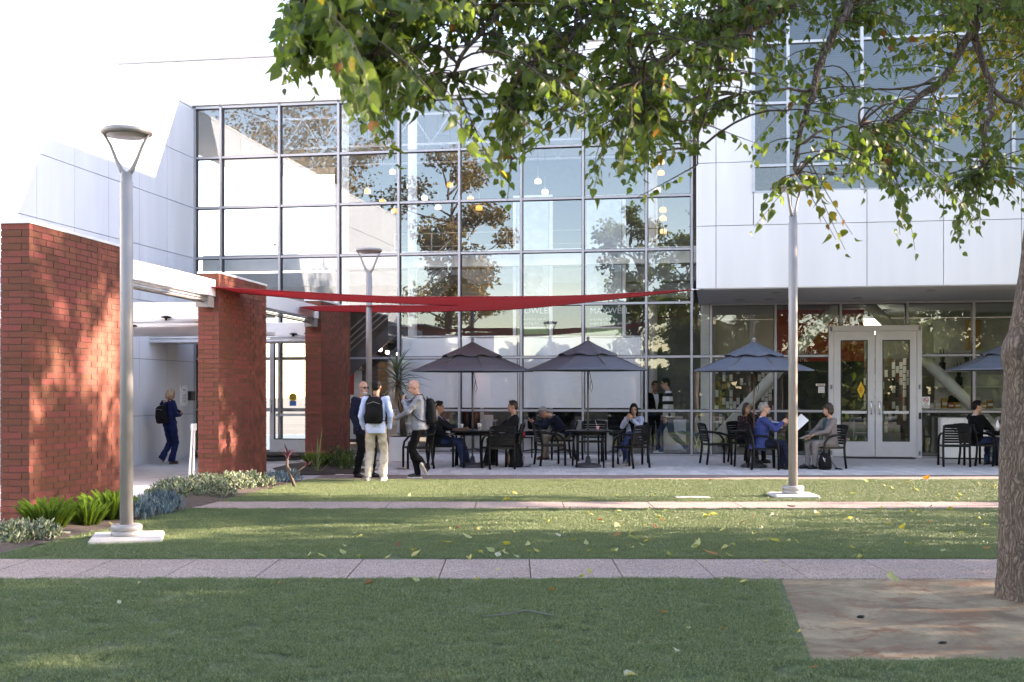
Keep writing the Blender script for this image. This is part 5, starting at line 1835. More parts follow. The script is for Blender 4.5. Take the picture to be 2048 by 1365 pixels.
# the largest leaves one by one, in a few tones that share their mesh
leaf_meshes = []
for k, c in enumerate(((0.060, 0.100, 0.027), (0.080, 0.122, 0.033), (0.102, 0.146, 0.042), (0.24, 0.18, 0.035))):
    mb = MB(); mb.add([tuple(p) for p in leaf_template((.35, .7, .2, .5)[k], (.3, .6, -.2, .8)[k], (.35, .32, .38, .33)[k])[0]], LTF, 0, True)
    me = mb.mesh('leaf', M_leaf)
    a = me.attributes.new('tint', 'FLOAT_COLOR', 'POINT')
    a.data.foreach_set('color', np.tile(np.array((*c, 1), np.float32), len(LTV)))
    leaf_meshes.append(me)
ti = tree.matrix_basis.inverted()
for i in big:
    g = LT[i][1]
    k = 3 if LT[i][0] > 0.2 else (0 if g < 0.11 else (1 if g < 0.135 else 2))
    o = bpy.data.objects.new('leaf', leaf_meshes[k]); COL.objects.link(o)
    o.parent = tree
    M4 = Matrix([[*(RM[i][r] * LS[i]), LP[i][r]] for r in range(3)] + [[0, 0, 0, 1]])
    o.matrix_parent_inverse = ti
    o.matrix_basis = M4

# ---------------- other trees: behind the camera (seen in the glass) and to the right (their shade)
M_leaf2 = leaf_mat('leaf_autumn', rough=0.5, trans=0.35, tboost=(1.5, 1.4, 0.6))
QV = np.array([(-.42, 0, 0), (0, .1, -.06), (.42, 0, 0), (.34, .6, .0), (0, 1.0, -.12), (-.34, .6, 0)])
QF = [(0, 1, 4, 5), (1, 2, 3, 4)]
def far_tree(x, y, h, cr, ch, label, tints, n=2600, ls=0.26, trunk_r=0.2, clumps=26, cf=(0.28, 0.5), grp='trees across the lawn mirrored in the glass', dens=1.0):
    t = thing('park_tree', label, 'tree', (x, y, -0.02), group=grp)
    zc = h - ch / 2
    b = MB()
    lean = rnd.uniform(-.3, .3)
    b.tube([(0, 0, -0.3), (lean * .2, 0, h * .25), (lean * .6, lean * .3, h * .5), (lean, lean * .4, h * .8)], [trunk_r * 1.15, trunk_r, trunk_r * .7, trunk_r * .25], 10)
    b.build('trunk', M_bark, t)
    cl = []
    lb = MB()
    for k in range(clumps):
        while True:
            v = rg.normal(0, 1, 3); v /= np.linalg.norm(v)
            v *= rg.uniform(0.35, 0.95)
            break
        c = Vector((v[0] * cr + lean * .7, v[1] * cr, zc + v[2] * ch / 2))
        cl.append((c, rg.uniform(*cf) * cr))
        s = Vector((lean * .5, 0, max(h * .28, c.z - rg.uniform(0.8, 2.2))))
        lb.tube(bez(s, (s + c) / 2 + Vector((0, 0, -.1)), c, 5), [trunk_r * .35, trunk_r * .28, trunk_r * .2, trunk_r * .14, 0.015], 6)
    lb.build('limb', M_bark, t)
    per = n // clumps
    P, T = [], []
    for c, r in cl:
        q = rg.normal(0, 1, (per, 3)); q /= np.linalg.norm(q, axis=1, keepdims=True)
        q *= (rg.random((per, 1)) ** 0.5) * r
        q[:, 2] *= 0.75
        P.append(q + np.array(c))
        a = np.array(tints)[rg.integers(0, len(tints), per)]
        T.append(a * rg.uniform(0.7, 1.3, (per, 1)) * rg.uniform(0.8, 1.2))
    P, T = np.concatenate(P), np.concatenate(T)
    Rm = rot_rand(rg, len(P), 0.9)
    o = scatter_mesh('crown', M_leaf2, QV, QF, P, Rm, rg.uniform(0.6, 1.3, len(P)) * ls, T, t, world=False, smooth=False)
    o['kind'] = 'stuff'
    return t
BR = [(0.27, 0.18, 0.085), (0.22, 0.17, 0.07), (0.33, 0.22, 0.11), (0.16, 0.155, 0.055)]
GR = [(0.075, 0.12, 0.03), (0.10, 0.15, 0.035), (0.16, 0.17, 0.045), (0.055, 0.09, 0.026)]
YG = [(0.10, 0.14, 0.03), (0.15, 0.16, 0.04), (0.07, 0.11, 0.025)]
def mirror_at(px, D):
    """the ground point, D metres in front of the glass, whose reflection stands at photo column px"""
    a = (px - 1024) / FP
    p = C0 + V * D                     # the mirrored image lies D behind the glass
    uu = (a * p.y - p.x) / (U.x - a * U.y)
    q = C0 + U * uu - V * D
    return q.x, q.y
for px, D, h, cr, ch, tn, lab, nn in (
        (590, 40, 19.5, 6.6, 13, BR, 'broad brownish plane tree behind the camera, mirrored top left in the glass', 11000),
        (905, 36, 16.0, 3.6, 12, BR, 'brown leaved plane tree behind the camera, mirrored left of the sky gap', 8000),
        (1275, 38, 12.5, 2.5, 9.5, GR, 'dark green tree behind the camera, mirrored at the right end of the hall', 5200),
        (1390, 42, 11.5, 2.8, 9.5, GR, 'green tree behind the camera, mirrored beside the cafe front', 6000),
        (1560, 46, 12.5, 4.4, 10, YG, 'yellow green tree behind the camera, mirrored in the cafe windows', 8000),
        (1800, 44, 12.5, 4.6, 10, GR, 'dark green tree behind the camera, mirrored right of the double door', 8000)):
    x, y = mirror_at(px, D)
    far_tree(x, y, h, cr, ch, lab, tn, n=int(nn * 1.35), clumps=40, ls=0.175, cf=(.18, .36))
def ordinal_(n): return 'first second third fourth fifth sixth seventh eighth ninth tenth eleventh twelfth thirteenth fourteenth fifteenth sixteenth seventeenth eighteenth nineteenth twentieth'.split()[n - 1]
# a low hedge behind the camera, mirrored low in the glass
for k in range(17):
    px_ = 640 + k * 95
    x, y = mirror_at(px_, 58 + 3 * math.sin(k * 2.1))
    n_ = 1100
    hh = 4.2 + 1.2 * math.sin(k * 1.7) + (1.6 if px_ > 1350 else 0)
    t = thing('hedge_shrub', f'tall green hedge shrub behind the camera, {ordinal_(k + 1)} along the mirrored hedge', 'shrub', (x, y, -0.1), group='hedge mirrored low in the glass')
    P = rg.normal(0, 1, (n_, 3)); P /= np.linalg.norm(P, axis=1, keepdims=True); P *= rg.uniform(.7, 1.05, (n_, 1)) * np.array((2.6, 2.2, hh)); P[:, 2] = np.abs(P[:, 2]) + 0.1
    T = np.array(GR)[rg.integers(0, 4, n_)] * rg.uniform(.5, 1.2, (n_, 1))
    scatter_mesh('foliage', M_leaf2, QV, QF, P, rot_rand(rg, n_, 1.0), rg.uniform(.4, .8, n_), T, t, world=False, smooth=False)['kind'] = 'stuff'
# shade trees beyond the right edge: only their dappled shade reaches the picture
for x, y, h, cr, ch, n in ((13.5, 6.5, 10.0, 4.1, 8.4, 8000), (15.5, 12.0, 14.5, 4.2, 12.0, 8500), (20.5, 9.2, 15.0, 4.4, 12.0, 6200), (19.5, 16.6, 15.5, 4.2, 9.2, 8000), (12.5, 1.2, 10.0, 4.0, 8.4, 8000), (17.6, 23.2, 16.8, 3.6, 11.5, 8000), (26, 13.0, 15, 4.4, 12, 4200)):  # the tallest is added to throw shade on the side wing and pillars
    far_tree(x, y, h, cr, ch, 'leafy green tree on the lawn beyond the right edge, ' + {6.5: 'opposite the near lawn', 12.0: 'opposite the middle lawn', 9.2: 'second row behind near lawn', 16.6: 'second row opposite the far lawn', 1.2: 'level with the camera', 23.2: 'tallest, added beside the office wing to shade the side wing', 13.0: 'farthest from the path'}[y], GR, n=n, ls=0.21, clumps=26, cf=(0.21, 0.35), grp='trees shading the lawn from the right')

# ---------------- bedding plants
M_fern = leaf_mat('fern_leaf', rough=0.5, trans=0.3, tboost=(1.4, 1.6, 0.6))
NV = np.array([(-.5, 0, 0), (.5, 0, 0), (0, 1, 0.0)]); NF = [(0, 1, 2)]
def plume_mesh(seed, L=0.5, col=(0.15, 0.24, 0.04)):
    r2 = np.random.default_rng(seed)
    n = 1300
    t = r2.random(n) ** 0.85
    wid = 0.046 * np.sin(np.pi * np.clip(t * 0.86 + 0.16, 0, 1)) ** 0.7 + 0.006
    ang = r2.uniform(0, 2 * np.pi, n)
    bend = 0.22 * t ** 1.8
    base = np.stack([bend * L * 1.0, np.zeros(n), t * L * (1 - 0.12 * t)], 1)
    d = np.stack([np.cos(ang), np.sin(ang), np.full(n, 0.75)], 1); d /= np.linalg.norm(d, axis=1, keepdims=True)
    Rm = frames(d, r2.normal(0, 1, (n, 3)))
    vs = np.einsum('nij,kj->nki', Rm, NV * np.array((0.0075, 1, 1))) * 1.0
    vs = vs * np.stack([np.ones(n), np.ones(n), np.ones(n)], 1)[:, None, :]
    ln = wid * r2.uniform(.75, 1.15, n)
    dirv = Rm[:, :, 1] * ln[:, None]; sx = Rm[:, :, 0] * 0.0032
    V0 = base - sx; V1 = base + sx; V2 = base + dirv
    me = bpy.data.meshes.new('plume')
    allv = np.stack([V0, V1, V2], 1).reshape(-1, 3)
    me.from_pydata(allv.tolist(), [], [(3 * i, 3 * i + 1, 3 * i + 2) for i in range(n)])
    a = me.attributes.new('tint', 'FLOAT_COLOR', 'POINT')
    c = np.ones((n, 3, 4), np.float32); c[:, :, :3] = (np.array(col) * (0.45 + 0.85 * t[:, None]) * r2.uniform(.8, 1.2, (n, 1)))[:, None, :]  # tint darkens towards the plume base: shading put into the colour
    a.data.foreach_set('color', c.reshape(-1))
    me.materials.append(M_fern)
    return me
PLM = [plume_mesh(k) for k in range(4)]
def foxtail(px, py, scale, n, label, dxy=None, P=None):
    p = P or on_ground(px, py)
    t = thing('foxtail_fern', label, 'plant', p, group='foxtail ferns by the brick pillars')
    n = int(n * 2.5)
    for k in range(n):
        a = k * 2.399 + rnd.uniform(-.3, .3)
        r = 0.15 * math.sqrt((k + .5) / n) * scale
        tilt = 0.03 + 0.40 * math.sqrt((k + .5) / n)
        o = link('plume', PLM[k % 4], t)
        o.location = (r * math.cos(a), r * math.sin(a), 0)
        o.rotation_euler = Matrix.Rotation(a, 3, 'Z').to_euler()
        o.rotation_euler = (Matrix.Rotation(a, 3, 'Z') @ Matrix.Rotation(tilt, 3, 'Y')).to_euler()
        s = scale * rnd.uniform(.6, .95)
        o.scale = (s, s, s)
    return t
foxtail(96, 1062, 1.0, 26, 'bright green foxtail fern in front of the nearest brick pillar')
foxtail(172, 1054, 0.85, 18, 'smaller loose foxtail fern left of the front lamp post')
foxtail(218, 1044, 1.05, 22, 'tall foxtail fern just behind the front lamp post')
foxtail(632, 938, 0.95, 22, 'light green foxtail fern at the foot of the farthest brick pillar')
foxtail(660, 934, 0.75, 8, 'thin foxtail fern behind the light green one by farthest pillar')

M_succ = leaf_mat('succulent_leaf', rough=0.55, trans=0.08, tboost=(1.2, 1.3, 1.0))
FV = np.array([(-.5, 0, 0), (.5, 0, 0), (.42, .6, .12), (0, 1, .0), (-.42, .6, .12), (0, .5, -.3)])
FF = [(0, 1, 2, 4), (4, 2, 3), (0, 5, 1), (1, 5, 2), (5, 3, 2), (0, 4, 5), (4, 3, 5)]
def mound(name, label, cat, pts, n, tints, llen, lwid, up=0.9, height=0.22, group=None, stems=True):
    """a low mass of leaf rosettes over an outline given by discs (photo column, row, radius)"""
    c0 = on_ground(pts[0][0], pts[0][1])
    t = thing(name, label, cat, c0, group=group)
    P, D = [], []
    w_ = np.array([q[2] ** 2 for q in pts]); w_ = w_ / w_.sum()
    for k in range(n):
        px, py, r = pts[int(rg.choice(len(pts), p=w_))]
        c = on_ground(px, py)
        a, rr = rg.uniform(0, 6.283), math.sqrt(rg.random()) * r
        x, y = c.x + rr * math.cos(a), c.y + rr * math.sin(a)
        hgt = height * (1 - 0.65 * (rr / r) ** 2) * rg.uniform(.55, 1.1)
        for q in range(7):
            b_ = q * 2.4 + a
            d = np.array((math.cos(b_) * rg.uniform(.3, .9), math.sin(b_) * rg.uniform(.3, .9), up * rg.uniform(.4, 1.3)))
            P.append((x + rg.normal(0, .012), y + rg.normal(0, .012), max(0.01, hgt - 0.012 * q))); D.append(d)
    P, D = np.array(P), np.array(D)
    Rm = frames(D, rg.normal(0, 1, D.shape) + np.array((0, 0, .6)))
    T = np.array(tints)[rg.integers(0, len(tints), len(P))] * rg.uniform(.75, 1.25, (len(P), 1))
    tv = FV * np.array((lwid / llen, 1, lwid / llen))
    o = scatter_mesh('foliage', M_succ, tv, FF, P, Rm, rg.uniform(.65, 1.25, len(P)) * llen, T, t, world=True, smooth=False)
    o['kind'] = 'stuff'
    return t
BL = [(0.10, 0.17, 0.20), (0.13, 0.20, 0.23), (0.08, 0.13, 0.15)]
GY = [(0.165, 0.22, 0.135), (0.24, 0.28, 0.20), (0.10, 0.155, 0.07), (0.17, 0.17, 0.11)]
mound('blue_chalksticks', 'blue grey chalkstick succulents behind the front lamp post', 'succulent', [(292, 1030, 0.32), (325, 1022, 0.28), (275, 1042, 0.2)], 330, BL, 0.075, 0.013, up=1.5, height=0.24, group='blue chalkstick succulents')
mound('blue_chalksticks', 'blue grey succulents at the far end of the pale groundcover', 'succulent', [(556, 966, 0.3), (583, 962, 0.2)], 130, BL, 0.08, 0.013, up=1.3, height=0.18, group='blue chalkstick succulents')
mound('pale_groundcover', 'pale silvery groundcover in front of the middle brick pillar', 'groundcover', [(350, 992, 0.42), (400, 985, 0.5), (450, 980, 0.48), (500, 975, 0.4), (430, 995, 0.3), (340, 1000, .25)], 900, GY, 0.062, 0.022, up=.8, height=0.26, group='pale groundcover beds')
mound('pale_groundcover', 'pale groundcover at the left edge in front of nearest pillar', 'groundcover', [(20, 1085, 0.34), (60, 1078, 0.30), (-40, 1080, 0.4), (92, 1080, .14)], 420, GY, 0.062, 0.022, up=.8, height=0.2, group='pale groundcover beds')
mound('dark_shrub', 'low dark green shrub beside the bald man in navy', 'shrub', [(688, 940, 0.30), (672, 936, .25), (702, 938, .22)], 260, [(0.05, 0.09, 0.02), (0.09, 0.13, 0.03), (0.035, 0.06, 0.015)], 0.055, 0.016, up=1.2, height=0.42)

M_strap = pm('strap_leaf', (0.13, 0.18, 0.06), 0.45, var=0.3, scale=4, col2=(0.22, 0.25, 0.11))
def strap(b, p0, d, L, wd, droop, n=7, mi=0):
    p0 = Vector(p0); d = Vector(d).normalized()
    side = d.cross(Vector((0, 0, 1)))
    if side.length < 1e-3: side = Vector((1, 0, 0))
    side.normalize()
    vs = []
    for i in range(n):
        t = i / (n - 1)
        p = p0 + d * L * t + Vector((0, 0, -droop * t * t * L))
        w_ = wd * (1 - t ** 2.2) * (0.6 + 0.4 * min(1, t * 4))
        vs += [p - side * w_, p + Vector((0, 0, -w_ * .5)), p + side * w_]
    b.add(vs, [(3 * i, 3 * i + 1, 3 * i + 4, 3 * i + 3) for i in range(n - 1)] + [(3 * i + 1, 3 * i + 2, 3 * i + 5, 3 * i + 4) for i in range(n - 1)], mi, True)
p = on_ground(634, 946)
t = thing('flax_plant', 'tall strap leaved plant with arching blades by the farthest pillar', 'plant', p)
for dx, dz, L, dr in ((0.12, 1, 1.0, .05), (0.45, 1, 0.95, .55), (-0.5, 1, 0.95, .05), (-.75, .8, .75, .45), (0.3, 1, .7, .3), (-.2, 1, .6, 0), (0.05, 1, .75, .0), (-.3, 1, .5, .1), (.75, .8, .55, .2), (.2, 1, .8, .7)):
    b = MB(); strap(b, (dx * .08, rnd.uniform(-.05, .05), 0.02), (dx, rnd.uniform(-.2, .2), dz), L, 0.022, dr); b.build('strap_leaf', M_strap, t)
p = on_ground(590, 976)
t = thing('red_cordyline', 'dark red spiky plant on a bare stem left of farthest pillar', 'plant', p)
b = MB(); b.tube([(0.0, 0, 0), (-.05, 0, 0.15), (-.13, 0, 0.36), (-.12, 0, 0.5)], [0.03, 0.025, 0.022, 0.02], 8); b.tube([(-.05, 0, .15), (0.08, 0, .3), (.2, 0.0, .38)], [.015, .013, .01], 6); b.build('stem', M_twig, t)
M_red = pm('cordyline_leaf', (0.085, 0.03, 0.05), 0.45, var=0.3)
for k in range(16):
    a = k * 2.4
    b = MB(); strap(b, (-.12, 0, 0.45 + .006 * k), (math.cos(a) * .8, math.sin(a) * .8, rnd.uniform(.5, 1.4)), rnd.uniform(.24, .36), 0.016, rnd.uniform(.2, .6)); b.build('strap_leaf', M_red, t)
for k in range(6):
    a = k * 1.1
    b = MB(); strap(b, (.2, 0, 0.36), (math.cos(a) * .8, math.sin(a) * .8, .8), .22, 0.014, .4); b.build('strap_leaf', M_red, t)

# dragon-like spiky plant in a white planter
Yp = 25.6
pc = Vector(((808 - 1024) / FP * Yp, Yp, 0)); pc.z = gz(pc.x, pc.y) + .012
pl = thing('planter', 'square white planter behind the talking men', 'planter', pc)
b = MB()
hw, hp = 0.29, 0.52
b.cbox(-hw, hw, -hw, hw, 0.0, hp, 0.012, 0)
b.build('planter_box', M_whitepaint, pl)
b = MB(); b.box(-hw + .03, hw - .03, -hw + .03, hw - .03, hp, hp + 0.012); b.build('potting_soil', M_soil, pl)
sp = thing('spiky_plant', 'spiky tree aloe with drooping blades rising from the white planter', 'plant', pc + Vector((0, 0, hp + .012)))
b = MB(); b.tube([(0, 0, -.01), (-.03, 0, .4), (-.10, 0, .8), (-.14, 0, 1.2)], [.06, .05, .05, .05], 10); b.build('stem', M_twig, sp)
M_aloe = pm('aloe_leaf', (0.08, 0.14, 0.08), 0.45, var=0.25, scale=3, col2=(0.13, 0.19, 0.11))
for k in range(46):
    a = k * 2.399
    e = 1.5 - 2.1 * (k / 46)
    b = MB(); strap(b, (-.15, 0, 1.22 + 0.008 * (23 - k)), (math.cos(a) * math.cos(e * .8), math.sin(a) * math.cos(e * .8), math.sin(e) + .25), rnd.uniform(.68, .95), 0.028, rnd.uniform(.25, .65)); b.build('strap_leaf', M_aloe, sp)
M_dry = pm('dry_leaf', (0.22, 0.16, 0.10), 0.8, var=0.25)
b = MB()
for k in range(22):
    a = k * 2.4
    strap(b, (-.13, 0, 1.12 - .01 * k), (math.cos(a) * .35, math.sin(a) * .35, -1), rnd.uniform(.35, .7), 0.016, .1)
tag(b.build('dry_leaves', M_dry, sp), kind='stuff')
b = MB()
for k in range(14):
    a = k * 2.4
    strap(b, (.1 * math.cos(a), .1 * math.sin(a), 0.02), (math.cos(a), math.sin(a), 1.2), .16, .02, .5)
b.build('low_leaves', M_aloe, sp)

# ---------------- fallen leaves
Z3 = [(345,222,'g',1),(970,210,'w',1.5),(910,245,'y',2),(1107,203,'g',1),(1560,220,'g',.8),(1775,222,'y',.9),(1285,297,'g',1),(1035,298,'g',.8),(1750,302,'g',1.1),(1395,325,'y',1),(1413,335,'g',.8),(1850,320,'g',1.6),(1575,315,'g',1),(1203,355,'w',.7),(1165,380,'y',1.2),(1457,363,'b',1.1),(1485,382,'g',1),(1550,355,'g',1),(1590,378,'w',1),(1800,355,'g',1.4),(1825,368,'b',.9),(1570,412,'g',2.2),(1730,398,'y',.8),(1785,410,'b',1),(632,410,'b',1),(585,417,'w',.8),(750,423,'w',1),(685,477,'g',1.5),(62,465,'g',.9),(960,440,'y',.8),(1217,462,'w',1.1),(1650,445,'y',1.2),(1565,462,'o',1.3),(1657,482,'g',1.6),(1360,485,'g',1.2),(1305,493,'y',1.2),(1380,508,'g',1.2),(1740,493,'y',1),(1625,515,'o',.9),(1650,530,'w',1),(1705,517,'g',.8),(570,512,'y',2),(917,515,'y',1.4),(1043,517,'g',1.2),(280,515,'b',1),(370,545,'y',1),(820,550,'g',1.4),(905,570,'g',1.3),(865,578,'w',1.2),(895,550,'y',1),(770,558,'y',1),(970,588,'g',1.1),(700,590,'y',1.2),(392,577,'w',1.6),(50,582,'g',.9),(228,590,'w',.9),(1045,557,'y',.9),(1090,553,'y',.9),(1400,553,'y',.8),(1540,550,'g',1.4),(1865,572,'g',.8),(2030,530,'g',1.5),(2035,495,'y',1),(865,665,'y',.8),(1393,675,'g',1),(385,728,'g',1.1),(100,742,'b',1.2),(740,722,'y',.8),(1360,708,'g',1.1),(1180,787,'o',.8),(1830,918,'o',1),(1222,1095,'o',.5),(1910,1143,'w',.6),(1650,1285,'w',1.2),(1975,1008,'w',.5)]
Z2 = [(212,188,'b',1.3),(1125,197,'g',1.8),(1475,183,'o',2.2),(1370,203,'y',1.3),(1230,222,'g',1),(1275,237,'y',1.1),(1610,203,'y',.8),(1785,207,'w',1.4),(1828,222,'o',1.2),(1880,227,'y',1),(1415,250,'g',1.6),(1050,270,'g',1.5),(1545,280,'g',1.5),(1670,275,'g',1.3),(1660,300,'y',1.3),(1600,263,'y',.9),(680,355,'b',1.8),(1213,357,'y',1.2),(1620,362,'y',1.4),(1505,348,'g',1),(240,390,'g',1.6),(190,408,'g',1.8),(573,393,'w',1),(470,405,'b',1.2),(840,382,'w',1.4),(405,440,'b',1),(958,393,'g',1),(1033,417,'y',1),(1075,423,'w',.8),(1200,422,'g',.9),(1400,380,'g',1.4),(1435,398,'g',1),(1505,432,'o',1),(1320,435,'g',1),(1345,453,'g',1),(1260,450,'g',1),(1335,475,'y',1.3),(1790,415,'g',.8),(1825,457,'w',1.1),(1680,502,'y',1),(35,485,'w',.9),(290,488,'g',1.2),(465,505,'w',1),(520,472,'w',.8),(950,487,'w',1.1),(990,505,'b',.9),(580,555,'g',1.8),(665,547,'g',.9),(715,557,'g',1),(135,553,'y',1),(350,573,'g',.9),(460,553,'y',.8),(140,588,'g',2),(290,592,'w',1.4),(215,640,'o',1.9),(320,645,'g',1.5),(1040,593,'g',1.2),(1140,560,'w',.6),(1115,608,'g',1),(1090,648,'g',.9),(1575,612,'g',1.1),(1610,570,'g',1.3),(1832,598,'p',.9),(1365,565,'g',1),(545,673,'g',.8),(635,708,'g',.7),(405,797,'y',.9),(1270,787,'g',1.9),(285,1073,'o',.6),(727,1088,'y',.7),(85,1068,'w',.6),(820,1303,'o',.5),(15,1205,'w',.6)]
Z1 = [(790,777,'g',.6),(1593,783,'b',1),(680,890,'w',.7),(590,525,'w',1),(1813,475,'w',.8),(1955,565,'g',1),(1945,605,'g',1.4),(1765,617,'g',.9),(1825,625,'g',1.1),(380,495,'w',1.6),(440,440,'w',1),(630,440,'w',1.1),(395,662,'b',.6)]
FL = [(700 + x / 2.926, 920 + y / 2.926, c, s) for x, y, c, s in Z3] + [(1348 + x / 2.926, 900 + y / 2.926, c, s) for x, y, c, s in Z2] + [(x / 2.844, 900 + y / 2.844, c, s) for x, y, c, s in Z1]
FT = {'g': ((0.30, 0.34, 0.15), 'pale green', 'green_leaf'), 'w': ((0.42, 0.43, 0.32), 'whitish upturned', 'pale_leaf'), 'y': ((0.36, 0.34, 0.09), 'yellow green', 'yellow_leaf'),
      'o': ((0.33, 0.16, 0.05), 'orange', 'orange_leaf'), 'b': ((0.20, 0.095, 0.045), 'brown', 'brown_leaf'), 'p': ((0.45, 0.22, 0.16), 'pinkish', 'pink_leaf')}
fallen = {}
for c, (col, _, nm) in FT.items():
    fallen[c] = []
    for k in range(3):
        tv, tf = leaf_template(fold=[.5, .9, .25][k], arch=[-.35, .3, -.6][k], wd=0.36)
        mb = MB(); mb.add([tuple(p - np.array((0, .5, 0)) + np.array((0, 0, .06))) for p in tv], tf, 0, True)
        mb.tube([(0, -.5, .06), (0.02, -.75, .12 + .1 * k)], [.016, .01], 4)
        me = mb.mesh('fallen_leaf', M_leaf2)
        a = me.attributes.new('tint', 'FLOAT_COLOR', 'POINT')
        a.data.foreach_set('color', np.tile(np.array((*col, 1), np.float32), len(me.vertices)))
        fallen[c].append(me)
def lawn_name(y):
    return ('near lawn strip' if y < PY_N[0] else 'near pale path' if y < PY_N[1] else 'middle lawn strip' if y < PY_F[0] else 'far pale path' if y < PY_F[1] else 'far lawn strip')
def ordinal(n):
    return {1: 'leftmost', 2: 'second', 3: 'third'}.get(n) or (f'{n}st' if n % 10 == 1 and n != 11 else f'{n}nd' if n % 10 == 2 and n != 12 else f'{n}rd' if n % 10 == 3 and n != 13 else f'{n}th')
rank = {}
for px, py, c, s in sorted(FL):
    Y = on_ground(px, py).y
    key = (c, s >= 1.4, lawn_name(Y)); rank[key] = rank.get(key, 0) + 1
total, seen = dict(rank), {}
for px, py, c, s in sorted(FL):
    p = on_ground(px, py)
    big_ = 'large ' if s >= 1.4 else 'small '
    key = (c, s >= 1.4, lawn_name(p.y)); seen[key] = seen.get(key, 0) + 1
    o = link('fallen_leaf', fallen[c][rnd.randrange(3)], None, loc=(p.x, p.y, 0.024), rot=(rnd.gauss(0, .25), rnd.gauss(0, .25), rnd.uniform(0, 6.28)))
    L_ = 0.070 * s * rnd.uniform(.9, 1.1)
    o.scale = (L_, L_, L_)
    what = f'{big_}{FT[c][1]} fallen leaf'
    if total[key] == 1: lab = f'only {what} on the {lawn_name(p.y)}'
    else: lab = f'{ordinal(seen[key])} {what}{" from the left" if seen[key] > 1 else ""} on the {lawn_name(p.y)}'
    tag(o, lab, 'leaf', 'leaves fallen on the lawns and paths')
# loose dead leaf and stick
b = MB()
st_ = [on_ground(965, 1243), on_ground(1000, 1241), on_ground(1052, 1232), on_ground(1090, 1238), on_ground(1113, 1243)]
b.tube([q + Vector((0, 0, .035)) for q in st_], [.003, .004, .005, .004, .003], 6)
b.tube([st_[1] + Vector((0, 0, .035)), st_[1] + Vector((.03, .08, .05))], [.004, .002], 5)
tag(b.build('fallen_twig', pm('grey_twig', (0.12, 0.115, 0.12), .7)), 'thin grey fallen twig lying on the near lawn', 'twig')
# ================================================================== lamp posts, sail, patio furniture
def lamp_post(base, px_top_row, tilt_rot, label, pole_r=0.067, pad=None):
    """base on the ground, the row of the ring's top in the photo gives the height"""
    h = HC + (HZ - px_top_row) / FP * base.y - base.z
    t = thing('lamp_post', label, 'street lamp', base, group='grey ring topped lamp posts')
    b = MB()
    b.lathe((0, 0, 0.06), [(0.155, 0), (0.16, 0.01), (0.16, 0.045), (0.15, 0.05), (0.15, 0.055), (0.158, 0.06), (0.158, 0.105), (0.145, 0.118), (pole_r, 0.119)], 28)
    b.build('base_collar', M_pole, t)
    b = MB()
    hy = h - 0.46
    b.lathe((0, 0, 0), [(pole_r, 0.15), (pole_r * .98, hy - 0.10), (pole_r * .86, hy - .095), (pole_r * .86, hy)], 24)
    b.build('pole', M_pole, t)
    # the forked yoke and the ring lamp on it
    c, s = math.cos(tilt_rot), math.sin(tilt_rot)
    b = MB()
    for sg_ in (-1, 1):
        pr = [(0.02, hy - .02), (0.06, hy + .03), (0.11, hy + .14), (0.165, hy + .28), (0.235, hy + .40)]
        b.tube([(sg_ * r * c, sg_ * r * s, z) for r, z in pr], [.034, .026, .02, .017, .015], 8)
    b.build('yoke', M_pole, t)
    b = MB()
    b.lathe((0, 0, hy + .40), [(0.20, -.012), (0.225, -.02), (0.258, 0.0), (0.262, 0.022), (0.245, 0.045), (0.14, 0.058), (0.05, .06)], 36)
    b.build('lamp_head', M_pole, t)
    b = MB(); b.lathe((0, 0, hy + .375), [(0.05, 0), (0.2, 0.0), (0.2, 0.018)], 30)
    b.build('lens', pm('lamp_lens', (0.5, 0.5, 0.5), 0.3), t)
    return t
p1 = on_ground(253, 1083); lamp_post(p1, 257, 0.0, 'nearest tall lamp post beside the foxtail ferns on the left')
p2 = on_ground(1586, 996); lamp_post(p2, 369, 0.9, 'lamp post in front of the seated pair under the tree', pole_r=0.066)
p3 = on_ground(738, 938); lamp_post(p3, 497, 0.0, 'farthest lamp post behind the three talking men', pole_r=0.062)
def pad(p, hx, hy, ang, h, label):
    b = MB(); b.cbox(-hx, hx, -hy, hy, -0.1, h, 0.02)
    o = link('concrete_pad', b.mesh('concrete_pad', M_conc), None, loc=(p.x, p.y, p.z), rot=(0, 0, ang))
    tag(o, label, 'concrete pad', 'pads under the lamp posts')
pad(p1 + Vector((0, .03, 0)), 0.36, 0.36, 0.25, 0.062, 'square concrete pad under the nearest lamp post')
pad(p2, 0.32, 0.32, 0.0, 0.062, 'flat concrete pad under the lamp post before the seated pair')
pad(p3, 0.30, 0.30, 0.0, 0.062, 'concrete pad under the farthest lamp post')
# pale slab and flush cover in the far lawn
p = on_ground(1385, 998)
b = MB(); b.cbox(-0.25, 0.25, -.12, .12, 0, 0.03, .006); b.cbox(-.18, .18, -.07, .07, 0.03, 0.034, .002)
tag(link('utility_cover', b.mesh('utility_cover', M_conc), None, loc=p), 'flush pale utility cover in the far lawn left of lamp post', 'utility cover')

# ---------------- red shade sail, pulled between two pillars and the office corner
M_sail = pm('red_sail', (0.29, 0.010, 0.015), 0.7, var=0.12, scale=3, bump=0.25, bscale=300, sheen=0.2)
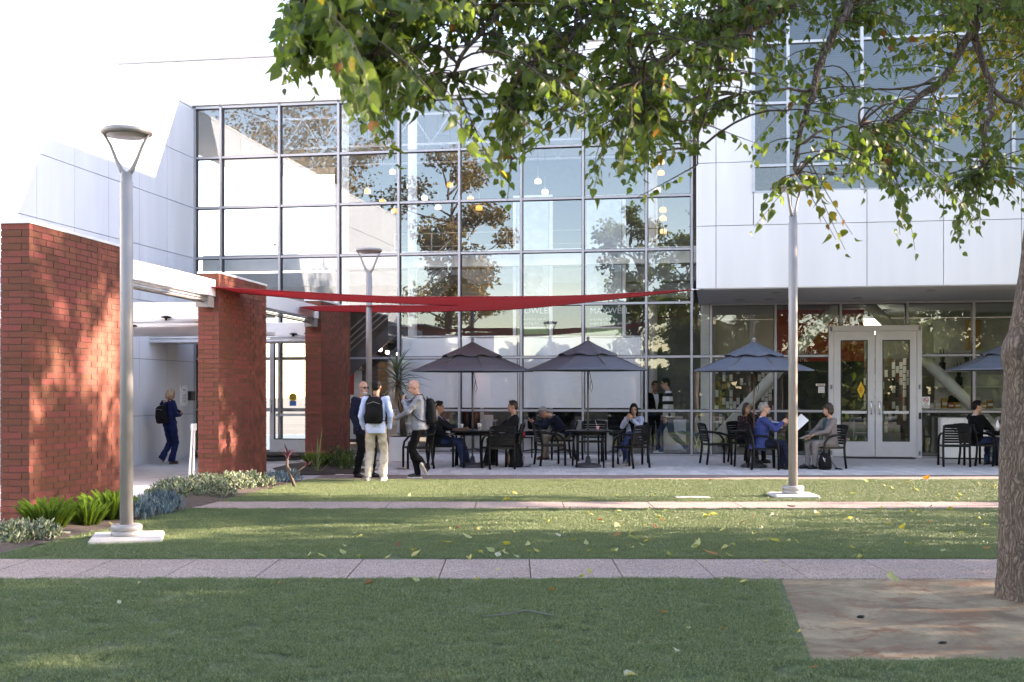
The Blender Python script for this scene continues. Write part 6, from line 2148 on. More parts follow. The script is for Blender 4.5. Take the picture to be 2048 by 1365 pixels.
# let daylight glow through the cloth a little
nt = M_sail.node_tree
bs = nt.nodes['Principled BSDF']; out_ = [n for n in nt.nodes if n.type == 'OUTPUT_MATERIAL'][0]
tl = nt.nodes.new('ShaderNodeBsdfTranslucent'); tl.inputs['Color'].default_value = (0.50, 0.014, 0.02, 1)
mx = nt.nodes.new('ShaderNodeMixShader'); mx.inputs['Fac'].default_value = 0.4
nt.links.new(bs.outputs[0], mx.inputs[1]); nt.links.new(tl.outputs[0], mx.inputs[2]); nt.links.new(mx.outputs[0], out_.inputs['Surface'])
A = at(378, 572, 20.0); E = at(604, 621, 26.1); Bc = at(1385, 580, 23.55)
sail = thing('shade_sail', 'red triangular shade sail stretched from the brick pillars to the white overhang', 'shade sail', (A + E + Bc) / 3)
def mixp(a, c, t): return a * (1 - t) + c * t
nI, nJ = 60, 40
vs = []
for i in range(nI + 1):
    t = i / nI
    for j in range(nJ + 1):
        s = j / nJ
        t0 = 0.46 * (1 - abs(2 * s - 1)) ** 2.4           # the hollow edge between the two pillar corners
        tt = t0 + (1 - t0) * t
        N_ = mixp(A, Bc, tt); F_ = mixp(E, Bc, tt)
        p = mixp(N_, F_, s)
        hollow = math.sin(math.pi * tt)
        # the edges sag, the far one more
        p.z -= hollow * (0.17 + 0.03 * s)
        p.z += 0.010 * math.sin(9 * s + 14 * tt) * hollow
        vs.append(p)
b = MB()
b.add(vs, [(i * (nJ + 1) + j, (i + 1) * (nJ + 1) + j, (i + 1) * (nJ + 1) + j + 1, i * (nJ + 1) + j + 1) for i in range(nI) for j in range(nJ)], 0, True)
b.build('cloth', M_sail, sail, True)
b = MB()
for j in (0, nJ):
    b.tube([vs[i * (nJ + 1) + j] for i in range(nI + 1)], 0.012, 6)
b.tube([vs[j] for j in range(nJ + 1)], 0.012, 6)
b.build('hem', pm('red_hem', (0.26, 0.010, 0.016), 0.7), sail, True)
b = MB()
for q, d in ((A, at(357, 574, 20.0)), (E, at(592, 623, 26.1)), (Bc, Vector(fp(UB0 + 0.15, VB + 0.05, 3.60)))):
    b.tube([q, d], 0.012, 6)
    b.ell(q, (.03, .03, .03), 8, 6)
b.build('turnbuckle', MATS['steel'], sail, True)

# ---------------- market umbrellas
M_umb = pm('umbrella_cloth', (0.104, 0.124, 0.156), 0.8, var=0.06, scale=3, bump=0.2, bscale=400)
M_bronze = pm('umbrella_pole', (0.12, 0.10, 0.09), 0.4, metal=0.4)
def umbrella():
    t = thing('patio_umbrella', 'x', 'umbrella', (0, 0, 0), group='grey umbrellas on the patio')
    n = 8
    def ring(r, z, ph=0.0): return [(r * math.cos(2 * math.pi * (k + ph) / n), r * math.sin(2 * math.pi * (k + ph) / n), z) for k in range(n)]
    # lower canopy in panels with slightly hollow seams, upper vent canopy over it
    b = MB()
    R_, seg = 1.28, 6
    rows = [(0.30, 2.40), (0.56, 2.262), (0.92, 2.105), (1.28, 1.985)]
    vs = []
    for r, z in rows:
        for k in range(n * seg):
            a = 2 * math.pi * (k / seg) / n
            f = (k % seg) / seg
            chord = math.cos(math.pi / n) / math.cos((f - .5) * 2 * math.pi / n)
            dip = 0.012 * math.sin(math.pi * f) * (r / R_)
            vs.append((r * chord * math.cos(a), r * chord * math.sin(a), z - dip + (0.012 * math.sin(math.pi * f) if r == R_ else 0)))
    N_ = n * seg
    b.add(vs, [(i * N_ + k, i * N_ + (k + 1) % N_, (i + 1) * N_ + (k + 1) % N_, (i + 1) * N_ + k) for i in range(len(rows) - 1) for k in range(N_)], 0, False)
    # the narrow hem that hangs from the edge
    e = []
    for q in vs[-N_:]: e += [q, (q[0] * 1.002, q[1] * 1.002, q[2] - 0.025)]
    b.add(e, [(2 * k, 2 * k + 1, (2 * k + 3) % (2 * N_), (2 * k + 2) % (2 * N_)) for k in range(N_)], 0, False)
    b.build('canopy', M_umb, t)
    b = MB()
    rows = [(0.02, 2.575), (0.22, 2.47), (0.46, 2.365), (0.64, 2.282)]
    vs = []
    for i, (r, z) in enumerate(rows):
        for k in range(n * seg):
            a = 2 * math.pi * (k / seg) / n; f = (k % seg) / seg
            chord = math.cos(math.pi / n) / math.cos((f - .5) * 2 * math.pi / n)
            sc_ = 0.035 * math.sin(2 * math.pi * f) if i == 3 else 0
            vs.append((r * chord * math.cos(a), r * chord * math.sin(a), z - 0.01 * math.sin(math.pi * f) + sc_ * .6))
    b.add(vs, [(i * N_ + k, i * N_ + (k + 1) % N_, (i + 1) * N_ + (k + 1) % N_, (i + 1) * N_ + k) for i in range(len(rows) - 1) for k in range(N_)], 0, False)
    b.build('vent_canopy', M_umb, t)
    b = MB(); b.tube([(0, 0, 0.05), (0, 0, 2.57)], 0.02, 12); b.build('pole', M_bronze, t)
    b = MB(); b.ell((0, 0, 2.62), (.035, .035, .04), 12, 8); b.lathe((0, 0, 2.565), [(.03, 0), (.03, .02)], 10); b.build('finial', M_pole, t)
    b = MB(); b.lathe((0, 0, 0), [(0.27, 0), (0.27, 0.035), (0.2, 0.07), (0.06, 0.09), (0.04, 0.22)], 28); b.build('base', pm('base_dark', (0.045, 0.045, 0.05), 0.6), t)
    for k in range(n):
        a = 2 * math.pi * k / n
        q = MB()
        q.tube([(0.03 * math.cos(a), 0.03 * math.sin(a), 2.5), (1.27 * math.cos(a), 1.27 * math.sin(a), 1.965)], 0.009, 6)
        q.tube([(0.03 * math.cos(a), 0.03 * math.sin(a), 2.0), (0.6 * math.cos(a), 0.6 * math.sin(a), 2.22)], 0.007, 6)
        q.build('rib', M_bronze, t)
    b = MB(); b.tube([(.02, -.02, 1.95), (.06, -.04, 1.75), (.09, -.04, 1.62), (.06, -.04, 1.52), (.03, -.03, 1.62), (.05, -.05, 1.78), (.025, -.02, 1.93)], 0.006, 5); b.build('cord', M_black, t)
    return t
um0 = umbrella(); uu_ = [False]
UMB = [(945, 935.5, 676, .20, 'grey patio umbrella left, behind the man in grey blazer'), (1176, 935.5, 673, .26, 'grey patio umbrella over the empty table in the middle'), (1508, 936, 675, .18, 'dark grey patio umbrella left of the lamp post under the overhang'), (2026, 936.5, 672, .30, 'grey patio umbrella at the right, mostly behind the trunk')]
UPOS = []
for px, py, top, rz, lab in UMB:
    p = on_ground(px, py); p.z += 0.012
    UPOS.append(p)
    o = place(um0, uu_, p, rz, lab)
    s = (HC + (HZ - top) / FP * p.y - p.z) / 2.66
    o.scale = (s, s, s)

# ---------------- tables
def table():
    t = thing('patio_table', 'x', 'table', (0, 0, 0), group='round black patio tables')
    b = MB(); b.lathe((0, 0, .70), [(0.03, 0.0), (0.43, 0.0), (0.46, 0.008), (0.46, 0.028), (0.44, 0.036), (0.03, 0.036)], 36); b.build('table_top', M_black, t)
    b = MB(); b.lathe((0, 0, .64), [(0.36, 0), (0.37, 0), (0.37, .06), (0.36, .06)], 30); b.build('apron', M_black, t)
    for k in range(4):
        a = math.pi / 4 + k * math.pi / 2
        q = MB(); q.tube([(.37 * math.cos(a), .37 * math.sin(a), .70), (.36 * math.cos(a), .36 * math.sin(a), .5), (.385 * math.cos(a), .385 * math.sin(a), 0)], [.024, .022, .02], 8)
        q.build('leg', M_black, t)
    return t
tb0 = table(); ut_ = [False]
for p, rz, lab in ((UPOS[0], .35, 'round black table of the two seated men under the left umbrella'), (UPOS[1], .1, 'round black table beside the woman with the phone'), (UPOS[2], .5, 'round black table behind the man in blue blazer'), (UPOS[3], .2, 'round black table mostly hidden behind the trunk')):
    place(tb0, ut_, p, rz, lab)
TZ = 0.736

# ---------------- chairs
def chair():
    """black armchair: facing local +y, slatted curved back"""
    t = thing('patio_chair', 'x', 'chair', (0, 0, 0), group='black slatted patio armchairs')
    def side(sx):
        x = sx * .255
        q = MB(); q.tube([(x, -.27, 0), (x, -.235, .25), (x, -.225, .42), (x, -.26, .66), (x, -.31, .83)], [.024, .024, .024, .023, .021], 8); q.build('rear_leg', M_black, t)
        q = MB(); q.tube([(x, .25, 0), (x, .25, .40), (x, .225, .52), (x, .14, .615), (x, .0, .655), (x, -.14, .665), (x, -.262, .672)], [.024, .024, .023, .023, .023, .021, .019], 8); q.build('arm_leg', M_black, t)
    side(-1); side(1)
    b = MB()
    b.box(-.255, .255, .20, .245, .395, .43); b.box(-.255, .255, -.23, -.19, .395, .43)
    for x in (-.24, .21): b.box(x, x + .03, -.19, .20, .39, .425)
    b.build('seat_frame', M_black, t)
    for k in range(6):
        y = -.17 + k * .066
        q = MB()
        vs = []
        for i in range(7):
            s = -1 + 2 * i / 6
            z = .43 - .012 * (1 - s * s)
            vs += [(s * .245, y, z), (s * .245, y + .052, z), (s * .245, y + .052, z - .012), (s * .245, y, z - .012)]
        q.add(vs, [(4 * i + k2, 4 * i + (k2 + 1) % 4, 4 * i + 4 + (k2 + 1) % 4, 4 * i + 4 + k2) for i in range(6) for k2 in range(4)] + [(3, 2, 1, 0), (24, 25, 26, 27)])
        q.build('seat_slat', M_black, t)
    for k in range(7):
        z0, z1 = (.475 + k * .05), (.475 + k * .05 + .041)
        if k == 6: z0, z1 = .775, .845
        def yb(z): return -.228 - .035 * max(0, (z - .42) / .24) if z < .66 else -.263 - .05 * (z - .66) / .17
        q = MB(); vs = []
        for i in range(9):
            s = -1 + 2 * i / 8
            o = -.03 * (1 - s * s)
            top = z1 + (.018 * (1 - s * s) if k == 6 else 0)
            vs += [(s * .25, yb(z0) + o + .008, z0), (s * .25, yb(top) + o + .008, top), (s * .25, yb(top) + o - .008, top), (s * .25, yb(z0) + o - .008, z0)]
        q.add(vs, [(4 * i + k2, 4 * i + (k2 + 1) % 4, 4 * i + 4 + (k2 + 1) % 4, 4 * i + 4 + k2) for i in range(8) for k2 in range(4)] + [(3, 2, 1, 0), (32, 33, 34, 35)])
        q.build('back_slat', M_black, t)
    return t
ch0 = chair(); uc_ = [False]
def face(dx, dy): return math.atan2(-dx, dy)          # heading that turns local +y to (dx, dy)
CHAIRS = [
    (836, 938, (-.9, -.25), 'empty black chair just behind the man in grey blazer'),
    (886, 934, (1, -.12), 'black chair under the seated man in dark suit and brown shoes'),
    (996, 939, (-.35, 1), 'black chair with its back to us before the man in a tie'),
    (1016, 932, (-1, -.1), 'black chair under the man in dark suit and tie'),
    (1100, 932, (.95, .22), 'empty black chair in front of the hunched man'),
    (1122, 920, (-1, -.15), 'black chair under the hunched man'),
    (1184, 923, (-.25, -1), 'empty black chair behind the middle umbrella table'),
    (1262, 937, (-.75, .75), 'black chair with its back to us hiding the woman with the phone'),
    (1266, 929, (-.35, -1), 'black chair under the woman with the phone'),
    (1432, 930, (1, .12), 'empty black chair alone in front of the white column'),
    (1492, 926, (.6, -.8), 'black chair under the dark haired cafe woman'),
    (1527, 940, (1, -.05), 'black chair under the man in blue checked blazer'),
    (1654, 938, (-.95, -.35), 'black chair under the woman in grey trouser suit'),
    (1908, 934, (.15, 1), 'empty black chair with its back to us before the white bins'),
    (1956, 932, (.95, .3), 'black chair under the man in black jacket near the trunk'),
]
CH = {}
for px, py, f, lab in CHAIRS:
    p = on_ground(px, py); p.z += 0.012
    place(ch0, uc_, p, face(*f), lab)
    CH[px] = (p, Vector((f[0], f[1], 0)).normalized())

# small side table with a red drink
p = on_ground(1048, 916); p.z += .012
t = thing('side_table', 'small square black side table by the white screens', 'table', p)
b = MB(); b.cbox(-.2, .2, -.2, .2, .43, .455, .005); b.build('table_top', M_black, t)
for sx in (-1, 1):
    for sy in (-1, 1):
        b = MB(); b.tube([(sx * .175, sy * .175, 0), (sx * .175, sy * .175, .43)], .014, 8); b.build('leg', M_black, t)
d = thing('red_drink', 'red bottled drink standing on the small side table', 'drink', p + Vector((0, -.02, .455)))
b = MB(); b.lathe((0, 0, 0), [(.03, 0), (.035, .02), (.035, .09), (.022, .12), (.02, .13)], 14); b.build('bottle', pm('red_drink', (.45, .02, .03), .2), d)
b = MB(); b.lathe((0, 0, .13), [(.022, 0), (.022, .02)], 12); b.build('cap', M_whitepaint, d)
M_cup = pm('paper_cup', (.78, .78, .76), .6)
def cup(p, label, name='paper_cup', mark=True, s=1.0):
    t = thing(name, label, 'cup', p)
    b = MB(); b.lathe((0, 0, 0), [(.028 * s, 0), (.042 * s, .125 * s), (.044 * s, .127 * s)], 18); b.build('cup_body', M_cup, t)
    b = MB(); b.lathe((0, 0, .127 * s), [(.046 * s, 0), (.046 * s, .008), (.038 * s, .016)], 18); b.build('lid', M_cup, t)
    if mark:
        b = MB(); b.box(-.015, .008, -.045 * s, -.035, .06 * s, .075 * s); b.box(.002, .016, -.045 * s, -.035, .045 * s, .085 * s); b.build('printed_mark', M_black, t)
p = UPOS[0] + Vector((.15, -.22, TZ)); cup(p, 'white paper cup with small dark mark on the left umbrella table')
p = UPOS[0] + Vector((-.22, .12, TZ)); cup(p, 'plain white paper cup behind the folder on the left table', mark=False, s=.85)
t = thing('brown_folder', 'brown leather folder lying on the left umbrella table', 'folder', UPOS[0] + Vector((-.22, -.1, TZ)))
b = MB(); b.cbox(-.17, .17, -.12, .12, 0, .02, .004, 0); b.build('cover', pm('leather_brown', (.10, .05, .03), .5), t)
b = MB(); b.hexa([(-.17, -.11, .021), (.16, -.11, .021), (.16, .11, .021), (-.17, .11, .021), (-.17, -.11, .03), (.13, -.11, .07), (.13, .11, .07), (-.17, .11, .03)]); b.build('flap', MATS['leather_brown'], t)
p = UPOS[1] + Vector((.18, -.2, TZ))
t = thing('pink_drink', 'small pink drink with a straw on the middle umbrella table', 'drink', p)
b = MB(); b.lathe((0, 0, 0), [(.026, 0), (.034, .09)], 14); b.build('glass', pm('pink_drink', (.6, .3, .33), .3), t)
b = MB(); b.tube([(0, 0, .05), (-.05, -.01, .2)], .004, 5); b.build('straw', M_whitepaint, t)
p = UPOS[3] + Vector((-.35, -.1, TZ))
t = thing('water_bottle', 'clear labelled water bottle on the table near the trunk', 'bottle', p)
b = MB(); b.lathe((0, 0, 0), [(.032, 0), (.032, .15), (.014, .19), (.014, .215)], 14, 0); b.build('bottle', pm('bottle_clear', (.5, .52, .54), .15), t)
b = MB(); b.lathe((0, 0, .05), [(.0335, 0), (.0335, .07)], 14); b.build('bottle_label', M_whitepaint, t)

# ---------------- white recycling bins
v_b = -0.42
u0, u1 = fu(1880, v_b)[0], fu(1992, v_b)[0]
z1 = HC + (HZ - 836) / FP * fu(1930, v_b)[1]
us_ = fu(1931, v_b - .3)[0]
for k, (a, c) in enumerate(((u0, us_ - .006), (us_ + .006, us_ + (us_ - u0)))):
    pb_ = fp((a + c) / 2, v_b, 0.09)
    t = thing('recycling_bin', ['white rounded recycling bin with a round hand emblem', 'plain white recycling bin behind the man in black jacket'][k], 'bin', pb_, group='white recycling bins by the glass')
    prof = [(a, .25), (a, -.12), (a + .03, -.2), (a + .1, -.25), (c, -.25), (c, .25)] if k == 0 else [(a, .25), (a, -.25), (c, -.25), (c, .25)]
    b = MB(); n = len(prof)
    vs = [fp(uu, v_b + vv, .13) for uu, vv in prof] + [fp(uu, v_b + vv, z1) for uu, vv in prof]
    b.add(vs, [tuple(range(n)), tuple(range(2 * n - 1, n - 1, -1))] + [(i, i + n, (i + 1) % n + n, (i + 1) % n) for i in range(n)])
    b.build('cabinet', M_whitepaint, t, True)
    b = MB(); b.fbox(a + .05, c - .02, v_b - .2, v_b + .2, .085, .13); b.build('plinth', M_gasket, t, True)
    if k == 0:
        ue, ze = fuz(1911, 855, v_b - .25)
        b = MB()
        n = 24; ring = []
        for q in range(n):
            an = 2 * math.pi * q / n
            for r in (.085, .07):
                ring.append(fp(ue + r * math.cos(an), v_b - .2525, ze + r * math.sin(an)))
        b.add(ring, [(2 * q, 2 * q + 1, (2 * q + 3) % (2 * n), (2 * q + 2) % (2 * n)) for q in range(n)])
        n = 18
        b.add([fp(ue + .058 * math.cos(q * 2 * math.pi / n), v_b - .252, ze + .058 * math.sin(q * 2 * math.pi / n)) for q in range(n)], [tuple(range(n))])
        b.build('round_emblem', M_black, t, True)
        b = MB()
        b.fbox(ue - .03, ue + .012, v_b - .2545, v_b - .253, ze - .03, ze + .002); b.fbox(ue - .004, ue + .010, v_b - .2545, v_b - .253, ze + .002, ze + .035); b.fbox(ue + .017, ue + .03, v_b - .2545, v_b - .253, ze - .03, ze + .006)
        b.build('hand_mark', M_whitepaint, t, True)
# power cable on the paving behind the seated men
b = MB(); b.tube([on_ground(1030, 932) + Vector((0, 0, .02)), on_ground(1042, 936) + Vector((0, 0, .02)), on_ground(1056, 935) + Vector((0, 0, .02)), on_ground(1062, 931) + Vector((0, 0, .02))], .008, 6)
tag(b.build('cable', M_black), 'thin black cable on the paving right of the seated man in a tie', 'cable')
p = on_ground(805, 941)
b = MB()
for k in range(5):
    strap(b, (0, 0, .02), (math.cos(k * 1.3), math.sin(k * 1.3), .25), .16, .03, .3)
tag(link('dry_frond', b.mesh('dry_frond', M_dry), None, loc=p + Vector((0, 0, .012))), 'dry brown curled frond on the paving in front of the planter', 'leaf')
# ================================================================== people
from mathutils import noise as mnoise
def fuse(prims, voxel, iters=3, wrinkle=0.0, wscale=9.0, keep=None):
    """grow one continuous skin round overlapping solids"""
    b = MB()
    for p in prims:
        if p[0] == 'cap':
            _, a, c, ra, rb = p[:5]
            a, c = Vector(a), Vector(c)
            d = c - a; L = d.length
            d = d / L if L > 1e-6 else Vector((0, 0, 1))
            pts, rr = [], []
            for t in (-1, -.8, -.45): pts.append(a + d * ra * t); rr.append(max(.0015, ra * math.sqrt(max(0, 1 - t * t))))
            pts.append(a); rr.append(ra); pts.append(a.lerp(c, .5)); rr.append((ra + rb) / 2 if len(p) < 6 else p[5]); pts.append(c); rr.append(rb)
            for t in (.45, .8, 1): pts.append(c + d * rb * t); rr.append(max(.0015, rb * math.sqrt(max(0, 1 - t * t))))
            b.tube(pts, rr, 14)
        elif p[0] == 'ell':
            b.ell(p[1], p[2], 16, 12, p[3] if len(p) > 3 else None)
        elif p[0] == 'loft':            # rings (centre, rx, ry) in the frame of a matrix
            _, rings, Mx = p
            n = 20; vs = []
            for c, rx, ry in rings:
                for k in range(n):
                    t = 2 * math.pi * k / n
                    cx, sx = math.cos(t), math.sin(t)
                    e = .82
                    vs.append(Vector(c) + Mx @ Vector((rx * math.copysign(abs(cx) ** e, cx), ry * math.copysign(abs(sx) ** e, sx), 0)))
            m = len(rings)
            b.add(vs, [(i * n + k, i * n + (k + 1) % n, (i + 1) * n + (k + 1) % n, (i + 1) * n + k) for i in range(m - 1) for k in range(n)] + [tuple(reversed(range(n))), tuple((m - 1) * n + k for k in range(n))])
    me = bpy.data.meshes.new('tmp'); me.from_pydata(b.v, [], b.f); me.update()
    o = bpy.data.objects.new('tmp', me); COL.objects.link(o)
    r = o.modifiers.new('r', 'REMESH'); r.mode = 'VOXEL'; r.voxel_size = voxel; r.use_smooth_shade = True
    s = o.modifiers.new('s', 'SMOOTH'); s.factor = .5; s.iterations = iters
    dg = bpy.context.evaluated_depsgraph_get()
    out = bpy.data.meshes.new_from_object(o.evaluated_get(dg))
    bpy.data.objects.remove(o); bpy.data.meshes.remove(me)
    if wrinkle:
        n = len(out.vertices)
        co = np.zeros(n * 3); no = np.zeros(n * 3)
        out.vertices.foreach_get('co', co); out.vertices.foreach_get('normal', no)
        co = co.reshape(-1, 3); no = no.reshape(-1, 3)
        off = np.array([mnoise.noise(Vector((c[0] * wscale + 3.1, c[1] * wscale, c[2] * wscale * 1.6))) + .5 * mnoise.noise(Vector((c[0] * wscale * 2.6, c[1] * wscale * 2.6 + 7, c[2] * wscale * 3.4))) for c in co])
        co += no * (off * wrinkle)[:, None]
        out.vertices.foreach_set('co', co.reshape(-1)); out.update()
    out.polygons.foreach_set('use_smooth', [True] * len(out.polygons))
    return out

def ik(a, c, l1, l2, pole):
    a, c, pole = Vector(a), Vector(c), Vector(pole)
    d = c - a; L = min(d.length, (l1 + l2) * .999)
    d.normalize()
    c = a + d * L
    x = (l1 * l1 - l2 * l2 + L * L) / (2 * L)
    h = math.sqrt(max(0, l1 * l1 - x * x))
    p = pole - d * pole.dot(d)
    if p.length < 1e-5: p = Vector((0, 1, 0))
    p.normalize()
    return a + d * x + p * h, c

def cloth(name, col, var=.12, rough=.85, bump=.3, **k):
    return pm('cloth_' + name, col, rough, var=var, scale=14, bump=bump, bscale=220, sheen=.04, spec=.12, **k)
SKIN = {'pale': pm('skin_pale', (.50, .27, .19), .55, var=.06, scale=20), 'tan': pm('skin_tan', (.36, .18, .115), .55, var=.06, scale=20), 'olive': pm('skin_olive', (.42, .235, .155), .55, var=.06, scale=20)}
HAIR = {'black': pm('hair_black', (.006, .005, .0045), .6, spec=.2, var=.3, scale=60, bump=.4), 'brown': pm('hair_brown', (.035, .02, .013), .5, var=.3, scale=60, bump=.4), 'grey': pm('hair_grey', (.24, .235, .23), .6, var=.35, scale=60, bump=.4),
        'blond': pm('hair_blond', (.30, .20, .115), .5, var=.5, scale=45, bump=.4, stretch=(1, 1, .2)), 'white': pm('hair_white', (.5, .48, .46), .6, var=.2, scale=60)}
M_eye = pm('eye_dark', (.02, .015, .012), .2); M_lip = pm('lip', (.30, .10, .08), .5); M_lens = pm('dark_lens', (.008, .008, .01), .15)

def person(label, loc, heading, P, W, k=1.0):
    """P: pose in a frame that faces +y, x to the right, metres for a 1.75 m figure; W: what is worn"""
    t = thing('person', label, 'person', loc, heading)
    B = Matrix.Rotation(P.get('roll', 0), 3, 'Y') @ Matrix.Rotation(-P.get('pitch', 0), 3, 'X')
    T = B @ Matrix.Rotation(P.get('twist', 0), 3, 'Z')
    g = W.get('girth', 1.0); fem = W.get('fem', False)
    pel = Vector(P.get('pelvis', (0, 0, .95)))
    def tor(x, y, z): return pel + B @ Vector((x, y, z))
    def che(x, y, z): return pel + B @ Vector((0, 0, z)) + T @ Vector((x, y, 0))
    sw = .165 if fem else .185
    sh = {s: che(s * sw, -.005, .44) for s in (-1, 1)}
    neck0, neck1 = che(0, -.015, .45), che(0, .005 + .06 * max(0, P.get('hp', 0)), .57)
    Hm = Matrix.Rotation(P.get('hy', 0), 3, 'Z') @ Matrix.Rotation(-P.get('hp', 0), 3, 'X') @ Matrix.Rotation(P.get('hr', 0), 3, 'Y')
    hc = neck1 + Hm @ Vector((0, .025, .098))
    def hd(x, y, z): return hc + Hm @ Vector((x, y, z))
    hip = {s: pel + Matrix.Rotation(P.get('roll', 0) * .3, 3, 'Y') @ Vector((s * .09, 0, -.03)) for s in (-1, 1)}
    arm, leg = {}, {}
    for s, nm in ((-1, 'l'), (1, 'r')):
        wt = Vector(P.get('hand_' + nm, (s * .25, .04, .86)))
        el, wr = ik(sh[s], wt, .29, .25, P.get('elbow_' + nm, (s * .5, -1, -.2)))
        arm[s] = (sh[s], el, wr)
        an = Vector(P.get('foot_' + nm, (s * .10, 0, .085)))
        kn, an = ik(hip[s], an, .44, .43, P.get('knee_' + nm, (s * .08, 1, 0)))
        leg[s] = (hip[s], kn, an)
    # ---- the body: one continuous skin
    pr = [('loft', [(tor(0, 0, -.10), .13, .10), (tor(0, 0, .0), .155 * g, .115 * g), (tor(0, 0, .13), .128 * g, .10 * g), (che(0, .01, .28), .148 * g, .108 * g), (che(0, 0, .40), .15, .095), (che(0, -.01, .47), .09, .07)], T),
          ('cap', neck0, neck1 + Hm @ Vector((0, .01, .02)), .058 if not fem else .047, .054 if not fem else .044),
          ('ell', hd(0, -.008, .022), (.074, .094, .098), Hm), ('ell', hd(0, .030, -.045), (.057, .062, .083), Hm), ('ell', hd(0, .058, -.100), (.028, .026, .024), Hm),
          ('cap', hd(0, .088, .004), hd(0, .108, -.032), .009, .015), ('ell', hd(0, .078, .026), (.046, .016, .012), Hm), ('ell', hd(0, .082, -.066), (.026, .018, .016), Hm)]
    for s in (-1, 1):
        pr += [('ell', hd(s * .075, -.006, -.014), (.011, .022, .031), Hm), ('cap', che(s * .06, -.01, .445), sh[s], .05, .052)]
        a = arm[s]; l = leg[s]
        pr += [('cap', a[0], a[1], .046, .038), ('cap', a[1], a[2], .038, .027), ('cap', l[0], l[1], .078, .052), ('cap', l[1], l[2], .052, .036)]
    hand_tubes = []
    palms = {}
    for s, nm in ((-1, 'l'), (1, 'r')):
        if P.get('pocket_' + nm): continue
        el, wr = arm[s][1], arm[s][2]
        d = (wr - el).normalized()
        d = Vector(P.get('hdir_' + nm, d)).normalized()
        n = Vector(P.get('palm_' + nm, (-s, 0, 0)))
        n = (n - d * n.dot(d)).normalized()
        ac = d.cross(n) * 1.0
        if ac.dot(Vector((0, 1, 0.3))) < 0: thumb_side = -1
        else: thumb_side = 1
        th = ac * thumb_side
        Mh = Matrix((ac, d, n)).transposed()
        pr += [('cap', wr - d * .03, wr + d * .02, .027, .025), ('ell', wr + d * .05, (.042, .052, .018), Mh)]
        cu = P.get('curl_' + nm, .45)
        for q, (o, L_) in enumerate(((-.031, .062), (-.011, .076), (.011, .081), (.031, .072))):
            p0 = wr + d * .078 + th * o
            dd, pts = d.copy(), [wr + d * .05 + th * o, p0]
            for m_, f in enumerate((.42, .32, .26)):
                dd = (Matrix.Rotation(0, 3, 'X') @ dd)
                ang = cu * (.7 + .3 * m_)
                dd = (dd * math.cos(ang) + n * math.sin(ang)); n2 = None
                dd.normalize()
                p0 = p0 + dd * L_ * f; pts.append(p0.copy())
            hand_tubes.append((pts, [.0095, .0095, .009, .008, .0065]))
        p0 = wr + d * .025 + th * .032
        hand_tubes.append(([wr + d * .015 + th * .015, p0, p0 + (th * .7 + d * .7 + n * .3).normalized() * .035, p0 + (th * .45 + d * .8 + n * .5).normalized() * .062], [.013, .013, .011, .008]))
        palms[nm] = (wr + d * .085 + n * .02, d, n, th)
    me = fuse(pr, .0115, 3)
    mb = MB()
    for pts, rr in hand_tubes: mb.tube(pts, rr, 7)
    if mb.v:
        b2 = MB()
        vs = [v.co[:] for v in me.vertices]; fs = [tuple(p.vertices) for p in me.polygons]
        b2.add(vs, fs, 0, True); b2.add(mb.v, mb.f, 0, True)
        bpy.data.meshes.remove(me)
        me = b2.mesh('body', SKIN[W.get('skin', 'pale')])
    else:
        me.materials.append(SKIN[W.get('skin', 'pale')])
    link('body', me, t)
    # ---- trousers
    tr = W['trousers']; fl = W.get('flare', 1.0); tw_ = W.get('legw', 1.0)
    pr = [('ell', pel + Vector((0, -.005, -.02)), (.172 * g, .132 * g, .125)), ('loft', [(tor(0, 0, -.03), .165 * g, .125 * g), (tor(0, 0, .09), .145 * g, .115 * g)], T)]
    for s in (-1, 1):
        l = leg[s]
        q = l[2] + (l[2] - l[1]).normalized() * .035
        pr += [('cap', l[0], l[1], .094 * (.5 + .5 * g), .070 * tw_), ('loft', [(l[1].lerp(q, x), r, r) for x, r in ((0, .068 * tw_), (.45, .064 * tw_), (1, .056 * fl * tw_))], (q - l[1]).to_track_quat('Z', 'Y').to_matrix()), ('ell', l[1], (.071 * tw_,) * 3)]
        if W.get('short_leg') is not None and s == W['short_leg']:
            pr.pop(-2)
    me = fuse(pr, .0135, 2, .014, 8); me.materials.append(tr); link('trousers', me, t)
    # ---- top (jacket or shirt)
    top = W['top']; hem = W.get('hem', .12); hw = W.get('hemw', 1.0); jk = W.get('jacket', True)
    e = .014 if jk else .008
    rings = [(tor(0, W.get('hemy', 0), -hem), (.166 * g + e) * hw, (.128 * g + e) * hw), (tor(0, 0, -.02), .168 * g + e, .128 * g + e), (tor(0, 0, .12), .140 * g + e, .112 * g + e), (che(0, .012, .27), .160 * g + e, .116 * g + e), (che(0, .0, .37), .166 + e, .105 + e), (che(0, -.008, .445), .145, .082 + e), (che(0, -.015, .485), .075, .062)]
    pr = [('loft', rings, T)]
    for s in (-1, 1):
        a = arm[s]
        w0 = a[1].lerp(a[2], W.get('sleeve', .93))
        pr += [('cap', che(s * .07, -.01, .435), sh[s], .052 + e * .5, .058 + e * .6), ('cap', a[0], a[1], .056 + e * .5, .048 + e * .4), ('cap', a[1], w0, .047 + e * .4, .036 + e * .5)]
    tme = fuse(pr, .0125, 2, .012, 8); tme.materials.append(top)
    link('jacket' if jk else 'shirt', tme, t)
    bvh = BVHTree.FromPolygons([v.co[:] for v in tme.vertices], [tuple(p.vertices) for p in tme.polygons])
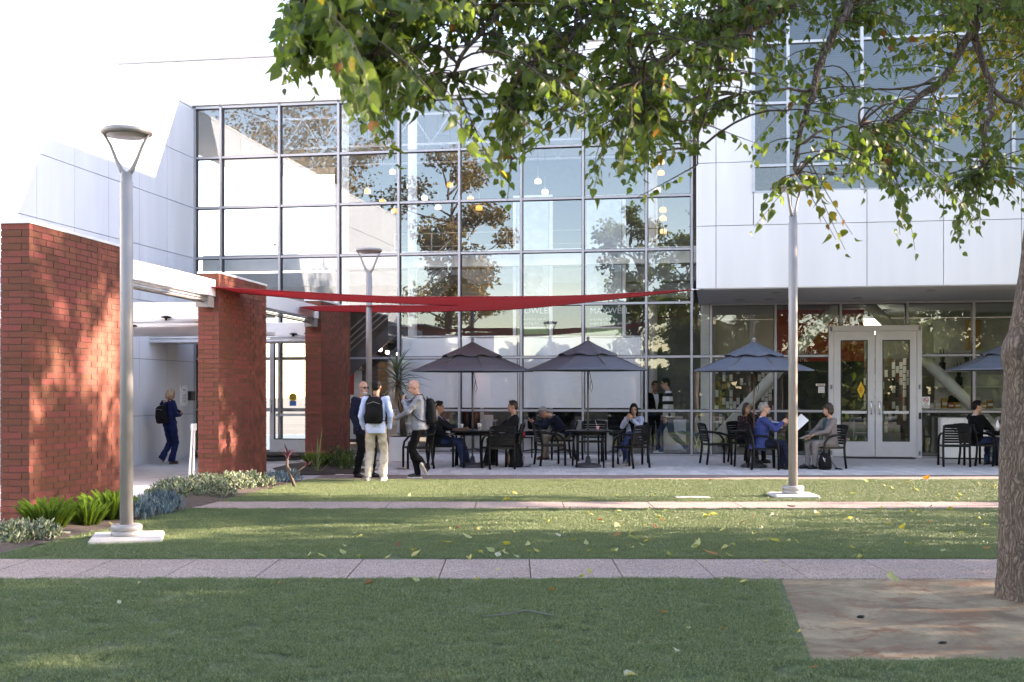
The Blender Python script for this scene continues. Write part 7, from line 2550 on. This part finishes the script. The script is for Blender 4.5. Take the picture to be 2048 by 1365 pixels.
    def patch(name, fn, z0, z1, mat, off=.005, nz_=14, nx=6):
        """a strip laid on the chest: fn(z) gives its left and right edge in the chest frame"""
        b = MB(); vs = []; ok = True
        for i in range(nz_ + 1):
            z = z0 + (z1 - z0) * i / nz_
            x0, x1 = fn((z - z0) / (z1 - z0))
            for j in range(nx + 1):
                x = x0 + (x1 - x0) * j / nx
                o = che(x, .5, z)
                h = bvh.ray_cast(o, -(T @ Vector((0, 1, 0))))
                p = h[0] if h[0] is not None else che(x, .09, z)
                vs.append(p + T @ Vector((0, off, 0)))
        b.add(vs, [(i * (nx + 1) + j, i * (nx + 1) + j + 1, (i + 1) * (nx + 1) + j + 1, (i + 1) * (nx + 1) + j) for i in range(nz_) for j in range(nx)], 0, True)
        return b.build(name, mat, t)
    if 'shirtfront' in W:
        patch('shirt_front', lambda q: (-.012 - .062 * q ** .8, .012 + .062 * q ** .8), .08, .468, W['shirtfront'], .004)
        lp = W.get('lapel', top)
        for s in (-1, 1):
            patch('lapel', lambda q, s=s: tuple(sorted((s * (.010 + .060 * q ** .8), s * (.045 + .070 * q ** .9)))), .10, .455, lp, .009, nx=3)
    if 'tie' in W:
        patch('tie', lambda q: (-.018 + .008 * q, .018 - .008 * q), .06, .462, W['tie'], .010, nx=3)
    if 'lanyard' in W:
        for s in (-1, 1):
            patch('lanyard', lambda q, s=s: tuple(sorted((s * .055 * q, s * (.055 * q + .011)))), .14, .462, W['lanyard'], .013, nx=2)
        patch('badge', lambda q: (-.03, .03), .06, .14, M_whitepaint, .014, nz_=3, nx=2)
    if 'collar' in W:
        b = MB()
        n = 16; vs = []
        for k_ in range(n + 1):
            a = -2.6 + 5.2 * k_ / n + math.pi / 2 + math.pi
            for r, z in ((.062, .495), (.075, .462)):
                vs.append(che(r * 1.08 * math.cos(a), -.012 + r * math.sin(a), z))
        b.add(vs, [(2 * i, 2 * i + 1, 2 * i + 3, 2 * i + 2) for i in range(n)], 0, True)
        b.build('collar', W['collar'], t)
    # ---- shoes
    for s, nm in ((-1, 'l'), (1, 'r')):
        l = leg[s]
        an = l[2]
        tp = P.get('toe_' + nm, 0.0); ty = P.get('toeyaw_' + nm, -s * .12)
        Mf = Matrix.Rotation(ty, 3, 'Z') @ Matrix.Rotation(-tp, 3, 'X')
        def ft(x, y, z): return an + Mf @ Vector((x, y, z))
        pr = [('ell', ft(0, .105, -.045), (.043, .085, .034), Mf), ('ell', ft(0, .0, -.04), (.037, .065, .04), Mf), ('cap', ft(0, 0, -.02), ft(0, .02, .012), .036, .036), ('ell', ft(0, .06, -.035), (.038, .08, .036), Mf)]
        me = fuse(pr, .011, 2); me.materials.append(W['shoes'])
        so = link('shoe', me, t)
        b = MB(); vs = []
        n = 16
        for z in (-.085, -.062):
            for q in range(n):
                a = 2 * math.pi * q / n
                y = .055 + .135 * math.sin(a); x = (.040 - .008 * math.cos(a * 2)) * math.cos(a)
                vs.append(ft(x, y, z))
        b.add(vs, [tuple(reversed(range(n))), tuple(range(n, 2 * n))] + [(q, (q + 1) % n, n + (q + 1) % n, n + q) for q in range(n)])
        b.build('sole', W.get('sole', M_black), so)
        if 'socks' in W:
            b = MB(); b.tube([an + (l[1] - an).normalized() * .16, an + Vector((0, 0, -.02))], [.047, .04], 12); b.build('sock', W['socks'], t)
    # ---- hair and face
    h = W.get('hair')
    if h:
        style, hm = h
        pr = []
        if style == 'short':
            pr = [('ell', hd(0, -.016, .034), (.080, .097, .096), Hm), ('ell', hd(0, -.06, -.01), (.068, .05, .07), Hm), ('ell', hd(0, .035, .095), (.055, .045, .03), Hm)]
        elif style == 'bob':
            pr = [('ell', hd(0, -.018, .034), (.085, .100, .098), Hm), ('ell', hd(0, -.055, -.04), (.085, .062, .10), Hm), ('ell', hd(-.072, -.005, -.03), (.022, .06, .09), Hm), ('ell', hd(.072, -.005, -.03), (.022, .06, .09), Hm)]
        elif style == 'long':
            pr = [('ell', hd(0, -.018, .032), (.083, .099, .098), Hm), ('ell', hd(0, -.06, -.06), (.085, .055, .14), Hm), ('ell', hd(-.074, -.015, -.06), (.022, .05, .12), Hm), ('ell', hd(.074, -.015, -.06), (.022, .05, .12), Hm)]
        elif style == 'curly':
            pr = [('ell', hd(0, -.015, .04), (.092, .105, .10), Hm), ('ell', hd(0, -.05, -.03), (.095, .07, .10), Hm), ('ell', hd(-.08, .0, -.01), (.03, .06, .085), Hm), ('ell', hd(.08, .0, -.01), (.03, .06, .085), Hm)]
        elif style == 'fringe':      # grey wreath round a bald crown
            pr = [('ell', hd(0, -.05, -.005), (.079, .058, .055), Hm)]
        me = fuse(pr, .010, 2, .006 if style != 'curly' else .013, 26); me.materials.append(hm); link('hair', me, t)
    if W.get('beard'):
        me = fuse([('ell', hd(0, .045, -.088), (.048, .048, .042), Hm), ('ell', hd(0, .088, -.052), (.028, .014, .008), Hm)], .009, 1, .003, 40); me.materials.append(W['beard']); link('beard', me, t)
    b = MB()
    for s in (-1, 1): b.ell(hd(s * .030, .0855, .004), (.011, .007, .006), 8, 6, Hm)
    b.build('eyes', M_eye, t)
    b = MB()
    for s in (-1, 1): b.tube([hd(s * .014, .094, .024), hd(s * .03, .093, .029), hd(s * .047, .084, .024)], [.003, .0045, .003], 5)
    b.build('eyebrows', (W['hair'][1] if h else HAIR['grey']), t)
    b = MB(); b.ell(hd(0, .098, -.066), (.022, .006, .006 if not P.get('laugh') else .014), 10, 6, Hm); b.build('mouth', M_lip if not P.get('laugh') else pm('teeth', (.6, .52, .48), .3), t)
    if W.get('glasses'):
        b = MB()
        for s in (-1, 1):
            if W['glasses'] == 'sun': b.ell(hd(s * .033, .097, .006), (.030, .010, .019), 10, 8, Hm)
            else:
                b.tube([hd(s * .033 + .026 * math.cos(q * .6283), .103, .004 + .019 * math.sin(q * .6283)) for q in range(11)], .003, 5)
            b.tube([hd(s * .06, .092, .010), hd(s * .079, .04, .010), hd(s * .079, -.01, .008)], .0035, 5)
        b.tube([hd(-.01, .105, .008), hd(.01, .105, .008)], .003, 5)
        b.build('glasses', M_lens, t)
    t.scale = (k, k, k)
    Mw = Matrix.Translation(loc) @ Matrix.Rotation(heading, 4, 'Z') @ Matrix.Scale(k, 4)
    return dict(t=t, M=Mw, tor=tor, che=che, B=B, T=T, palms=palms, arm=arm, leg=leg, hd=hd, Hm=Hm, pel=pel)

def backpack(I, label, main, depth=.17, wd=.30, ht=.46, grey=None, zc=.25, strapm=None, front=True):
    M4 = I['M']
    che, T = I['che'], I['T']
    root = thing('backpack', label, 'backpack', (M4 @ che(0, -.22, zc - ht / 2)))
    root.rotation_euler = (M4.to_3x3().normalized()).to_euler()
    inv = root.matrix_basis.inverted()
    X = inv @ M4
    def loc(me):
        me.transform(X); return me
    yb = -.125
    pr = [('loft', [(che(0, yb - depth * .42, zc - ht * .5), wd * .40, depth * .36), (che(0, yb - depth * .5, zc - ht * .42), wd * .5, depth * .5), (che(0, yb - depth * .5, zc), wd * .5, depth * .5), (che(0, yb - depth * .46, zc + ht * .32), wd * .46, depth * .45), (che(0, yb - depth * .38, zc + ht * .46), wd * .34, depth * .33), (che(0, yb - depth * .32, zc + ht * .5), wd * .18, depth * .18)], T)]
    me = fuse(pr, .014, 3, .006, 8); me.materials.append(main); link('bag_body', loc(me), root)
    pr = [('ell', che(0, yb - depth * .93, zc - ht * .15), (wd * .36, depth * .2, ht * .26), T)]
    me = fuse(pr, .012, 2, .003, 8); me.materials.append(grey or main); link('pocket', loc(me), root)
    b = MB()
    b.tube([che(-.03, yb - .02, zc + ht * .48), che(-.02, yb - .03, zc + ht * .55), che(.02, yb - .03, zc + ht * .55), che(.03, yb - .02, zc + ht * .48)], .009, 6)
    link('top_handle', loc(b.mesh('top_handle', main)), root)
    for s in (-1, 1):
        b = MB()
        b.tube([che(s * .08, yb + .0, zc + ht * .40), che(s * .10, -.06, .522), che(s * .115, .03, .515), che(s * .125, .125, .42), che(s * .135, .145, .30), che(s * .165, .10, .18), che(s * .175, 0, .08), che(s * .13, yb - .02, zc - ht * .40)], [.02] * 8, 8, flat=.35)
        link('shoulder_strap', loc(b.mesh('shoulder_strap', strapm or main)), root)
    b = MB()
    b.tube([che(-wd * .36, yb - depth * .9, zc + ht * .22), che(0, yb - depth * 1.0, zc + ht * .30), che(wd * .36, yb - depth * .9, zc + ht * .22)], .004, 5)
    link('zip', loc(b.mesh('zip', M_pole)), root)
    return root

def phone(I, nm, label, tilt=(0, 0, 0), size=(.074, .15, .009), name='phone'):
    p, d, n, th = I['palms'][nm]
    M4 = I['M']
    o = thing(name, label, 'phone', M4 @ (p + n * .012))
    R3 = M4.to_3x3().normalized() @ Matrix((th, d, n)).transposed()
    o.rotation_euler = (R3 @ Matrix.Rotation(tilt[0], 3, 'X')).to_euler()
    a, c, e = size
    b = MB(); b.cbox(-a / 2, a / 2, -c / 2, c / 2, 0, e, .003); b.build('case', M_black, o)
    b = MB(); b.box(-a / 2 + .004, a / 2 - .004, -c / 2 + .006, c / 2 - .006, e, e + .0008); b.build('screen', M_lens, o)
    return o

def sheet(I, nm, label, w_, h_, R3=None, off=(0, 0, 0)):
    p, d, n, th = I['palms'][nm]
    M4 = I['M']
    o = MB(); o.cbox(-w_ / 2, w_ / 2, -h_ / 2, h_ / 2, 0, .003, .001)
    q = link('paper_sheet', o.mesh('paper_sheet', M_whitepaint), None, loc=M4 @ (p + Vector(off)))
    q.rotation_euler = R3.to_euler()
    return tag(q, label, 'paper')

c_navy = cloth('navy', (.011, .014, .030)); c_black = cloth('black', (.0045, .0045, .0055)); c_char = cloth('charcoal', (.012, .012, .014)); c_greyb = cloth('grey_blazer', (.25, .26, .285), var=.08)
c_lblue = cloth('light_blue_shirt', (.46, .55, .76), var=.06, bump=.15); c_white = cloth('white_shirt', (.68, .69, .74), var=.04, bump=.1); c_beige = cloth('beige', (.45, .40, .32), var=.08); c_jean = cloth('denim', (.022, .035, .085), var=.25)
c_dnavy = cloth('navy_knit', (.010, .016, .065)); c_suit = cloth('grey_suit', (.20, .175, .17), var=.08); c_teal = cloth('teal', (.035, .12, .16)); c_brown = pm('shoe_brown', (.075, .022, .012), .4, var=.2); c_kh = cloth('khaki', (.24, .20, .15)); c_lav = cloth('lavender', (.42, .40, .62), var=.05)
c_palebl = cloth('pale_blazer', (.36, .40, .52), var=.06); c_shoe = pm('shoe_black', (.012, .012, .013), .3); c_wshoe = pm('shoe_white', (.72, .72, .74), .5); c_grsole = pm('sole_pale', (.5, .5, .46), .7); c_gshoe = pm('shoe_grey', (.2, .2, .21), .7)
def check_mat():
    m = cloth('blue_check', (.018, .034, .135))
    nt = m.node_tree; N, L = nt.nodes, nt.links
    b = N['Principled BSDF']
    tc = N.new('ShaderNodeTexCoord'); w1 = N.new('ShaderNodeTexWave'); w1.wave_type = 'BANDS'; w1.bands_direction = 'Z'; w1.inputs['Scale'].default_value = 11
    w2 = N.new('ShaderNodeTexWave'); w2.bands_direction = 'Y'; w2.inputs['Scale'].default_value = 9
    L.new(tc.outputs['Object'], w1.inputs['Vector']); L.new(tc.outputs['Object'], w2.inputs['Vector'])
    mx = N.new('ShaderNodeMath'); mx.operation = 'MAXIMUM'; L.new(w1.outputs['Fac'], mx.inputs[0]); L.new(w2.outputs['Fac'], mx.inputs[1])
    rp = N.new('ShaderNodeValToRGB'); rp.color_ramp.elements[0].position = .80; rp.color_ramp.elements[1].position = .97
    rp.color_ramp.elements[0].color = (.018, .034, .135, 1); rp.color_ramp.elements[1].color = (.06, .085, .24, 1)
    L.new(mx.outputs[0], rp.inputs['Fac']); L.new(rp.outputs['Color'], b.inputs['Base Color'])
    return m
def stripe_mat():
    m = cloth('stripes', (.7, .7, .7))
    nt = m.node_tree; N, L = nt.nodes, nt.links
    b = N['Principled BSDF']
    tc = N.new('ShaderNodeTexCoord'); w1 = N.new('ShaderNodeTexWave'); w1.bands_direction = 'Z'; w1.inputs['Scale'].default_value = 1.75
    L.new(tc.outputs['Object'], w1.inputs['Vector'])
    rp = N.new('ShaderNodeValToRGB'); rp.color_ramp.interpolation = 'CONSTANT'
    rp.color_ramp.elements[0].color = (.72, .72, .70, 1); rp.color_ramp.elements[1].color = (.012, .014, .02, 1); rp.color_ramp.elements[1].position = .62
    L.new(w1.outputs['Fac'], rp.inputs['Fac']); L.new(rp.outputs['Color'], b.inputs['Base Color'])
    return m
def dots_mat():
    m = cloth('dotted', (.012, .010, .014))
    nt = m.node_tree; N, L = nt.nodes, nt.links
    b = N['Principled BSDF']
    tc = N.new('ShaderNodeTexCoord'); v_ = N.new('ShaderNodeTexVoronoi'); v_.inputs['Scale'].default_value = 28
    L.new(tc.outputs['Object'], v_.inputs['Vector'])
    rp = N.new('ShaderNodeValToRGB'); rp.color_ramp.elements[0].color = (.35, .16, .18, 1); rp.color_ramp.elements[1].color = (.012, .010, .014, 1)
    rp.color_ramp.elements[0].position = .22; rp.color_ramp.elements[1].position = .3
    L.new(v_.outputs['Distance'], rp.inputs['Fac']); L.new(rp.outputs['Color'], b.inputs['Base Color'])
    return m
M_bag = pm('bag_black', (.006, .006, .007), .7, var=.3, scale=12, bump=.3, spec=.15)
M_baggrey = pm('bag_grey', (.10, .11, .115), .7)

# 1 woman leaning on the white wall
p = on_ground(336, 929); p.z += .0
I = person('woman in navy leaning on the white wall, blond bob, looking at her phone', p, face(.5, .87),
    dict(pelvis=(.02, .03, .95), roll=-.11, pitch=-.03, hp=.45, hy=-.5, hand_r=(.10, .28, 1.12), hand_l=(-.07, .27, 1.08), elbow_r=(.6, -.6, -.8), elbow_l=(-.6, -.6, -.8), hdir_r=(-.3, .6, .55), hdir_l=(.2, .8, .5), palm_r=(-.6, -.1, .6), palm_l=(.4, 0, .9), curl_r=.6, curl_l=.5,
         foot_l=(-.06, -.12, .16), toe_l=-1.0, foot_r=(.06, .05, .085), knee_l=(-.1, 1, 0)),
    dict(top=c_dnavy, jacket=False, trousers=c_dnavy, flare=1.35, fem=True, hem=.02, hair=('bob', HAIR['blond']), shoes=pm('boot_brown', (.05, .03, .02), .5), sole=pm('sole_brown', (.11, .085, .06), .7)), k=.985)
backpack(I, 'black backpack on the woman leaning at the white wall', M_bag, depth=.2, wd=.3, ht=.42, zc=.2)
phone(I, 'r', 'phone held up by the woman leaning on the wall')

# 2 bald man in sunglasses
p = on_ground(726, 956); p.z += .012
I = person('bald man in navy blazer and sunglasses, hands in his pockets', p, face(.72, -.69),
    dict(pelvis=(0, 0, .95), pitch=-.03, hy=-.12, hp=.03, hand_l=(-.215, .10, .885), hand_r=(.215, .10, .885), elbow_l=(-.45, -1, 0), elbow_r=(.45, -1, 0), pocket_l=True, pocket_r=True, foot_l=(-.13, .08, .085), foot_r=(.12, -.04, .085)),
    dict(top=c_navy, trousers=c_black, shirtfront=c_lav, lanyard=pm('lanyard_blue', (.05, .05, .25), .6), collar=c_lav, hem=.17, girth=1.03, glasses='sun', beard=HAIR['white'], shoes=c_shoe), k=1.0)
# 3 man seen from behind with a black backpack
p = on_ground(752, 963.5); p.z += .012
I = person('dark haired man seen from behind in light blue shirt and beige trousers', p, face(.06, 1),
    dict(pelvis=(0, 0, .94), hp=.05, hy=-.1, hand_l=(-.215, .07, .885), pocket_l=True, elbow_l=(-.6, -1, 0), hand_r=(.22, .08, .885), pocket_r=True, elbow_r=(.6, -1, 0), foot_l=(-.13, -.02, .085), foot_r=(.12, 0, .085)),
    dict(top=c_lblue, jacket=False, trousers=c_beige, legw=1.08, fl=1.1, hem=.13, hemw=.97, hair=('short', HAIR['black']), skin='tan', collar=c_lblue, shoes=c_wshoe, sole=c_wshoe), k=1.02)
backpack(I, 'slim black backpack on the man in light blue shirt', M_bag, depth=.15, wd=.31, ht=.46, zc=.27)
# 4 man in grey blazer
p = on_ground(838, 958.5); p.z += .012
I = person('bald man in light grey blazer, hand raised to his mouth', p, face(-1, -.06),
    dict(pelvis=(0, 0, .95), pitch=.02, hp=.30, hy=.05, hand_l=(-.05, .27, 1.36), elbow_l=(-.5, .1, -1), hdir_l=(.25, .0, .9), palm_l=(.5, -.8, .2), curl_l=.9, hand_r=(.12, .40, 1.05), elbow_r=(.3, -.5, -1), hdir_r=(-.1, .85, -.35), palm_r=(-.5, .1, -.8), curl_r=.3,
         foot_r=(.06, .02, .085), foot_l=(.02, -.14, .17), toe_l=-.95, knee_l=(-.1, 1, 0), toeyaw_l=.9),
    dict(top=c_greyb, trousers=c_black, legw=.9, hem=.10, collar=c_white, shirtfront=c_white, hair=None, shoes=c_shoe, sole=c_grsole), k=1.02)
backpack(I, 'large black and grey backpack on the man in grey blazer', M_bag, depth=.19, wd=.29, ht=.46, grey=M_baggrey, zc=.22)
SEAT = dict(pelvis=(0, -.07, .535))
def seated(cpx, label, P, W, k=1.0):
    p, f = CH[cpx]
    return person(label, p.copy(), face(f.x, f.y), {**dict(pelvis=(0, -.07, .535), foot_l=(-.12, .40, .085), foot_r=(.12, .42, .085), knee_l=(-.15, .3, 1), knee_r=(.15, .3, 1), hand_l=(-.10, .28, .64), hand_r=(.10, .28, .64), elbow_l=(-1, -.6, -.2), elbow_r=(1, -.6, -.2), hdir_l=(.4, .8, -.3), hdir_r=(-.4, .8, -.3), palm_l=(.1, 0, -1), palm_r=(-.1, 0, -1)), **P}, {**dict(hem=.05), **W}, k)
# 5, 6 the two men at the left table
I = seated(886, 'seated man in dark suit with brown shoes at the left table', dict(pitch=-.10, hp=.10, hand_l=(-.02, .33, .66), hand_r=(.04, .34, .66), foot_l=(-.1, .50, .085), foot_r=(.12, .42, .085)),
    dict(top=c_char, trousers=c_jean, shirtfront=c_lav, collar=c_lav, lanyard=MATS['lanyard_blue'], girth=1.15, hair=('short', HAIR['black']), skin='tan', shoes=c_brown, sole=c_grsole, hem=.12, hemy=-.04))
I = seated(1016, 'seated man in dark suit and black tie facing left', dict(pitch=-.10, hp=.0, hand_l=(-.12, .30, .66), hand_r=(.05, .30, .68), foot_l=(-.1, .46, .085), foot_r=(.1, .30, .085)),
    dict(top=c_char, trousers=c_char, shirtfront=c_white, collar=c_white, tie=c_black, lanyard=M_black, hair=('short', HAIR['brown']), skin='pale', shoes=c_shoe, girth=1.03))
bp_ = thing('backpack', 'black backpack with brown side on the ground by the man in tie', 'backpack', on_ground(1030, 936) + Vector((0, 0, .012)))
me = fuse([('loft', [((0, 0, .0), .13, .09), ((0, 0, .05), .16, .11), ((0, 0, .25), .155, .10), ((0, 0, .38), .11, .07), ((0, 0, .42), .05, .04)], Matrix.Identity(3))], .014, 3, .008); me.materials.append(M_bag); link('bag_body', me, bp_)
me = fuse([('ell', (-.13, -.02, .16), (.04, .09, .15))], .012, 2); me.materials.append(MATS['leather_brown']); link('side_pocket', me, bp_)
b = MB(); b.tube([(.1, -.05, .36), (.18, -.1, .2), (.16, -.12, .02), (.32, -.1, .01)], .012, 6, flat=.4); b.build('shoulder_strap', M_bag, bp_)
# 7 hunched man
I = seated(1122, 'grey haired man in navy jacket hunched over his phone', dict(pitch=.62, hp=.75, hand_l=(-.04, .60, .82), hand_r=(.05, .60, .80), elbow_l=(-.6, -.3, -1), elbow_r=(.6, -.3, -1), hdir_l=(.2, .9, .3), hdir_r=(-.2, .9, .3), palm_l=(.3, 0, 1), palm_r=(-.3, 0, 1), foot_l=(-.12, .38, .085), foot_r=(.12, .30, .085)),
    dict(top=c_navy, trousers=c_kh, collar=c_white, hair=('short', HAIR['grey']), shoes=c_brown, skin='pale', girth=1.08))
phone(I, 'l', 'phone in the hands of the hunched grey haired man')
# 8 woman with the phone
I = seated(1266, 'woman in pale blue blazer sitting and reading her phone', dict(pitch=-.04, hp=.28, hy=.25, hand_l=(-.03, .27, .97), hand_r=(.05, .27, .97), elbow_l=(-.8, -.2, -1), elbow_r=(.8, -.2, -1), hdir_l=(.25, .3, .9), hdir_r=(-.25, .3, .9), palm_l=(.4, -.9, .2), palm_r=(-.4, -.9, .2), curl_l=.6, curl_r=.6, foot_r=(.02, .52, .085), foot_l=(.16, .50, .30), toe_l=.3, knee_l=(-.1, .5, 1)),
    dict(top=c_palebl, trousers=c_jean, legw=.85, fem=True, shirtfront=c_black, hair=('long', HAIR['black']), skin='olive', shoes=c_gshoe, sole=c_grsole), k=.95)
phone(I, 'r', 'black phone held by the woman in pale blue blazer')
# 9 striped shirt man inside
u, Y = fu(1340, .38)
p = fp(u, .38, .092)
I = person('man in black and white striped shirt walking inside the glass', p, face(-1, .1),
    dict(pelvis=(0, .03, .935), pitch=.04, hp=.1, hand_l=(-.22, .10, .84), hand_r=(.22, .12, .88), foot_r=(.08, .20, .085), foot_l=(-.09, -.34, .17), toe_l=-.7),
    dict(top=stripe_mat(), jacket=False, trousers=c_jean, hem=.16, hemw=1.1, collar=c_white, hair=('short', HAIR['black']), skin='pale', glasses='clear', shoes=c_wshoe, sole=c_wshoe), k=1.04)
# 10 dim man behind him
u, Y = fu(1309, 1.3)
I = person('man in black suit standing dim inside behind the striped man', fp(u, 1.3, .09), face(.3, -1),
    dict(pelvis=(0, 0, .95), hand_r=(.18, .24, 1.0), hdir_r=(0, .9, .2)), dict(top=c_black, trousers=c_black, shirtfront=c_white, collar=c_white, hair=('short', HAIR['black']), skin='tan', shoes=c_shoe), k=1.0)
# 11 man in the blue checked blazer
M_chk = check_mat()
I = seated(1527, 'laughing grey haired man in bright blue checked blazer', dict(pitch=.13, hp=-.18, laugh=True, hand_l=(-.04, .37, .86), hand_r=(.08, .36, .93), elbow_l=(-.6, -.4, -1), elbow_r=(.6, -.4, -1), hdir_l=(.2, .9, .3), hdir_r=(-.1, .85, .5), palm_l=(.5, 0, .8), palm_r=(-.8, 0, -.3), curl_r=.8, curl_l=.7, foot_r=(.12, .45, .085), foot_l=(-.08, .36, .085)),
    dict(top=M_chk, trousers=c_navy, shirtfront=c_white, collar=c_white, lanyard=c_white, girth=1.12, hem=.16, hemy=-.03, hemw=1.05, sleeve=.86, hair=('short', HAIR['grey']), beard=HAIR['grey'], glasses='clear', skin='pale', shoes=c_shoe, socks=cloth('blue_sock', (.02, .025, .28))))
sheet(I, 'l', 'white paper sheet tilted in the hands of the laughing man', .30, .22, R3=Matrix.Rotation(-.75, 3, 'Y') @ Matrix.Rotation(.9, 3, 'X'), off=(.05, .25, .02))
# 12 woman in grey trouser suit
I = seated(1654, 'smiling dark haired woman in grey trouser suit and teal blouse', dict(pitch=.03, hp=.02, laugh=True, hy=.05, hand_l=(-.05, .33, .70), hand_r=(.10, .36, .66), elbow_l=(-1, -.4, -.5), elbow_r=(1, -.4, -.5), foot_l=(-.08, .34, .085), foot_r=(.07, .42, .085)),
    dict(top=c_suit, trousers=c_suit, legw=.95, fem=True, shirtfront=c_teal, lanyard=M_black, hair=('curly', HAIR['brown']), skin='pale', shoes=c_shoe, socks=c_black, hem=.12, hemy=-.05), k=.97)
sheet(I, 'r', 'white note pad on the lap of the grey suit woman', .15, .21, R3=Matrix.Rotation(.5, 3, 'Z') @ Matrix.Rotation(-.35, 3, 'X'), off=(0, .05, .03))
o = thing('shoulder_bag', 'black shoulder bag on the ground by the grey suit woman', 'bag', on_ground(1650, 941) + Vector((0, 0, .012)))
me = fuse([('loft', [((0, 0, 0), .11, .08), ((0, 0, .04), .13, .10), ((0, 0, .2), .12, .09), ((-.01, 0, .30), .08, .06), ((-.02, 0, .33), .04, .03)], Matrix.Identity(3))], .012, 2, .010, 12); me.materials.append(M_bag); link('bag_body', me, o)
me = fuse([('ell', (0, -.09, .12), (.08, .03, .08))], .010, 2, .004); me.materials.append(M_bag); link('pocket', me, o)
b = MB(); b.tube([(.10, -.02, .2), (.17, -.06, .08), (.24, -.06, .012), (.33, -.02, .01), (.30, .05, .01), (.2, .03, .02)], .016, 6, flat=.35); b.build('shoulder_strap', M_bag, o)
b = MB(); b.tube([(-.07, -.11, .25), (-.05, -.125, .2), (-.03, -.125, .16)], .006, 5); b.tube([(-.06, -.12, .2), (-.02, -.125, .22)], .005, 5); b.build('zip_pull', M_whitepaint, o)
# 13 man in black jacket at the right
I = seated(1956, 'man in black jacket and jeans sitting near the trunk, head turned', dict(pitch=.04, hp=.0, hy=-.3, hand_l=(-.03, .36, .68), hand_r=(.05, .36, .68), foot_l=(-.1, .30, .085), foot_r=(.1, .36, .085)),
    dict(top=c_black, trousers=c_jean, shirtfront=c_white, collar=c_white, tie=cloth('grey_tie', (.2, .22, .28)), hair=('short', HAIR['black']), skin='olive', shoes=c_shoe, girth=1.02))
# 14 dark haired woman at the table behind the blue blazer
I = seated(1492, 'woman with long dark hair and dotted dark top behind blue blazer', dict(pitch=.1, hp=.1, hy=-.2, hand_l=(-.06, .22, 1.05), elbow_l=(-.6, .3, -1), hdir_l=(.2, -.1, 1), palm_l=(.3, -.9, 0), hand_r=(.15, .34, .72)),
    dict(top=dots_mat(), jacket=False, trousers=c_black, fem=True, legw=.85, hair=('long', HAIR['brown']), skin='pale', shoes=c_shoe), k=.95)
# 15 person behind the counter
u, Y = fu(1897, 3.4)
I = person('barista in dark clothes bending behind the cafe counter', fp(u, 3.4, .09), face(.7, -.7),
    dict(pelvis=(0, 0, .93), pitch=.35, hp=.4, hand_l=(-.15, .42, 1.12), hand_r=(.15, .42, 1.12), elbow_l=(-1, 0, -.5), elbow_r=(1, 0, -.5)), dict(top=c_black, jacket=False, trousers=c_black, hair=('short', HAIR['brown']), skin='pale', shoes=c_shoe), k=.98)
